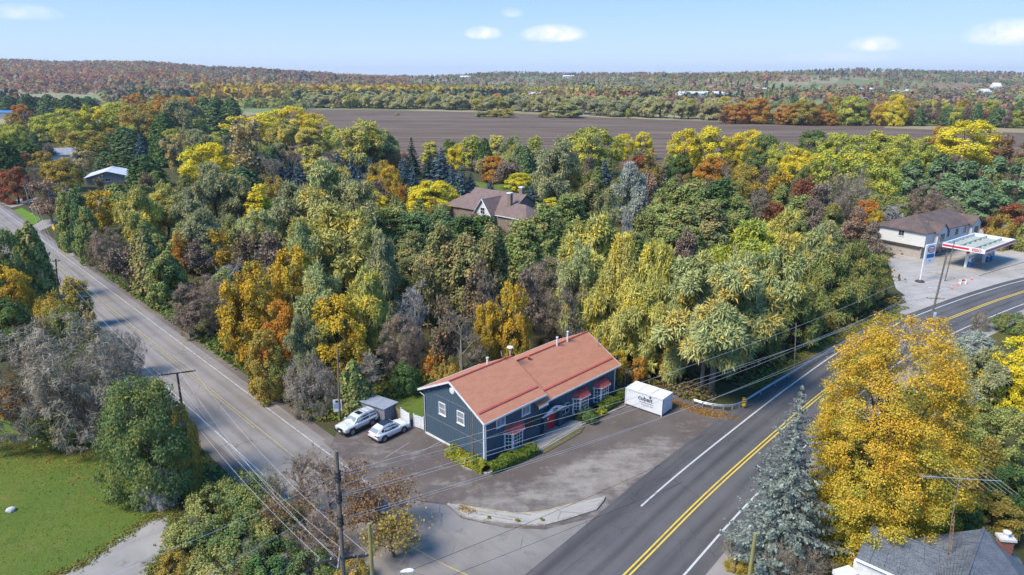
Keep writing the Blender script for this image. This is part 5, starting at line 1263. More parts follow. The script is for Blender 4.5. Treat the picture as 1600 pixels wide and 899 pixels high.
def crown_clumps(seed, R_=4.5, H=12, zb=.18, ncl=60, nleaf=9000, s=.34, env=dome, rc=(.17, .30), flat=.85, asp=1.0, outer=.55, rnd=.75, up=.25, low=-.3, stand=False, lobe=1.0):
    rg = np.random.default_rng(seed)
    C = clump_centres(rg, ncl, R_, H * zb, H * .95, env, lobe=lobe)
    rcl = rg.uniform(*rc, ncl) * R_
    ctr = np.array([0, 0, H * (zb + .3)])
    k = rg.choice(ncl, nleaf, p=rcl ** 2 / (rcl ** 2).sum())
    d = rdir(rg, nleaf); O = unit(C[k] - ctr + rg.normal(size=(nleaf, 3)) * .2)
    sel = (d * O).sum(1) > low - rg.uniform(0, .5, nleaf) * .4; d[~sel] = unit(d[~sel] + O[~sel] * 1.3)
    P = C[k] + d * (rcl[k] * rg.uniform(.55, 1.12, nleaf) ** .8)[:, None] * np.array([1, 1, flat])
    P = P + rg.normal(size=(nleaf, 3)) * (rcl[k] * .24)[:, None]
    Oh = O.copy(); Oh[:, 2] = np.maximum(Oh[:, 2], -.05); dh = d.copy(); dh[:, 2] = np.maximum(dh[:, 2], -.35)
    N = dh * .6 + Oh * outer + rg.normal(size=(nleaf, 3)) * rnd * .6 + np.array([0, 0, up + .22])
    U = None
    if stand: U = d * .8 + O * .6 + rg.normal(size=(nleaf, 3)) * .5 + np.array([0, 0, .4])
    V = cards(P, N, s * rg.uniform(.55, 1.45, nleaf), rg, asp, U)
    t = np.stack([rg.uniform(0, 1, nleaf), np.clip(rg.uniform(0, 1, ncl)[k] + rg.normal(0, .12, nleaf), 0, 1), np.clip(rg.uniform(0, 1, ncl)[k] * .75 + rg.uniform(0, .35, nleaf), 0, 1)], 1)
    return V, t, C
def crown_willow(seed, R_=6, H=13.5, ncl=190, ns=21000, s=.105, L=.85, env=dome, zb=.05):
    rg = np.random.default_rng(seed)
    nh_ = max(15, ncl // 8); HC = clump_centres(rg, nh_, R_ * .80, H * (zb + .06), H * .88, env, .40, 1.1); hr = rg.uniform(.22, .42, nh_) * R_     # rounded heads, each of many small clumps
    hk = rg.choice(nh_, ncl, p=hr ** 2 / (hr ** 2).sum()); q_ = rdir(rg, ncl); q_[:, 2] = np.where(q_[:, 2] < -.35, -q_[:, 2], q_[:, 2]); C = HC[hk] + q_ * (hr[hk] * rg.uniform(.55, 1.0, ncl))[:, None] * np.array([1, 1, .9])
    rcl = rg.uniform(.09, .19, ncl) * R_; ctr = np.array([0, 0, H * .36]); k = rg.choice(ncl, ns, p=rcl ** 2 / (rcl ** 2).sum())
    d = rdir(rg, ns); O = unit(unit(C[k] - ctr) * .6 + q_[k] * .9); d = unit(d + O * .55 + np.array([0, 0, .30]))
    l = L * rg.uniform(.5, 1.3, ns)[:, None]
    p0 = C[k] + d * (rcl[k] * rg.uniform(.35, .95, ns))[:, None] + rg.normal(size=(ns, 3)) * (rcl[k] * .22)[:, None]
    dn = np.array([0, 0, -1.0])
    p1 = p0 + unit(d + rg.normal(size=(ns, 3)) * .5) * l * .45
    p2 = p1 + unit(d * .8 + dn * .5 + rg.normal(size=(ns, 3)) * .45) * l * .55
    dz = d.copy(); dz[:, 2] = np.maximum(dz[:, 2], -.1); Oz = O.copy(); Oz[:, 2] = np.maximum(Oz[:, 2], 0)
    N = unit(dz * .6 + Oz * .6 + rg.normal(size=(ns, 3)) * .25 + np.array([0, 0, .5]))
    W = unit(np.cross(p2 - p0, N)) * (s * rg.uniform(.6, 1.4, ns))[:, None]
    V = np.stack([p0 - W * .45, p0 + W * .45, p1 + W, p1 - W, p1 - W, p1 + W, p2 + W * .25, p2 - W * .25], 1).reshape(-1, 3)
    t = np.stack([rg.uniform(0, 1, ns), np.clip(rg.uniform(0, 1, ncl)[k] + rg.normal(0, .15, ns), 0, 1), np.clip(rg.uniform(0, 1, ncl)[k] * .8 + rg.uniform(0, .3, ns), 0, 1)], 1)
    return V, np.repeat(t, 2, axis=0), C
def crown_cedar(seed, R_=2.6, H=10, nsp=5, n=12000, s=.29):
    rg = np.random.default_rng(seed)
    S = [(0, 0, H, R_ * .75)] + [(R_ * .55 * math.cos(a) * rg.uniform(.6, 1.1), R_ * .55 * math.sin(a) * rg.uniform(.6, 1.1), H * rg.uniform(.62, .92), R_ * rg.uniform(.38, .6)) for a in rg.uniform(0, 6.28, nsp)]
    S = np.array(S); w = S[:, 2] * S[:, 3]; k = rg.choice(len(S), n, p=w / w.sum())
    t = rg.uniform(.04, 1, n) ** 1.15; a = rg.uniform(0, 6.283, n)
    plume = 1 + .22 * np.sin(a * 5 + t * 17 + k) + .14 * np.sin(a * 9 - t * 31)
    r = S[k, 3] * ((1 - t) ** .58 * 1.05 + .05) * plume * rg.uniform(.72, 1.08, n) * np.clip(.55 + t * 4, 0, 1)
    out = np.stack([np.cos(a), np.sin(a), np.zeros(n)], 1)
    P = np.stack([S[k, 0], S[k, 1], S[k, 2] * t], 1) + out * r[:, None]
    U = out * .55 + np.array([0, 0, .8]) + rg.normal(size=(n, 3)) * .35
    V = cards(P, out * .9 + np.array([0, 0, .75]) + rg.normal(size=(n, 3)) * .45, s * rg.uniform(.5, 1.4, n), rg, 1.9, U)
    pl = np.floor(a / .5) + np.floor(t * 9) * 13 + k * 7
    tt = np.stack([rg.uniform(0, 1, n), np.clip((np.sin(pl * 12.9) * .5 + .5) * .7 + rg.uniform(0, .3, n), 0, 1), np.clip((np.sin(pl * 4.7) * .5 + .5) * .8 + rg.uniform(0, .3, n), 0, 1)], 1)
    return V, tt, S[:, :3] * .5
def crown_spruce(seed, R_=2.6, H=10, tiers=20, per=9, den=11, s=.30, droop=.28, sub=3, tip=.25, base=.05):
    rg = np.random.default_rng(seed); P = []; N = []; U = []; T = []; S = []; B = []
    for i in range(tiers):
        f = i / (tiers - 1); z = H * (base + (1 - base) * f ** .92); Lr = R_ * (1 - f) ** .88 * rg.uniform(.9, 1.1) + .10
        nb = max(4, int(per * (1 - f * .55)))
        for j in range(nb):
            a = 2 * math.pi * (j + rg.uniform(-.3, .3)) / nb + i * 1.1; Lb = Lr * rg.uniform(.62, 1.2)
            o = np.array([math.cos(a), math.sin(a), 0]); sd = np.array([-o[1], o[0], 0]); m = max(3, int(den * Lb / R_ * 1.6)); B.append((o * Lb, z))
            for q in range(m):
                u = (q + rg.uniform(0, 1)) / m; zz = z - droop * Lb * u + tip * Lb * u * u
                wdt = .34 * Lb * (1 - u) ** .8 * (u + .25)
                for c in range(sub):
                    v = rg.uniform(-1, 1); P.append(o * Lb * u + sd * v * wdt + np.array([0, 0, zz + rg.normal() * .05 - abs(v) * .10 * Lb * .3]))
                    U.append(o * .8 + sd * v * .9 + rg.normal(size=3) * .25 + np.array([0, 0, .12])); N.append(np.array([0, 0, .9]) + o * .35 + sd * v * .2 + rg.normal(size=3) * .35)
                    S.append(s * rg.uniform(.6, 1.35) * (.75 + .45 * (1 - f))); T.append((rg.uniform(), np.clip(u * .75 + rg.uniform(0, .3), 0, 1), np.clip(rg.uniform() * .8 + u * .2, 0, 1)))
    V = cards(np.array(P), np.array(N), np.array(S), rg, 1.7, np.array(U))
    return V, np.array(T), B
def twig_net(seed, H=10, R_=4, lv=(7, 6, 6, 6), w=.05, stems=1, up=.55, spread=.9, twl=1.0, low=.15):
    """Bare crown: branches as tapering four-sided bars (level by level), twigs as fine blades."""
    rg = np.random.default_rng(seed)
    if stems == 1: P0 = np.zeros((1, 3)); D = np.array([[0, 0, 1.0]]); L = np.array([H * .62]); Rr = np.array([H * .017 + .03])
    else:
        a = rg.uniform(0, 6.28, stems); rr_ = rg.uniform(0, .35, stems) * R_
        P0 = np.stack([rr_ * np.cos(a), rr_ * np.sin(a), np.zeros(stems)], 1); D = unit(np.stack([np.cos(a) * .45, np.sin(a) * .45, np.ones(stems)], 1) + rg.normal(size=(stems, 3)) * .15)
        L = H * rg.uniform(.45, .7, stems); Rr = np.full(stems, H * .008 + .02)
    Vs = []; tint = []; lens = [.50, .52, .55, .6, .6]
    for li in range(len(lv) + 1):
        n = len(P0); bend = P0 + D * (L * .55)[:, None] + rg.normal(size=(n, 3)) * (L * .05)[:, None]; end = P0 + D * L[:, None] + rg.normal(size=(n, 3)) * (L * .09)[:, None] + np.array([0, 0, 1]) * (L * .06)[:, None]
        last = li == len(lv)
        segs = ((P0, bend, 1.0, .75), (bend, end, .75, .45))
        for (A, B_, ra, rb) in segs:
            ax = unit(B_ - A); s1 = unit(np.cross(ax, rdir(rg, n))); s2 = np.cross(ax, s1)
            if li >= len(lv) - 1:
                w_ = np.maximum(Rr, w * (.5 if last else .7))[:, None]
                Vs.append(np.stack([A - s1 * w_ * ra, A + s1 * w_ * ra, B_ + s1 * w_ * rb, B_ - s1 * w_ * rb], 1).reshape(-1, 3)); tint.append(np.stack([rg.uniform(0, 1, n), rg.uniform(0, 1, n), rg.uniform(0, 1, n)], 1))
            else:
                r_ = Rr[:, None]
                for (u, v) in ((s1, s2), (s2, -s1), (-s1, -s2), (-s2, s1)):
                    Vs.append(np.stack([A + u * r_ * ra, A + v * r_ * ra, B_ + v * r_ * rb, B_ + u * r_ * rb], 1).reshape(-1, 3)); tint.append(np.stack([rg.uniform(0, 1, n), np.full(n, .3), rg.uniform(0, .6, n)], 1))
        if last: tips = end; break
        k = lv[li]; m = n * k; idx_ = np.repeat(np.arange(n), k); f = rg.uniform(low if li == 0 and stems == 1 else .25, 1.0, m)
        st = np.where((f < .55)[:, None], P0[idx_] + (bend - P0)[idx_] * (f / .55)[:, None], bend[idx_] + (end - bend)[idx_] * ((f - .55) / .45)[:, None])
        sp_ = rdir(rg, m); sp_ = unit(sp_ - D[idx_] * (sp_ * D[idx_]).sum(1, keepdims=True))
        D2 = unit(D[idx_] * .75 + sp_ * spread + np.array([0, 0, up * .5]))
        L2 = L[idx_] * lens[li] * rg.uniform(.6, 1.2, m) * (1.12 - .45 * f if li == 0 else 1) * (twl if li >= 1 else 1)
        if li == 0: L2 = L2 * (R_ / (H * .40))
        P0, D, L, Rr = st, D2, L2, np.maximum(Rr[idx_] * .48, .012)
    return np.concatenate(Vs), np.concatenate(tint), tips
def bare_leaves(seed, tips, n, s):
    rg = np.random.default_rng(seed); P = tips[rg.choice(len(tips), n)] + rg.normal(size=(n, 3)) * .25
    V = cards(P, rdir(rg, n) + np.array([0, 0, .5]), s * rg.uniform(.6, 1.4, n), rg); return V, np.stack([rg.uniform(0, 1, n)] * 1 + [rg.uniform(0, 1, n), rg.uniform(0, 1, n)], 1)
def trunk_mesh(seed, H, r, C, nl=6, top=.6):
    rg = random.Random(seed); mb = MB(); pts = [Vector((0, 0, -.3)), Vector((rg.uniform(-.1, .1), rg.uniform(-.1, .1), H * top * .35)), Vector((rg.uniform(-.3, .3), rg.uniform(-.3, .3), H * top))]
    mb.tube(pts, [r * 1.25, r * .85, r * .4], 8)
    C = [Vector(c) for c in C]; rg.shuffle(C)
    for c in C[:nl]:
        f = rg.uniform(.25, .8); b_ = pts[1].lerp(pts[2], f); mb.tube([b_, b_.lerp(c, .5) + Vector((0, 0, .25)), c], [r * .38, r * .24, r * .08], 5, cap=False)
    return mb.mesh('trunk', True)

# ------------------------------------------------------------------ colours (real leaf and bark colours)
LM = {}
def lm(k, *a, **kw): LM[k] = leaf_mat('foliage_' + k, *a, **kw)
lm('yel', (0.792, 0.642, 0.0448), (0.638, 0.526, 0.049), (0.462, 0.496, 0.07)); lm('gold', (0.629, 0.421, 0.0449), (0.484, 0.312, 0.0474), (0.29, 0.295, 0.0643), hue=.005); lm('oran', (0.618, 0.269, 0.0438), (0.459, 0.202, 0.0459), (0.419, 0.323, 0.0564))
lm('red', (0.393, 0.122, 0.0582), (0.302, 0.13, 0.0665), (0.242, 0.174, 0.0665)); lm('olgo', (0.432, 0.324, 0.0699), (0.309, 0.263, 0.0699), (0.557, 0.34, 0.0623)); lm('ylgr', (0.508, 0.505, 0.0853), (0.347, 0.395, 0.0913), (0.601, 0.518, 0.0671))
lm('grn', (0.198, 0.259, 0.0935), (0.127, 0.187, 0.066), (0.297, 0.297, 0.077)); lm('dkgn', (0.103, 0.184, 0.0598), (0.078, 0.133, 0.0505), (0.172, 0.23, 0.0689)); lm('will', (0.482, 0.503, 0.208), (0.326, 0.373, 0.167), (0.616, 0.473, 0.11))
lm('wily', (0.603, 0.542, 0.138), (0.393, 0.393, 0.13), (0.77, 0.603, 0.0921)); lm('wilg', (0.378, 0.383, 0.2), (0.286, 0.297, 0.151), (0.454, 0.421, 0.173)); lm('olv', (0.321, 0.346, 0.107), (0.214, 0.251, 0.0858), (0.43, 0.369, 0.12))
lm('ced', (0.285, 0.34, 0.105), (0.204, 0.254, 0.0862), (0.409, 0.33, 0.125)); lm('cedb', (0.298, 0.291, 0.112), (0.217, 0.228, 0.0903), (0.417, 0.31, 0.136)); lm('cedd', (0.138, 0.224, 0.0935), (0.1, 0.167, 0.0757), (0.224, 0.258, 0.1))
lm('blue', (0.139, 0.218, 0.244), (0.0898, 0.152, 0.178), (0.198, 0.264, 0.277)); lm('dspr', (0.059, 0.107, 0.0812), (0.0443, 0.0774, 0.0627), (0.0922, 0.138, 0.0829)); lm('silv', (.275, .325, .285), (.17, .215, .19), (.40, .44, .39), hue=.005)
lm('pine', (0.222, 0.327, 0.157), (0.147, 0.231, 0.116), (0.295, 0.348, 0.169)); lm('bare', (0.305, 0.265, 0.206), (0.232, 0.201, 0.156), (0.378, 0.335, 0.258), trans=.1); lm('barp', (0.294, 0.226, 0.174), (0.222, 0.175, 0.133), (0.372, 0.264, 0.177), trans=.15)
lm('barw', (.44, .42, .39), (.34, .32, .30), (.5, .48, .45), trans=.05); lm('barb', (0.275, 0.213, 0.131), (0.207, 0.162, 0.099), (0.385, 0.261, 0.11), trans=.2); lm('silg', (0.414, 0.443, 0.368), (0.287, 0.333, 0.265), (0.552, 0.552, 0.483)); lm('dry', (.34, .185, .09), (.26, .14, .08), (.40, .26, .10))
lm('pink', (.40, .27, .19), (.33, .22, .17), (.46, .30, .16)); lm('crem', (.50, .40, .20), (.42, .33, .17), (.56, .40, .12))
lm('hedw', (.58, .55, .27), (.46, .45, .22), (.60, .53, .2)); lm('hedv', (.47, .48, .27), (.37, .385, .21), (.52, .48, .22))
BARK = {k: mat('bark_' + k, c, None, .95, scale=4, fine=.3, bmp=.02, st=(3, 3, .5)) for k, c in (('grey', (.22, .20, .18)), ('dark', (.09, .075, .06)), ('pale', (.42, .39, .36)))}

# ------------------------------------------------------------------ prototypes: meshes shared by all trees of a kind
PR = {}
def proto(kind, W, H, V, t, C, r=.28, nl=6, top=.6, bark='dark'):
    PR.setdefault(kind, []).append((W, H, leaf_mesh('crown', V, t), trunk_mesh(len(V) % 997, H, r, C, nl, top), bark))
for s in range(4): V, t, C = crown_clumps(10 + s, ncl=120, nleaf=19000, s=.265, rc=(.10, .24), zb=.05, outer=.7, rnd=1.05); proto('map', 9, 12, V, t, C)
for s in range(3): V, t, C = crown_clumps(30 + s, R_=4.5, H=12, ncl=90, nleaf=8000, s=.33, rc=(.08, .20), env=vase, zb=.10, rnd=1.05); proto('ash', 9, 12, V, t, C, .2, 14, .75, 'pale')
for s in range(3): V, t, C = crown_clumps(40 + s, R_=2.6, H=13, ncl=70, nleaf=7000, s=.32, rc=(.18, .34), env=tall, zb=.05); proto('pop', 5.2, 13, V, t, C, .2)
for s in range(5): V, t, C = crown_willow(50 + s); proto('wil', 12, 13.5, V, t, C, .4, 10)
for s in range(4): V, t, C = crown_cedar(60 + s, nsp=4 + s); proto('ced', 5.2, 10, V, t, C, .16, 0, .8)
for s in range(3): V, t, C = crown_spruce(70 + s, den=9, s=.36); proto('spr', 5.2, 10, V, t, [], .16, 0, .85)
for s in range(3): V, t, C = crown_clumps(80 + s, R_=4.0, H=14, ncl=40, nleaf=8200, s=.34, rc=(.20, .30), flat=.55, env=lambda t: np.clip((1 - t) ** .6 + .08, 0, 1), zb=.22, asp=1.6, up=.5); proto('pin', 8, 14, V, t, C, .22, 12, .9, 'grey')
for s in range(4): V, t, C = twig_net(90 + s, lv=(10, 7, 7, 6), w=.055); proto('bar', 8, 10, V, t, [], .18, 0, .55, 'grey')
def fuzzy(seed, W, H, n, s, nt=6, **kw):
    """A crown of fine standing twigs over a net of bare limbs."""
    V, t, C = crown_clumps(seed, R_=W / 2, H=H, nleaf=n, s=s, asp=10.0, stand=True, rnd=.9, **kw)
    V2, t2_, C2 = twig_net(seed + 1, H=H * .95, R_=W * .42, lv=(8, 6, 5), w=.04, stems=nt)
    return np.concatenate([V, V2]), np.concatenate([t, t2_]), C
for s in range(3): V, t, C = fuzzy(100 + s, 8, 5, 11000, .042, ncl=260, rc=(.05, .14), zb=.04, lobe=1.6); proto('bsh', 8, 5, V, t, [], .06, 0, .4, 'grey')
for s in range(3): V, t, C = fuzzy(140 + s, 8, 10, 13000, .045, nt=4, ncl=320, rc=(.05, .13), zb=.10, lobe=1.6); proto('fuz', 8, 10, V, t, [], .14, 0, .5, 'grey')
benv = lambda t: np.clip((1 - t) ** .5 * 1.02, .05, 1) * np.clip(.72 + t * 2, 0, 1)
for s in range(4): V, t, C = crown_clumps(160 + s, R_=3.2, H=10, ncl=120, nleaf=14000, s=.20, rc=(.12, .26), env=benv, zb=.04, asp=1.7, stand=True, rnd=.8, lobe=1.5); proto('brd', 6.4, 10, V, t, C, .18, 0, .7)
for s in range(2): V, t, C = crown_clumps(150 + s, R_=4.5, H=9, ncl=210, nleaf=34000, s=.165, rc=(.08, .22), zb=.02, rnd=1.1, lobe=.5, env=lambda t: np.sqrt(np.clip(1 - ((t - .28) / .74) ** 2, .03, 1))); proto('bus', 9, 9, V, t, C, .16, 8, .5)
for s in range(3): 
    V, t, C = twig_net(110 + s, lv=(9, 7, 6, 5), w=.05); V2, t2_ = bare_leaves(s, C, 5200, .32)
    PR.setdefault('half', []).append((8, 10, leaf_mesh('foliage', V2, t2_), np_mesh('trunk', V, quads_of(V), np.repeat(t, 4, axis=0)), 'grey'))
for s in range(4): V, t, C = crown_clumps(120 + s, R_=2.5, H=3.2, ncl=90, nleaf=10500, s=.145, rc=(.10, .26), env=dome, zb=.05); proto('shr', 5, 3.2, V, t, C, .06, 4, .5)

TREE_NAME = dict(map='maple_tree', ash='ash_tree', pop='poplar_tree', wil='willow_tree', ced='cedar_tree', spr='spruce_tree', pin='pine_tree', bar='bare_tree', bsh='bare_shrub', half='thinning_tree', shr='shrub', fuz='bare_tree', bus='shrub', brd='cedar_tree')
GROUP = dict(map='maples in autumn colour', ash='light crowned trees', pop='slender leafy trees', wil='willows', ced='cedars', spr='spruces', pin='pines', bar='bare trees', bsh='bare shrubs', half='trees losing their leaves', shr='leafy shrubs', fuz='bare trees', bus='leafy shrubs', brd='cedars')
rt = random.Random(21)
def plant(kind, colr, pos, W, H, label, rz=None, variant=None, group=None):
    vs = PR[kind]; w0, h0, crown, trunk, bark = vs[rt.randrange(len(vs)) if variant is None else variant % len(vs)]
    e = empty(TREE_NAME[kind], pos, rt.uniform(0, 6.28) if rz is None else rz, label, 'shrub' if kind in ('shr', 'bsh', 'bus') else 'tree', group or GROUP[kind])
    e.scale = (W / w0, W / w0 * rt.uniform(.92, 1.08), H / h0)
    c = link('crown', crown, None, e)
    if not crown.materials: crown.materials.append(LM[colr])
    c.material_slots[0].link = 'OBJECT'; c.material_slots[0].material = LM[colr]
    t = link('trunk', trunk, None, e)
    if not trunk.materials: trunk.materials.append(BARK[bark])
    if kind == 'half': 
        t.material_slots[0].link = 'OBJECT'; t.material_slots[0].material = LM['bare']
    return e
def plant_px(x, yt, w, H, kind, colr, label):
    """Crown top at photo point (x, yt), crown w photo pixels wide, H metres tall, standing on the land."""
    p = G(x, yt, H * .97); d_ = depth(p); W = w * d_ / F
    return plant(kind, colr, (p.x, p.y, 0), W, H, label)
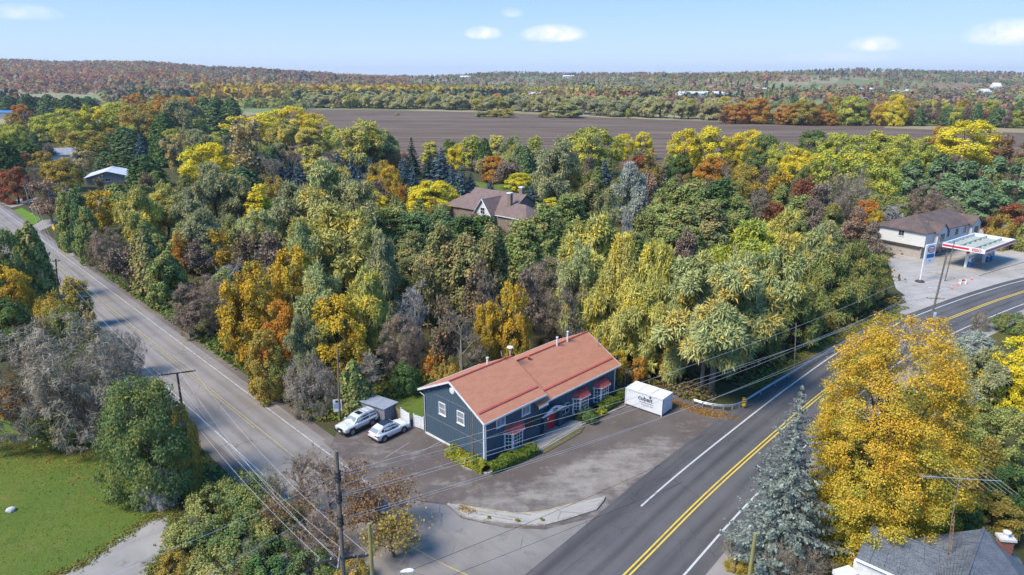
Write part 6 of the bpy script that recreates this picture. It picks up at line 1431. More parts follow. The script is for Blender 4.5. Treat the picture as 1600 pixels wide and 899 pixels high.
# ------------------------------------------------------------------ where the trees stand: x, top y, width in photo pixels, height m (or b = foot row), kind, colour | label
TREES = '''
20 150 44 b182 ced cedd | dark conifer at the end of the far dark row behind the blue roofed barn
48 148 46 b183 ced cedd | second dark conifer of the far row behind the blue roofed barn
80 149 49 b184 ced cedd | third dark conifer of the far row near the pale stubble field
112 150 49 b184 ced dkgn | broad dark green conifer of the far row beyond the yellow trees
142 152 38 b183 ced cedd | narrow dark conifer closing the far row before the gold trees
38 164 28 b196 map oran | small orange maple beside the bright blue barn roof
78 178 50 b222 map ylgr | pale yellow green maple behind the grey roofed house
118 172 58 b226 map ylgr | large yellow green maple behind the dome shaped olive tree
158 166 58 b224 ash yel | loose yellow tree between the far dark conifers and the grey green tree
192 156 60 b222 map ylgr | tall yellow green maple in front of the orange far maples
226 164 62 b224 map olgo | wide olive gold maple below the orange far maples
214 146 30 b176 map oran | orange maple on the skyline of the near woods, paler of the far pair
258 145 34 b192 map oran | bright orange round maple among the far yellow trees
284 150 30 b188 map gold | gold maple just beside the bright orange round maple
306 152 34 b200 map oran | orange gold maple against the dark pine stand
325 146 44 b206 ced cedd | dark pine on the near flank of the tall dark stand
344 142 56 b208 ced cedd | tallest dark pine of the tall dark stand by the stubble field
366 150 49 b208 ced cedd | dark pine on the far flank of the tall dark stand
288 158 56 b222 wil wilg | grey green rounded tree in front of the tall dark pine stand
262 180 51 b230 ced dkgn | dark green pointed tree in front of the grey green rounded tree
390 182 74 b228 ash yel | pale yellow feathery tree beside the tall dark pine stand
428 172 56 b222 map yel | bright yellow maple by the stubble field, first of the yellow clump
462 168 62 b222 map yel | tallest bright yellow maple of the clump by the stubble field
492 178 50 b222 map yel | yellow maple at the ploughed field end of the yellow clump
448 188 54 b234 wil wily | green willow in front of the yellow clump
484 204 50 b242 wil wily | low green willow at the corner of the ploughed field
140 205 66 b246 map olgo | dome shaped olive yellow tree with a red shrub at its foot
156 226 26 b246 shr red | small red shrub at the foot of the dome shaped tree
224 212 28 b250 spr blue | pale blue spruce among dark trees behind the pale roofed house
224 198 38 b246 spr dspr | tall dark spruce behind the pale blue spruce
198 200 56 b246 ced cedd | dark cedar behind the hedges of the pale roofed house
255 210 46 b260 ced dkgn | dark green cedar beside the pale blue spruce
258 214 28 b252 map red | dark red maple between the cedar and the cream birch
168 238 51 b266 ced cedd | dense dark hedge cedar behind the pale metal roof
196 238 54 b266 ced dkgn | round dark hedge cedar above the pale roof ridge
232 244 67 b292 ced dkgn | big dark green round cedar right beside the pale metal roof
100 248 56 b298 map olgo | round olive gold maple in front of the grey roofed house
134 236 36 b276 ash crem | cream yellow loose birch between the olive gold maple and the pale roof
30 262 46 b318 map red | red brown maple beside the leaning pole at the far road
44 224 56 b252 ced dkgn | dark green cedar beside the grey roofed house
14 222 56 b292 ced dkgn | broad dark green tree at the far end of the country road
36 238 24 b262 map red | dark red small maple before the grey roofed house
8 214 24 b242 map ylgr | small yellow tree at the far end of the wood
64 256 41 b308 bar bare | slim bare tree behind the red brown maple
82 286 69 b348 half pink | pinkish brown bush between the two gravel side drives
112 292 53 b352 half barp | thin brown bush beside the tall roadside cedars
116 298 40 b392 brd ced | tall dark cedar nearest the gravel side drive
136 292 44 b396 brd cedd | tallest roadside cedar next to the golden orange maple
148 322 40 b412 brd ced | dark front cedar at the foot of the roadside cedar clump
162 300 58 b366 ash gold | golden orange maple behind the tall roadside cedars
190 288 59 b344 ced ced | olive cedar in front of the pale roofed house
222 300 60 b392 wil wily | pale willow beside the golden orange maple
266 293 72 b372 wil wily | yellowish willow between the two paler willows near the far road
342 262 66 b362 wil wilg | grey green tall willow below the bright yellow maple
306 302 60 b380 wil wilg | soft grey willow in front of the yellowish willow
376 284 58 b362 wil wilg | grey willow beside the slim yellow tree
330 224 78 b290 map yel | brilliant yellow round maple standing behind the grey green tall willow
282 210 42 b272 ash crem | cream coloured birch at the side of the brilliant yellow maple
312 206 46 b262 wil wilg | soft green tree behind the brilliant yellow maple
402 190 85 b290 half crem | cream sparse tall tree with bare limbs below the yellow clump
362 214 53 b286 bar bare | bare tree between the brilliant yellow maple and the cream sparse tree
380 262 64 b310 ced cedd | dark cedar below the cream sparse tree
430 232 53 b300 bar bare | grey bare tree beside the dark blue spruces
204 372 85 b452 half barp | brown tangled bush beside the roadside cedars
170 356 53 b424 fuz barp | grey brown bush at the edge of the roadside verge
238 362 56 b456 ced cedb | olive brown cedar at the verge edge beside the brown tangled bush
268 395 51 b462 ced ced | green cedar behind the dead leaning brush
292 366 51 b430 half oran | orange tinted thin tree behind the olive brown cedar
318 372 57 b442 half barp | pinkish bare tree between the orange tinted tree and the gold topped tree
347 365 55 b440 half gold | gold topped tree with white bare limbs
364 396 53 b478 bar barw | white limbed bare tree in front of the gold topped tree
332 334 74 b428 wil wilg | sage green willow in front of the grey green tall willow
392 350 64 b444 half barb | olive brown thin tree under the slim yellow tree
298 344 54 b424 brd ced | olive cedar before the yellowish willow
410 330 56 b420 wil will | low pale willow under the slim yellow tree
410 288 42 b364 pop yel | slim bright yellow tree standing among the willows
434 276 40 b340 map olgo | olive gold round tree behind the slim yellow tree
468 290 80 b400 wil wilg | large grey green willow left of the big pale willow
508 264 110 b408 wil will | broad pale willow with rounded heads in the middle of the wood
560 292 84 b412 wil wilg | grey willow on the shaded flank of the broad pale willow
440 360 80 b470 half barp | grey brown bare thicket behind the gold maples
528 326 128 17 wil wily | great pale yellow green willow in the middle of the wood
474 352 64 15 wil will | pale willow head leaning from the great willow
590 378 70 15 wil wilg | grey willow head beside the dark gap in the wood
505 424 86 14 wil will | lower pale willow in front of the great willow
566 432 84 13 wil wily | lower yellow tinged willow beside the dark gap
452 388 76 15 map gold | gold maple between the great willow and the road wood
386 416 82 14 map gold | tall orange gold maple nearest the country road
432 474 58 11 map oran | small orange maple under the tall gold maple
524 464 92 12 map gold | rich gold maple below the willows behind the grey pole
472 500 56 10 wil wilg | grey green tree between the two gold maples
410 520 62 9 map olgo | olive gold maple at the verge below the orange maple
330 432 90 b520 fuz barp | tangled brown thicket above the bright verge
296 452 62 b528 half barp | dark grey thicket at the middle of the verge
366 500 46 b560 half gold | amber thin tree just above the diamond warning sign
486 562 92 b640 bsh bare | grey bare brush behind the small blue sign
580 546 103 b628 bar bare | pale bare tree with fine grey twigs behind the grey shed
556 566 61 b640 ced ced | green cedar beside the slim grey pole
450 560 56 b616 shr olv | olive bush at the wood edge beside the grey bare brush
636 568 50 b612 shr dkgn | dark bush behind the back yard grass
645 218 34 b276 spr dspr | tall dark spruce standing at the ploughed field edge
568 192 78 b266 wil wily | big green yellow willow at the near corner of the ploughed field
600 206 48 b262 wil will | green willow half behind the big one by the ploughed field
524 222 46 b276 bar bare | bare tree between the pale bulb tree and the big field willow
492 226 38 b282 pop wily | pale green bulb shaped tree before the blue spruces
616 236 34 b264 shr red | dull red shrub beside the field willow
438 244 28 b286 spr blue | blue spruce at the end of the spruce row under the yellow clump
455 248 28 b288 spr blue | second blue spruce under the yellow clump
470 246 28 b290 spr blue | third blue spruce before the pale bulb tree
530 238 30 b286 spr blue | blue spruce just past the pale bulb tree
552 242 28 b288 spr blue | blue spruce under the big field willow
545 266 26 b300 spr blue | low blue spruce in front of the row under the field willow
564 260 26 b304 spr blue | front blue spruce beside the gold domed tree
580 248 26 b292 spr blue | blue spruce behind the gold domed tree
574 274 24 b310 spr blue | nearest small blue spruce left of the gold domed tree
632 258 18 b292 spr blue | slim blue spruce of the lawn pair, left one
646 256 22 b296 spr blue | plump blue spruce of the lawn pair, right one
630 246 26 b284 spr blue | blue spruce between the lawn pair and the tall dark spruce
690 234 54 b282 spr blue | broad dark blue spruce on the lawn of the brick house
672 240 36 b280 spr dspr | dark spruce tucked beside the broad blue spruce
706 262 30 b304 spr blue | blue spruce at the lawn edge before the brick house
722 260 32 b306 spr blue | pair mate blue spruce touching the brick house roof
736 270 30 b304 spr blue | low blue spruce close by the brick house roof ridge
766 280 18 b300 spr blue | little round blue spruce alone on the bright lawn
612 261 40 b322 map gold | dark gold domed tree before the blue spruces
598 252 36 b300 map olgo | olive domed tree behind the dark gold one
582 276 38 b318 map gold | gold brown rounded tree left of the dark gold dome
582 300 52 b338 map yel | yellow low maple before the gold brown tree
548 284 38 b330 map oran | orange maple at the far flank of the broad pale willow
634 290 30 b326 half oran | rusty thin tree beside the yellow leafy maple
676 284 78 b336 map yel | yellow leafy maple beside the brick house
672 220 28 b262 pop ylgr | pale yellow slender tree at the ploughed field edge
704 214 24 b258 pop grn | slender green tree at the ploughed field edge
716 226 30 b266 map yel | small yellow maple behind the broad blue spruce
738 208 30 b268 pop ylgr | tall pale slender tree behind the brick house lawn
758 218 36 b270 ced dkgn | dark slender tree beside the pale slender tree
752 240 46 b284 half crem | thin cream tree behind the lawn spruces
772 244 36 b286 map oran | vivid orange maple behind the brick house
776 210 32 b262 pop wily | pale green slender tree behind the vivid orange maple
800 216 36 b272 wil will | soft green willow behind the brick house chimney
796 246 55 b296 half barp | grey brown bare tree beside the vivid orange maple
836 210 24 b260 pop ylgr | small pale yellow slender tree at the field
820 230 41 b278 ced cedd | dark cedar behind the yellow shrub
812 270 38 b300 map yel | low yellow maple right of the brick house lawn
830 286 24 b316 spr blue | small pale blue spruce beside the brick house end
866 222 72 b318 wil wilg | tall grey willow right of the brick house
898 246 39 b310 half gold | brown gold thin tree beside the tall grey willow
860 308 26 b336 pop yel | slim orange yellow tree below the tall grey willow
900 204 40 b258 pop wily | tall pale green slender tree at the field beside the big yellow green one
926 200 62 b276 ash ylgr | big yellow green tree at the ploughed field edge
952 214 40 b276 ash ylgr | yellow green tree leaning on the bigger one at the field edge
973 210 34 b250 map yel | first of two small round yellow maples at the field
1004 208 32 b250 map yel | second of two small round yellow maples at the field
986 238 51 b280 bar bare | grey thin tree under the two round yellow maples
944 250 30 b288 spr blue | blue spruce below the big yellow green tree
1047 256 28 b290 spr blue | pointed blue spruce in the middle distance, alone among cedars
994 244 44 b290 map red | dull pinkish red maple behind the pale mint tree
1018 240 48 b296 half olgo | olive brown thin tree right of the pinkish red maple
1068 202 50 b266 map yel | brilliant yellow maple, first of the row by the field
1108 200 58 b266 map yel | brilliant yellow maple, broad middle one of the row by the field
1146 208 42 b264 map yel | brilliant yellow maple, smaller one of the row by the field
1168 205 46 b264 map yel | brilliant yellow maple touching the dark green tree
1190 210 46 b272 map grn | dark green round tree at the end of the yellow row
1062 244 42 b296 map dkgn | dark green tree under the brilliant yellow row
1110 246 50 b300 map oran | dull orange maple under the brilliant yellow row
1160 256 46 b316 map olgo | olive gold dome under the brilliant yellow row
1132 254 36 b306 bar bare | grey bare tree beside the olive gold dome
980 262 52 b356 wil silg | pale mint willow in the middle of the cedars
1008 266 46 b350 half pink | pinkish cream tree beside the pale mint willow
1218 224 44 b280 map ylgr | yellow green maple right of the dark green round tree
1246 232 54 b290 map yel | yellow maple with orange tips near the dark green field tree
1266 203 48 b262 map grn | dark green field tree behind the yellow green wood
1300 208 58 b278 map ylgr | yellow green maple next to the dark green field tree
1334 212 58 b280 map ylgr | yellow green maple in the middle of the field side wood
1366 200 40 b268 pop ylgr | pointed yellow green tree rising above its neighbours
1398 212 54 b276 map ylgr | yellow green maple beside the pointed one
1432 214 44 b272 map ylgr | yellow green maple just before the orange and yellow pair
1464 198 34 b250 map oran | orange maple half hidden by the huge yellow maple
1502 189 88 b262 map yel | huge brilliant yellow maple by the ploughed field
1552 214 57 b266 half dry | brown thin tree beyond the huge yellow maple
1590 222 51 b270 half dry | rusty brown tree near the frame edge behind the pines
1290 240 60 b318 ash ylgr | layered yellow green tree in front of the field side wood
1336 238 70 b330 ash ylgr | large layered yellow green tree above the bare shrubs
1372 262 56 b340 ash ylgr | lower yellow green tree beside the first pine
1216 262 57 b326 half gold | amber thin tree before the yellow maple with orange tips
1250 268 51 b330 half red | rusty thin tree below the layered yellow green tree
1420 250 50 b324 pin pine | grey green pine beside the lower yellow green tree
1462 242 56 b330 pin pine | tall pine under the huge yellow maple
1500 246 50 b336 pin pine | dense pine right of the tall pine
1538 248 54 b336 pin pine | broad pine with open tiers behind the station house
1580 252 52 b342 pin pine | pine at the frame edge above the red and gold maple
1438 290 62 b352 fuz barp | dark brown thicket behind the station house
1486 282 48 b344 pin pine | lower pine just behind the station house roof
1526 292 54 b352 pin pine | shaded pine behind the far gable of the station house
1470 312 55 b356 bsh barp | dark bare brush right behind the station house ridge
1578 322 66 b384 map red | red and gold maple beyond the fuel canopy
1556 338 40 b388 shr olgo | yellow green bush beside the fuel canopy
1604 346 44 b392 shr olv | olive bush at the frame edge beyond the fuel canopy
1396 314 65 b372 bar barw | white limbed dead tree beside the station house
1352 314 40 b372 map oran | orange maple left of the station house
1364 330 28 b380 map gold | gold maple hugging the station house corner
1322 270 66 b344 bsh bare | pale grey brush under the layered yellow green tree
1284 290 60 b352 half barp | mauve brown thicket behind the right hand willows
1210 308 57 b356 half red | red brown thicket behind the big yellow green willow
1326 326 55 b384 half pink | mauve bare thicket beside the orange maple
1180 292 62 b356 bar bare | grey bare crown below the olive gold dome
1246 306 64 b366 brd ced | olive cedar behind the bright willow dome
1290 322 44 b372 wil olv | dark olive tree behind the right hand willows
620 306 62 b372 half ced | olive tree just before the yellow leafy maple
586 322 64 b388 brd ced | dark cedar right behind the great willow
622 322 67 b398 brd ced | dense dark cedar at the edge of the dark gap
652 330 69 b410 brd cedd | dark cedar in the group before the yellow leafy maple
690 328 69 b404 brd cedd | dark green cedar straight in front of the brick house gable
724 338 77 b410 brd dkgn | rounded dark green cedar under the brick house front
758 336 67 b408 brd dkgn | bushy dark cedar before the brick house wall
644 362 72 b440 brd cedb | brown tinged cedar above the dark gap
690 352 90 16 brd cedb | tall brown olive cedar with several spires, left of its pair
726 366 84 15 brd cedb | tall brown olive cedar with several spires, right of its pair
768 352 69 15 brd cedb | olive cedar with bare pink twigs before the brick house
664 392 71 13 half cedb | thin olive tree above the white limbed tree
744 402 80 13 half barb | brown thin tree above the gold tree by the roof
816 340 79 14 brd ced | full olive cedar right below the brick house wing
850 318 72 14 brd ced | olive cedar beside the slim orange yellow tree
888 300 67 b392 brd ced | tall olive cedar between the grey willow and the yellow willow
918 284 64 b380 brd cedb | brown olive cedar left of the pale mint willow
948 302 48 b384 wil wilg | grey green tree touching the pale mint willow
1036 282 74 b366 brd ced | olive cedar right of the pale mint willow
1004 320 57 b390 half ced | thin grey cedar before the pale mint willow
1078 284 77 b372 brd ced | broad olive cedar in the big cedar stand
1120 280 74 b368 brd dkgn | dark green cedar in the big cedar stand below the orange maple
1150 304 61 b372 brd ced | olive cedar at the far flank of the big cedar stand
1060 320 77 b402 brd ced | front olive cedar of the big stand above the willow heads
1102 316 82 b400 brd cedb | front brown olive cedar of the big stand
1140 332 61 b396 brd ced | low olive cedar between the big stand and the bright willow
975 330 41 b400 bar barw | pale bare tree in the notch between cedars and willows
1046 314 22 b370 pop gold | narrow amber tree in the notch of the cedars
962 366 30 b412 half pink | rose grey thin tree over the pale willow heads
930 342 108 17 wil wily | wide pale yellow willow dome right of the brick house view
898 388 72 15 wil will | greyer willow on the near flank of the wide pale dome
980 384 86 17 wil wily | yellow willow in the crowded willow middle
1030 392 78 17 wil wily | golden tinted willow before the cedars
952 430 74 12 wil wily | olive yellow willow hanging over the dark hollow
1008 444 86 13 wil wily | tall olive yellow willow behind the white container
1064 404 46 b520 ash yel | bright yellow tree between the willow heads
1052 450 64 13 wil will | grey yellow willow left of the twin trunks
1180 352 124 16 wil ylgr | bright yellow green willow dome in front of the cedar stand
1156 400 80 17 wil will | willow shoulder between the dome and the largest willow
1232 338 76 15 wil wily | yellow green willow behind the bright dome
1222 384 92 16 wil will | rounded willow right of the largest willow
1270 366 72 14 wil will | pale willow head above the road side willows
1248 440 84 10.5 wil olv | shaded olive willow over the main road
1302 404 82 10.5 wil olv | dark olive willow toward the gas station sign
1300 356 60 13 wil wilg | grey willow behind the dark olive one
1344 386 66 12 wil olv | olive willow close by the station house wall
1372 404 46 8 wil olv | low dark willow beside the gas station sign
1200 470 70 9 wil olv | dim olive willow behind the slender guardrail pole
1146 502 60 8 wil will | low hanging willow behind the guardrail end
960 500 46 6 wil olv | shaded willow behind the far roof corner of the blue building
860 402 101 13 fuz barp | large mauve bare tree behind the red roof
830 424 67 12 half barp | mauve bare tree beside the gold tree by the roof
886 440 72 11 bar bare | grey bare tree between the mauve one and the willows
800 442 52 12 map gold | gold green maple close behind the red roof ridge
762 474 44 9 map gold | small gold maple behind the lower red roof
758 420 79 12 bar bare | grey bare tree above the small gold maple
720 476 91 11 bar bare | pale grey bare tree behind the left part of the red roof
650 430 79 12 bar barw | white limbed bare tree in the dark hollow of the wood
684 470 71 11 half barb | brown tangled tree beside the white limbed tree
626 492 77 9 fuz barp | dark bare tree over the grey shed
700 566 44 4 shr olgo | yellow green bush behind the left roof slope
684 540 57 5 half oran | amber thin bush behind the left roof slope
912 484 48 6.5 wil grn | green rounded tree behind the red roof end
946 524 16 6 pop gold | slim orange poplar beside the red roof end
968 548 30 5 ash gold | small amber tree between the roof end and the container
1000 560 26 4 ash oran | thin rusty sapling beside the white container
1040 528 64 6 half oran | rusty thicket behind the white container
1086 536 53 5 half dry | brown thicket at the foot of the willows
24 360 62 b478 map grn | green round tree at the frame edge beside the country road
68 352 56 b470 ced ced | thin ragged cedar overlapping the country road
26 416 66 b508 map gold | orange topped maple at the frame edge below the green round tree
92 462 52 b520 shr olgo | olive bush at the foot of the dark slim pole
128 426 36 b512 pop olgo | young yellow green birch standing in front of the country road
108 478 46 b534 shr olv | green bush before the young birch
154 486 39 b540 half crem | small thin yellow tree at the roadside
24 470 70 b552 map dkgn | dark green tree under the orange topped maple
188 520 66 b592 bsh bare | grey bare shrub at the country road edge
60 516 150 b690 fuz bare | wide grey bare tree at the frame edge above the lawn
128 494 160 b690 fuz bare | broad grey twiggy tree in the middle of the lawn border
184 536 112 b690 fuz bare | dark grey twiggy tree next to the big green shrub
30 590 85 b676 half oran | orange speckled thin tree at the lawn border
96 618 92 b700 half olv | olive thin bush under the broad twiggy tree
154 600 80 b702 bar bare | dark thicket under the grey twiggy trees
240 594 130 b772 bus grn | big dense green shrub tree at the corner of the lawn
300 640 40 b760 shr olgo | golden bush on the road side of the big green shrub tree
262 640 42 b724 pop grn | green spire leaning on the big green shrub tree
252 734 55 b792 bsh barw | small white twiggy shrub where the lawn meets the gravel drive
'''
def zat(b, y):
    v = (y - 449.5) / F
    return CAMH + (v * b.y * CP + b.y * SP) / (v * SP - CP)
placed = []; CORES = []
def core(s):
    for wd in (' in ', ' behind', ' beside', ' of ', ' at ', ' under', ' on ', ' near', ' between', ' right ', ' left ', ' below', ' before', ' above', ' with ', ' standing', ' just', ' next', ' against', ' among', ' beyond', ' leaning', ' tucked', ' touching', ' close', ' hanging', ' over ', ' from ', ' closing', ' hugging', ' overlapping', ' half ', ' the ', ' alone', ' by '):
        k = s.find(wd)
        if k > 6: s = s[:k]
    return s.rstrip(' ,')
for ln in TREES.strip().splitlines():
    a, lab = ln.split('|'); x, yt, w, h, k, c = a.split(); x, yt, w = float(x), float(yt), float(w)
    if h[0] == 'b':
        b = G(x, float(h[1:])); H = min(zat(b, yt) / .97, 24); d_ = depth((b.x, b.y, H * .6)); plant(k, c, (b.x, b.y, 0), w * d_ / F, H, lab.strip()); placed.append((b.x, b.y, w * d_ / F / 2))
    else:
        e = plant_px(x, yt, w, float(h), k, c, lab.strip()); placed.append((e.location.x, e.location.y, w * depth((e.location.x, e.location.y, float(h) * .6)) / F / 2))

for q, ln in zip(placed, TREES.strip().splitlines()): CORES.append((q[0], q[1], core(ln.split('|')[1].strip())))
# ---- trees crowded between the ones above: nothing tells them apart, they fill the wood
FILL = [('brd', 'ced', 'olive cedar crowded in the shade of the big wood', 9, 6), ('half', 'barb', 'brown thin tree crowded in the shade of the big wood', 9, 6.5), ('half', 'barp', 'mauve brown thin tree crowded in the shade of the big wood', 9, 6.5), ('wil', 'olv', 'olive tree crowded in the shade of the big wood', 8.5, 7.5), ('half', 'olgo', 'olive gold thin tree crowded in the shade of the big wood', 8, 6)]
def inpoly(x, y, P):
    r = False; j = len(P) - 1
    for i in range(len(P)):
        if (P[i][1] > y) != (P[j][1] > y) and x < (P[j][0] - P[i][0]) * (y - P[i][1]) / (P[j][1] - P[i][1]) + P[i][0]: r = not r
        j = i
    return r
g2 = lambda *p: [(G(x, y).x, G(x, y).y) for x, y in p]
WOOD = g2((110, 372), (190, 436), (300, 516), (400, 592), (480, 634), (560, 628), (610, 600), (700, 560), (820, 520), (930, 520), (985, 590), (1080, 610), (1180, 600), (1290, 520), (1400, 440), (1385, 372), (1560, 352), (1660, 330), (1600, 262), (1420, 256), (1230, 258), (1000, 262), (840, 262), (860, 340), (700, 350), (650, 300), (560, 268), (420, 250), (300, 250), (300, 290), (130, 330))
placed_np = [tuple(p) for p in placed]; tries = 0; nf = 0; used = set()
bx0, bx1 = min(p[0] for p in WOOD), max(p[0] for p in WOOD); by0, by1 = min(p[1] for p in WOOD), max(p[1] for p in WOOD)
counts = {}
for q in CORES: counts[q[2]] = counts.get(q[2], 0) + 1
FILL2 = [('brd', 'cedd', 'dark cedar crowded', 9, 6.5), ('map', 'ylgr', 'yellow green maple crowded', 10, 8), ('map', 'olgo', 'olive gold maple crowded', 10, 8), ('half', 'barp', 'mauve brown thin tree crowded', 9, 7), ('wil', 'wilg', 'grey green tree crowded', 10, 9)]
BACK = g2((-60, 240), (0, 205), (60, 190), (240, 176), (370, 205), (430, 215), (500, 232), (640, 250), (600, 285), (430, 275), (320, 292), (230, 250), (120, 245), (90, 268), (60, 300), (-60, 300))
for zone, kinds, want in ((WOOD, FILL, 190), (BACK, FILL2, 110)):
  bx0, bx1 = min(p[0] for p in zone), max(p[0] for p in zone); by0, by1 = min(p[1] for p in zone), max(p[1] for p in zone); nf = tries = 0
  while nf < want and tries < 14000:
    tries += 1; x, y = rt.uniform(bx0, bx1), rt.uniform(by0, by1)
    if not inpoly(x, y, zone): continue
    k, c, lab, h, w = kinds[rt.choices(range(5), (4, 3, 3, 2, 1))[0]]
    if any((x - q[0]) ** 2 + (y - q[1]) ** 2 < (q[2] * .50 + w * .40) ** 2 for q in placed_np): continue
    best = None
    for (qx, qy, nm) in sorted(CORES, key=lambda q: (q[0] - x) ** 2 + (q[1] - y) ** 2)[:6]:
        if counts[nm] > 1: continue
        dx = (x / y - qx / qy) * 100; rel = 'standing just behind' if y > qy + 4 and abs(dx) < 4 else 'standing just in front of' if y < qy - 4 and abs(dx) < 4 else 'on the gas station side of' if dx > 0 else 'on the country road side of'
        t_ = f"{lab.split(' crowded')[0]} {rel} the {nm}"
        if t_ not in used and len(t_.split()) <= 16: best = t_; break
    if best is None: continue
    used.add(best); s = rt.uniform(.75, 1.1) * (1.25 if zone is BACK else 1); plant(k, c, (x, y, 0), w * s, h * s, best, group='trees filling the wood'); placed_np.append((x, y, w * s / 2)); nf += 1

# ---- the hedgerow along the far side of the ploughed field
hed = [('wil', 'hedw', 'pale green willow in the long hedgerow along the far side of the ploughed field'), ('wil', 'hedv', 'grey green willow in the long hedgerow along the far side of the ploughed field'), ('wil', 'wily', 'yellowish willow in the long hedgerow along the far side of the ploughed field'), ('half', 'barp', 'mauve thin tree in the long hedgerow along the far side of the ploughed field')]
for x in [492 + 11 * i for i in range(70)]:
    by = np.interp(x, [480, 600, 800, 1000, 1260], [169.5, 171, 174.5, 184.5, 193.5]); k, c, lab = hed[rt.choices(range(4), (5, 4, 2, 2))[0]]
    b = G(x, by - rt.uniform(0, 3)); hp = rt.uniform(17, 23) * (1 + (x - 480) / 1500); w = rt.uniform(24, 36)
    plant(k, c, (b.x, b.y, 0), w * depth(b) / F, hp * depth(b) / F / .97, lab, group='hedgerow beyond the field')
for x, by, w, hp, k, c, lab in ((772, 183, 26, 10, 'wil', 'wily', 'low pale willow bush on the field strip, left one'), (792, 183.5, 30, 12, 'wil', 'wily', 'low pale willow bush on the field strip, middle one'), (752, 183, 22, 8, 'wil', 'will', 'low pale willow bush on the field strip, farthest left'), (850, 184, 22, 9, 'wil', 'wily', 'small pale bush between the field strip bushes and the big pale hedge willow'), (892, 184, 48, 22, 'wil', 'will', 'big pale willow standing out of the hedgerow into the field'), (982, 186, 10, 17, 'pop', 'ylgr', 'thin yellow sapling at the hedgerow foot'),
                               (621, 181, 7, 5, 'shr', 'crem', 'small pale bush alone in the ploughed field'), (1148, 193, 40, 30, 'map', 'oran', 'first bright orange maple at the end of the hedgerow'), (1180, 193, 46, 38, 'map', 'oran', 'tallest bright orange maple at the end of the hedgerow'), (1130, 193, 34, 26, 'half', 'dry', 'brown thin tree before the bright orange maples'),
                               (1228, 195, 34, 30, 'map', 'oran', 'orange maple at the start of the far colourful wood'), (1252, 196, 40, 38, 'map', 'olgo', 'olive gold maple in the far colourful wood'), (1272, 196, 30, 24, 'map', 'oran', 'low orange maple, left of the pair under the olive gold maple'), (1290, 196, 30, 22, 'map', 'oran', 'low orange maple, right of the pair under the olive gold maple'), (1392, 197, 34, 46, 'map', 'yel', 'tall yellow maple in the far colourful wood'), (1330, 196, 40, 44, 'map', 'ylgr', 'yellow green maple in the far colourful wood')):
    b = G(x, by); plant(k, c, (b.x, b.y, 0), w * depth(b) / F, hp * depth(b) / F / .97, lab, group='trees beyond the field')
mixw = [('half', 'barp', 'mauve brown thin tree of the far colourful wood'), ('map', 'olgo', 'olive gold tree of the far colourful wood'), ('map', 'ylgr', 'yellow green tree of the far colourful wood'), ('half', 'dry', 'rusty thin tree of the far colourful wood'), ('ced', 'cedd', 'dark conifer of the far colourful wood'), ('map', 'gold', 'gold tree of the far colourful wood')]
for row in range(2):
    x = 1214 + row * 9
    while x < 1660:
        by = np.interp(x, [1200, 1400, 1660], [194.5, 197, 203]) - row * 4 - rt.uniform(0, 2); k, c, lab = mixw[rt.choices(range(6), (5, 2, 3, 3, 2, 2))[0]]
        b = G(x, by); hp = rt.uniform(26, 40); w = rt.uniform(20, 32); plant(k, c, (b.x, b.y, 0), w * depth(b) / F, hp * depth(b) / F, lab, group='far colourful wood'); x += w * .62

# ------------------------------------------------------------------ foreground trees of their own
def own_tree(name, label, pos, V, t, colr, trunk, bark, cat='tree'):
    e = empty(name, pos, 0, label, cat); link('crown', leaf_mesh('crown', V, t), LM[colr], e); link('trunk', trunk, BARK[bark], e); return e
b = G(1356, 872); H = zat(b, 484); d_ = depth((b.x, b.y, H * .6)); Wm = 232 * d_ / F
V, t, C = crown_clumps(201, R_=Wm / 2, H=H, zb=.03, ncl=900, nleaf=215000, s=.104, rc=(.05, .14), lobe=.35, rnd=.95, env=lambda t: np.sqrt(np.clip(1 - ((t - .42) / .62) ** 2, .02, 1)))
lm('mapl', (.52, .42, .06), (.60, .375, .045), (.38, .37, .07), var=.34, hue=0); t[:, 1] = np.clip(.55 * V[::4, 2] / H + .45 * t[:, 1] + .05, 0, 1)
own_tree('maple_tree', 'huge golden yellow maple rising over the main road in the near corner', b, V, t, 'mapl', trunk_mesh(5, H, .42, C, 12, .6), 'dark')
b = G(1214, 893); H = zat(b, 606); d_ = depth((b.x, b.y, H * .45)); Wm = 184 * d_ / F
V, t, B_ = crown_spruce(203, R_=Wm / 2, H=H, tiers=30, per=12, den=16, s=.14, sub=6, droop=.30, tip=.34, base=.07)
tm = MB(); tm.tube([(0, 0, -.3), (0, 0, H * .5), (0, 0, H * .98)], [.26, .16, .03], 8)
for o_, z in B_: tm.tube([(0, 0, z), (o_[0] * .55, o_[1] * .55, z - .1), (o_[0] * .95, o_[1] * .95, z - .02)], [.04, .025, .008], 4, cap=False)
own_tree('spruce_tree', 'tall silvery blue spruce beside the near lanes of the main road', b, V, t, 'silv', tm.mesh('trunk', True), 'grey')
b = G(1110, 619); H = zat(b, 389); V, t, C = crown_willow(231, R_=150 * depth((b.x, b.y, 9)) / F / 2, H=H, ncl=260, ns=60000, s=.088, zb=.20)
tm = MB()
for k, (dx, lean) in enumerate(((0, .6), (-1.1, -.9))): tm.tube([(dx, 0, -.3), (dx + lean * .2, .1, H * .3), (dx + lean, .3, H * .62)], [.42 - .14 * k, .33 - .1 * k, .15], 9)
for c in sorted([tuple(c) for c in C])[::14]: tm.tube([(0.2, 0.1, H * .35), tuple(Vector((.2, .1, H * .35)).lerp(Vector(c), .5) + Vector((0, 0, .6))), c], [.16, .10, .03], 5, cap=False)
own_tree('willow_tree', 'largest willow with twin bare trunks standing behind the guardrail', b, V, t, 'will', tm.mesh('trunk', True), 'grey')
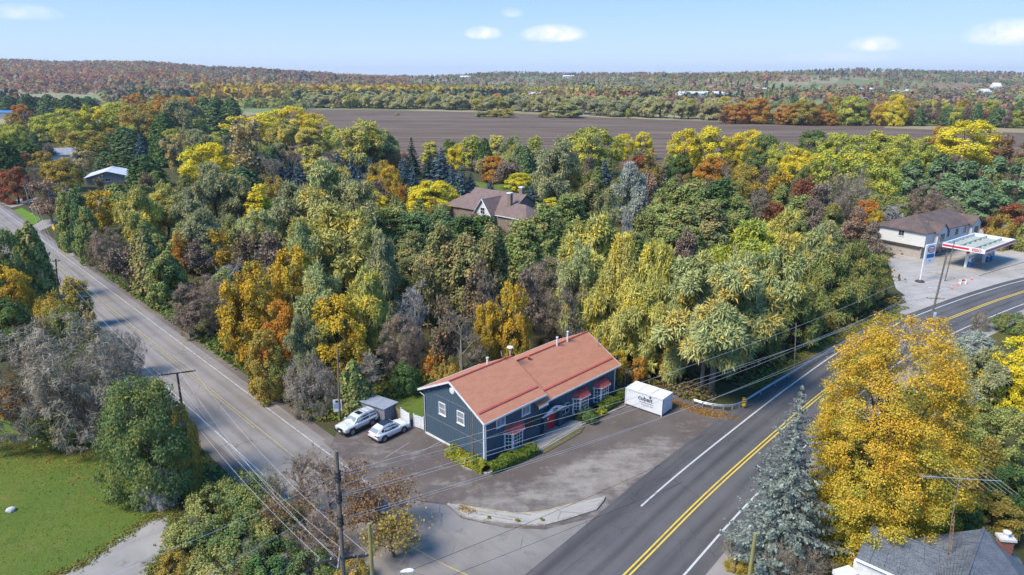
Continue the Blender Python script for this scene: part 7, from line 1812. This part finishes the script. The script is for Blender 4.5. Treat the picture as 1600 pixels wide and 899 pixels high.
def near(kind, x, yt, w, H, colr, label, seed):
    p = G(x, yt, H * .97); W = w * depth((p.x, p.y, H * .6)) / F
    return plant(kind, colr, (p.x, p.y, 0), W, H, label, variant=seed)
# fine twigged bare trees right under the camera get their own nets
def near_bare(x, yt, w, H, colr, label, seed, lv=(8, 7, 6, 6), stems=1, tw=.022, leaves=0, lcol=None, ls=.16, spread=.9):
    p = G(x, yt, H * .97); W = w * depth((p.x, p.y, H * .6)) / F
    V, t, tips = twig_net(seed, H, W / 2, lv, tw, stems, spread=spread)
    z = V[:, 2].max(); V[:, 2] *= H / z; r_ = np.percentile(np.hypot(V[:, 0], V[:, 1]), 97); V[:, :2] *= W / 2 / r_; tips = tips.copy(); tips[:, 2] *= H / z; tips[:, :2] *= W / 2 / r_
    e = empty('bare_tree', (p.x, p.y, 0), 0, label, 'tree'); link('branches', np_mesh('branches', V, quads_of(V), np.repeat(t, 4, axis=0)), LM[colr], e)
    if leaves:
        V2, t2_ = bare_leaves(seed, tips, leaves, ls); link('leaves', leaf_mesh('leaves', V2, t2_), LM[lcol], e)
    return e
near_bare(470, 706, 92, 6.0, 'barp', 'thin bare tree with brown twigs left of the tall junction pole', 301)
near_bare(555, 700, 130, 6.5, 'barp', 'spreading bare tree over the country road mouth behind the tall junction pole', 302, leaves=500, lcol='dry')
near_bare(590, 752, 120, 5.5, 'barp', 'small tree keeping rusty pink leaves beside the tall junction pole', 303, leaves=3600, lcol='dry')
near_bare(612, 800, 96, 4.5, 'barb', 'olive leaved thin tree at the near end of the junction', 304, leaves=1700, lcol='olgo')
near_bare(512, 722, 110, 6.0, 'barp', 'dense bare tree with brown twigs right behind the tall junction pole', 306, lv=(9, 8, 6, 6))
near_bare(446, 764, 90, 5.0, 'barb', 'brown thicket tree at the edge of the near bushes', 307, leaves=700, lcol='dry')
near_bare(520, 800, 110, 4.5, 'barp', 'low tangled bare tree at the foot of the tall junction pole', 308, leaves=900, lcol='dry')
near_bare(420, 740, 70, 4.5, 'bare', 'grey bare sapling between the green bushes and the junction pole', 305, lv=(7, 6, 5, 5))
for x, yt, w, H, c, lab, sd in ((330, 762, 90, 3.6, 'olv', 'green bush next to the gravel drive', 0), (384, 742, 96, 3.8, 'grn', 'dense green bush under the overhead wires', 1), (300, 808, 90, 3.4, 'olv', 'rounded olive bush at the gravel drive mouth', 2), (366, 806, 100, 3.6, 'grn', 'bright green bush in the middle of the near thicket', 3), (430, 790, 90, 3.6, 'olv', 'olive bush touching the bare saplings', 0),
                                (340, 864, 110, 3.2, 'olv', 'olive bush at the near frame edge', 1), (424, 850, 96, 3.4, 'dkgn', 'dark bush before the crossing wires', 2), (270, 862, 60, 2.6, 'olgo', 'dull gold bush along the gravel drive', 3), (486, 868, 84, 3.0, 'grn', 'green bush at the foot of the tall junction pole', 0), (550, 880, 70, 2.6, 'olgo', 'yellow green bush below the street lamp', 1)):
    near('shr', x, yt + 6, w * .9, H * .86, c, lab, sd)
for x, yt, w, H, lab, sd in ((312, 802, 44, 3.6, 'silver twiggy shrub inside the near thicket, by the gravel drive', 311), (392, 846, 60, 3.4, 'grey twiggy shrub inside the near thicket, under the wires', 312), (466, 822, 56, 3.6, 'brown twiggy shrub inside the near thicket, by the junction pole', 313)):
    near_bare(x, yt, w, H, 'bare', lab, sd, (8, 6, 5), 7, .02)
near_bare(1314, 690, 70, 11, 'barw', 'pale limbed bare tree between the blue spruce and the huge maple', 320, lv=(9, 6, 5, 5), tw=.025, leaves=900, lcol='ylgr')
near_bare(1250, 830, 120, 5.0, 'bare', 'grey bare shrub tree at the foot of the blue spruce', 321, lv=(8, 6, 6, 5), stems=5, tw=.02)
near_bare(1150, 838, 54, 1.8, 'bare', 'small twiggy shrub beside the hazard marker', 322, lv=(6, 5, 5), stems=6, tw=.016)
for x, yt, w, H, k, c, lab, sd in ((1480, 542, 70, 6.5, 'bsh', 'silg', 'silvery grey brush behind the huge maple', 0), (1516, 520, 80, 6.5, 'wil', 'silg', 'silvery leaved willow bush right of the huge maple', 1), (1556, 548, 84, 7, 'wil', 'wilg', 'grey green willow bush beside the bright yellow frame edge tree', 2), (1502, 590, 70, 6, 'wil', 'silg', 'lower silvery willow bush beside the huge maple', 3), (1548, 626, 76, 7, 'half', 'olv', 'olive thin tree behind the slate roofed house', 0),
                                   (1592, 530, 70, 9, 'map', 'yel', 'bright yellow maple cut by the frame edge', 1), (1580, 640, 80, 8, 'map', 'olv', 'dark olive tree behind the brick chimney', 2), (1540, 690, 80, 7, 'half', 'olgo', 'yellow speckled thin tree above the antenna', 1), (1590, 730, 70, 6, 'map', 'dkgn', 'dark green tree behind the slate roof', 3), (1560, 776, 76, 4.5, 'map', 'olgo', 'yellow green bush tree behind the slate roof ridge', 0), (1512, 782, 50, 4.5, 'map', 'dkgn', 'dark green bush behind the lattice mast', 2),
                                   (1340, 742, 60, 5, 'map', 'ylgr', 'yellow green sapling under the huge maple', 1), (1440, 772, 70, 4.0, 'shr', 'ylgr', 'yellow green bush between the huge maple and the slate roof', 2), (1310, 842, 60, 2.4, 'shr', 'ylgr', 'yellow green bush before the slate roof porch', 3), (1380, 790, 60, 3.4, 'shr', 'ylgr', 'low golden bush under the huge maple', 0), (1190, 868, 44, 1.6, 'shr', 'olgo', 'rusty gold weeds clump at the treated pole foot', 1), (1268, 880, 50, 1.8, 'shr', 'olgo', 'gold weeds clump below the blue spruce', 2), (1155, 872, 34, 1.1, 'shr', 'olgo', 'dry weeds clump on the main road shoulder', 3), (1440, 505, 60, 5.5, 'bsh', 'barw', 'white twiggy brush at the foot of the leaning gas station pole', 1), (1535, 486, 30, 3.2, 'bsh', 'bare', 'thin grey stalks beside the far lane', 2), (1592, 492, 50, 3, 'shr', 'grn', 'green bush at the frame edge beside the far lane', 1)):
    near(k, x, yt, w, H, c, lab, sd)
# ------------------------------------------------------------------ hedges of the blue building
def hedge(label, pts, h, wd, colr, seed, name='hedge'):
    rg = np.random.default_rng(seed); P = [np.array(q) for q in pts]; A = []
    n = 0; V = []; T = []
    for a, b_ in zip(P, P[1:]):
        L = np.linalg.norm(b_ - a); m = int(L * 750); u = rg.uniform(0, 1, m); o = unit((b_ - a)[None])[0]; nn = np.array([-o[1], o[0]])
        v = rg.uniform(-1, 1, m); top = rg.uniform(0, 1, m) < .55; bumpy = h * (.82 + .16 * np.sin(u * L * 2.1 + seed) + .10 * np.sin(u * L * 5.3 + v * 3))
        z = np.where(top, bumpy * (1 - .28 * np.abs(v) ** 3), rg.uniform(.05, 1, m) * bumpy * .9); v = np.where(top, v, np.sign(v) * rg.uniform(.82, 1.02, m))
        xy = a + (b_ - a) * u[:, None] + nn * (v * wd / 2)[:, None]; N = np.stack([nn[0] * v * (~top + .3), nn[1] * v * (~top + .3), np.where(top, 1.0, .35)], 1) + rg.normal(size=(m, 3)) * .5
        V.append(cards(np.column_stack([xy, z]), N, rg.uniform(.12, .26, m), rg)); cl = .5 + .5 * np.sin(u * L * 1.7 + v * 2 + seed); T.append(np.stack([rg.uniform(0, 1, m), np.clip(cl + rg.normal(0, .2, m), 0, 1), rg.uniform(0, .95, m)], 1))
    e = empty(name, (0, 0, 0), 0, label, 'hedge'); link('foliage', leaf_mesh('foliage', np.concatenate(V), np.concatenate(T)), LM[colr], e); return e
lm('hedy', (.33, .33, .04), (.20, .24, .035), (.42, .36, .06), trans=.2); lm('hedg', (.10, .16, .03), (.16, .21, .035), (.26, .27, .05), trans=.2)
w2 = lambda x, y: np.array(bldw(x, y))
hedge('low yellow green hedge round the near corner and gable of the blue building', [w2(-1.0, 4.2), w2(-1.0, .9), w2(-.7, -.9)], 1.0, 1.5, 'hedy', 1)
hedge('low green hedge along the front of the blue building below the first bay window', [w2(-.8, -1.3), w2(2.5, -1.6), w2(5.4, -1.9)], 1.05, 1.5, 'hedg', 2)
hedge('green hedge beyond the last bay window ending at the white container', [w2(17.2, -1.5), w2(20.0, -1.3), w2(22.8, -1.1)], 1.1, 1.5, 'hedg', 3)
hedge('yellow green low hedge piece between the two farther bay windows', [w2(16.0, -1.9), w2(17.4, -2.0)], .8, 1.0, 'hedy', 4)
q = bldw(14.8, -1.7); plant('shr', 'dkgn', (q[0], q[1], 0), 2.2, 1.5, 'dark green round shrub below the middle bay window', variant=1)

# ------------------------------------------------------------------ undergrowth, verge grass, leaf litter
def scatter_cards(name, label, n, pts_fn, size, colr, zf, clump=6, spread=.8, asp=1.0, up=.5, kind='stuff', seed=1):
    rg = np.random.default_rng(seed); C = pts_fn(rg, max(1, n // clump)); k = rg.integers(0, len(C), n)
    zc = zf(rg, len(C)); d = rdir(rg, n); d[:, 2] = np.abs(d[:, 2])
    P = np.column_stack([C[k], np.zeros(n)]) + d * np.column_stack([zc[k] * spread, zc[k] * spread, zc[k]]) * rg.uniform(.3, 1, n)[:, None]
    V = cards(P, d + rg.normal(size=(n, 3)) * .5 + np.array([0, 0, up]), size * rg.uniform(.5, 1.4, n), rg, asp)
    ck = rg.uniform(0, 1, len(C)); T = np.stack([rg.uniform(0, 1, n), np.clip(ck[k] + rg.normal(0, .15, n), 0, 1), np.clip(rg.uniform(0, 1, len(C))[k] * .8 + rg.uniform(0, .3, n), 0, 1)], 1)
    o = link(name, leaf_mesh(name, V, T), LM[colr]); tag(o, label, None, None, kind); return o
def in_poly(P):
    P = np.array(P); lo, hi = P.min(0), P.max(0)
    def f(rg, n):
        out = []
        while len(out) < n:
            q = rg.uniform(lo, hi)
            if inpoly(q[0], q[1], P): out.append(q)
        return np.array(out)
    return f
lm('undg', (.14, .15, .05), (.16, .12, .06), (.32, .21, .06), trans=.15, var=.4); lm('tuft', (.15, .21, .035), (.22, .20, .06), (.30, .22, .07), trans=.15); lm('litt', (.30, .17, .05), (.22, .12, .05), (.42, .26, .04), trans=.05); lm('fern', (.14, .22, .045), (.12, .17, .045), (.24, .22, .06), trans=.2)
def along(pts, wd):
    P = [np.array(G(x, y)[:2]) for x, y in pts]
    def f(rg, n):
        i = rg.integers(0, len(P) - 1, n); u = rg.uniform(0, 1, (n, 1)); return np.array([P[k] * (1 - a) + P[k + 1] * a for k, a in zip(i, u)]) + rg.normal(0, wd, (n, 2))
    return f
scatter_cards('undergrowth', 'low brown and green undergrowth on the floor of the big wood', 120000, in_poly(WOOD), .55, 'undg', lambda rg, n: rg.uniform(.6, 3.6, n), 22, 1.1, seed=3)
band = lambda s0, s1, n0, n1: (lambda rg, n: np.array([tuple((LP(s, m))[:2]) for s, m in zip(rg.uniform(s0, s1, n), rg.uniform(n0, n1, n))]))
scatter_cards('roadside_plants', 'leafy green weeds along the wood side of the country road', 16000, band(71, 175, 32.3, 37.5), .30, 'fern', lambda rg, n: rg.uniform(.2, .75, n), 7, 1.0, seed=4)
scatter_cards('dry_weeds', 'dry olive weeds between the verge and the trees of the wood', 14000, band(78, 190, 36.5, 41.5), .40, 'undg', lambda rg, n: rg.uniform(.4, 1.5, n), 8, .9, seed=5)
scatter_cards('near_roadside_weeds', 'rough weeds on the near side of the country road', 14000, band(56, 170, 15.5, 21.0), .34, 'tuft', lambda rg, n: rg.uniform(.3, 1.1, n), 7, .9, seed=6)
def along_main(d0, d1, y0, y1):
    Q = [p for p in MAIN if y0 < p.y < y1]; A0, A1 = offset(Q, d0), offset(Q, d1)
    def f(rg, n):
        i = rg.integers(0, len(Q) - 1, n); u = rg.uniform(0, 1, n); v = rg.uniform(0, 1, n); o = []
        for a, b_, c in zip(i, u, v):
            p = A0[a].lerp(A0[a + 1], b_); q_ = A1[a].lerp(A1[a + 1], b_); r_ = p.lerp(q_, c); o.append((r_.x, r_.y))
        return np.array(o)
    return f
scatter_cards('guardrail_weeds', 'tawny weeds and small shrubs behind the guardrail', 16000, along_main(8.6, 14, 74, 108), .36, 'undg', lambda rg, n: rg.uniform(.3, 1.6, n), 8, .9, seed=7)
scatter_cards('verge_grass', 'short tawny grass between the guardrail and the main road', 7000, along_main(6.3, 8.0, 73, 106), .22, 'tuft', lambda rg, n: rg.uniform(.08, .3, n), 5, 1.0, seed=8)
scatter_cards('near_weeds', 'gold and green weeds under the near corner trees', 22000, along_main(-7.0, -18, 38, 92), .30, 'tuft', lambda rg, n: rg.uniform(.2, 1.3, n), 8, .9, seed=9)
scatter_cards('lot_edge_litter', 'fallen leaves and dry grass along the lot edge under the guardrail', 5000, in_poly(g2((1040, 622), (1085, 636), (1130, 646), (1158, 652), (1150, 658), (1100, 650), (1050, 634))), .13, 'litt', lambda rg, n: rg.uniform(.03, .12, n), 4, 3.0, seed=10)
scatter_cards('island_litter', 'weeds and dead leaves caught on the corner island', 1500, in_poly(g2((714, 797), (740, 805), (745, 800), (722, 792))), .12, 'litt', lambda rg, n: rg.uniform(.15, .24, n), 4, 2.0, seed=11)
scatter_cards('island_weeds', 'small green weed tufts on the corner island kerb', 450, lambda rg, n: np.array([tuple(G(x, y)[:2]) for x, y in ((764, 811), (808, 815), (810, 817), (846, 813), (848, 815))]), .13, 'tuft', lambda rg, n: rg.uniform(.22, .34, n), 90, .9, seed=12)
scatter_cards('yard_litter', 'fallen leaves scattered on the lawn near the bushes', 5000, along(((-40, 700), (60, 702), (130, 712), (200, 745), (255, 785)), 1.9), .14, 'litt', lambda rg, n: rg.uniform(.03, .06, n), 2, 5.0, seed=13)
scatter_cards('drive_edge_weeds', 'rough grass creeping over the edges of the gravel drive', 9000, along(((60, 910), (125, 884), (188, 842), (232, 812), (262, 800), (272, 815), (266, 850), (230, 905)), .35), .12, 'tuft', lambda rg, n: rg.uniform(.06, .28, n), 6, 1.2, seed=17)
scatter_cards('lawn_tufts', 'uneven tufts of longer grass on the mown lawn', 16000, in_poly(g2((-60, 700), (120, 690), (225, 740), (255, 775), (232, 808), (120, 880), (60, 950), (-120, 950))), .075, 'fern', lambda rg, n: rg.uniform(.02, .07, n), 3, 4.0, seed=18)
scatter_cards('lot_litter', 'fallen leaves blown over the parking lot and along its kerbs', 5500, in_poly([tuple(v[:2]) for v in lot]), .085, 'litt', lambda rg, n: rg.uniform(.045, .06, n), 3, 9.0, seed=14)
scatter_cards('shed_weeds', 'green weeds and gold bushes at the wood edge behind the cars', 9000, in_poly(g2((470, 655), (520, 660), (560, 648), (600, 632), (690, 588), (660, 576), (600, 600), (540, 622), (470, 628))), .30, 'tuft', lambda rg, n: rg.uniform(.3, 1.1, n), 8, .9, seed=15)
scatter_cards('building_back_weeds', 'green and gold weeds behind the blue building and container', 10000, in_poly(g2((930, 560), (975, 600), (1040, 612), (1085, 628), (1120, 622), (1090, 590), (1000, 560))), .32, 'undg', lambda rg, n: rg.uniform(.3, 1.4, n), 8, .9, seed=16)

# ------------------------------------------------------------------ woods too far away to count
def far_wood(name, label, bands, seed):
    """bands: (x0, x1, depth0, depth1, trees, height, palette). Every tree is a small heap of leaf sprays standing on the land."""
    rg = np.random.default_rng(seed); Vs = []; Ts = []
    for (x0, x1, d0, d1, n, hh, pal) in bands:
        px_ = rg.uniform(x0, x1, n); Y = np.sqrt(rg.uniform(d0 ** 2, d1 ** 2, n)); X = (px_ - 800) / F * CP * Y
        fld = np.sin(X / 140 + 2.1 * np.sin(Y / 190)) * np.sin(Y / 105 + 1.7 * np.sin(X / 170 + seed)) + rg.normal(0, .22, n)
        if x0 > 600 and d1 > 2800 and d0 < 2000: X, Y, fld = X[fld > -.3], Y[fld > -.3], fld[fld > -.3]
        if d1 < 2000 and n > 600: X, Y, fld = X[fld > -.12], Y[fld > -.12], fld[fld > -.12]      # clearings on the plain
        n = len(X); Zg = hills(X, Y)
        wts = np.array([q[4] for q in pal], float); ph = np.arange(len(pal)) * 2.4
        sc_ = wts[None] * np.exp(2.2 * np.sin(X[:, None] / 230 + ph * 1.3 + 1.2 * np.sin(Y[:, None] / 260 + ph)) * np.cos(Y[:, None] / 170 + ph * 2.1)); sc_ /= sc_.sum(1, keepdims=True)
        pi = (sc_.cumsum(1) > rg.uniform(0, 1, (n, 1))).argmax(1); con = np.array([q[3] for q in pal])[pi]
        H = hh * rg.uniform(.65, 1.25, n); Wd = H * rg.uniform(.5, .8, n)
        Wd = np.where(con, Wd * .5, Wd); colr = np.array([q[:3] for q in pal])[pi] * rg.uniform(.86, 1.14, (n, 1)); m = 18
        k = np.repeat(np.arange(n), m); d = rdir(rg, n * m); tt = rg.uniform(0, 1, n * m)
        r = np.where(con[k], (1 - tt) * 1.0, np.sqrt(np.clip(1 - ((tt - .45) / .58) ** 2, .05, 1))) * Wd[k]
        a = rg.uniform(0, 6.28, n * m); r = r * rg.uniform(.45, 1.05, n * m)
        P = np.stack([X[k] + np.cos(a) * r, Y[k] + np.sin(a) * r, Zg[k] + H[k] * (.06 + .92 * tt)], 1)
        N = np.stack([np.cos(a), np.sin(a), .5 + tt], 1) + rg.normal(size=(n * m, 3)) * .45
        Vs.append(cards(P, N, H[k] * .42 * rg.uniform(.6, 1.3, n * m), rg)); Ts.append(colr[k] * rg.uniform(.86, 1.14, (n * m, 1)))
    V = np.concatenate(Vs); T = np.concatenate(Ts); return tag(link(name, leaf_mesh(name, V, T), M_FARLEAF), label, None, None, 'stuff')
M_FARLEAF = bpy.data.materials.new('far_foliage'); M_FARLEAF.use_nodes = True; _nt = M_FARLEAF.node_tree; _nt.nodes.clear()
_o = _nt.nodes.new('ShaderNodeOutputMaterial'); _a = _nt.nodes.new('ShaderNodeAttribute'); _a.attribute_name = 'tint'; _d = _nt.nodes.new('ShaderNodeBsdfDiffuse'); _t = _nt.nodes.new('ShaderNodeBsdfTranslucent'); _m = _nt.nodes.new('ShaderNodeMixShader'); _m.inputs[0].default_value = .25
for s_ in (_d, _t): _nt.links.new(_a.outputs['Color'], s_.inputs[0])
_nt.links.new(_d.outputs[0], _m.inputs[1]); _nt.links.new(_t.outputs[0], _m.inputs[2]); _nt.links.new(_m.outputs[0], _o.inputs[0])
red, rus, brn, mau = (.32, .125, .075, 0), (.40, .21, .08, 0), (.28, .165, .085, 0), (.23, .175, .15, 0)
yel, gld, ylg, olv_, grn_ = (.46, .33, .035, 0), (.34, .20, .04, 0), (.33, .30, .075, 0), (.225, .235, .085, 0), (.14, .19, .06, 0)
con, bcn = (.035, .062, .036, 1), (.05, .075, .06, 1)
P_ = lambda *a: [(*c, w) for c, w in a]
far_wood('far_hill_wood', 'red and rust autumn woods covering the far hills', [
    (-700, 640, 1350, 3100, 6500, 14, P_((rus, 4), (red, 3), (brn, 4), (olv_, 2), (gld, 2), (con, 1), (mau, 2))),
    (-1200, 2700, 2850, 3150, 3600, 12, P_((brn, 3), (mau, 3), (con, 3), (red, 2), (grn_, 2))),
    (620, 2700, 1700, 2900, 5200, 12, P_((brn, 2), (mau, 2), (olv_, 4), (grn_, 4), (con, 3), (red, 2), (rus, 2), (ylg, 3)))], 41)
far_wood('far_yellow_wood', 'band of bright yellow trees in front of the far hills', [(300, 690, 1250, 1420, 560, 19, P_((yel, 6), (gld, 1), (ylg, 2))), (560, 1110, 1500, 1650, 420, 14, P_((yel, 4), (ylg, 3), (olv_, 2), (gld, 2)))], 42)
far_wood('far_conifer_wood', 'dark conifer plantations on the far plain', [(455, 660, 1050, 1180, 260, 14, P_((con, 5), (bcn, 2), (olv_, 1))), (690, 800, 1250, 1400, 150, 13, P_((con, 5), (olv_, 2))), (970, 1025, 1150, 1210, 90, 12, P_((con, 1))), (160, 300, 1080, 1230, 220, 15, P_((con, 3), (bcn, 2), (mau, 3), (olv_, 2))), (-300, 20, 900, 1200, 260, 15, P_((con, 4), (brn, 2)))], 43)
far_wood('far_mixed_wood', 'mixed autumn trees and hedges dotted over the far plain', [
    (560, 1250, 920, 1700, 1500, 11, P_((olv_, 4), (mau, 3), (brn, 2), (grn_, 2), (ylg, 2), (rus, 2), (con, 2))), (1180, 2300, 800, 1800, 2800, 11, P_((mau, 4), (brn, 3), (olv_, 3), (rus, 2), (ylg, 2), (grn_, 2), (con, 2))),
    (380, 800, 880, 1010, 190, 10, P_((mau, 3), (olv_, 3), (grn_, 2), (ylg, 2))), (-300, 500, 820, 1000, 160, 10, P_((olv_, 3), (mau, 3), (ylg, 2))), (840, 1000, 1000, 1080, 70, 13, P_((red, 4), (rus, 2))), (1010, 1230, 900, 960, 130, 12, P_((mau, 3), (red, 2), (yel, 2), (olv_, 2)))], 44)

# ------------------------------------------------------------------ thin autumn haze over the whole landscape
hm = bpy.data.materials.new('haze'); hm.use_nodes = True; nt = hm.node_tree; nt.nodes.clear()
ho = nt.nodes.new('ShaderNodeOutputMaterial'); hv_ = nt.nodes.new('ShaderNodeVolumePrincipled')
hv_.inputs['Color'].default_value = (.80, .88, 1.0, 1); hv_.inputs['Density'].default_value = 8.5e-5; hv_.inputs['Anisotropy'].default_value = .1
nt.links.new(hv_.outputs[0], ho.inputs['Volume'])
hzb = MB().b2(-9600, 9600, -400, 9600, -12, 150).build('haze', hm); tag(hzb, kind='stuff', label='thin pale blue autumn haze over the far plain and hills')
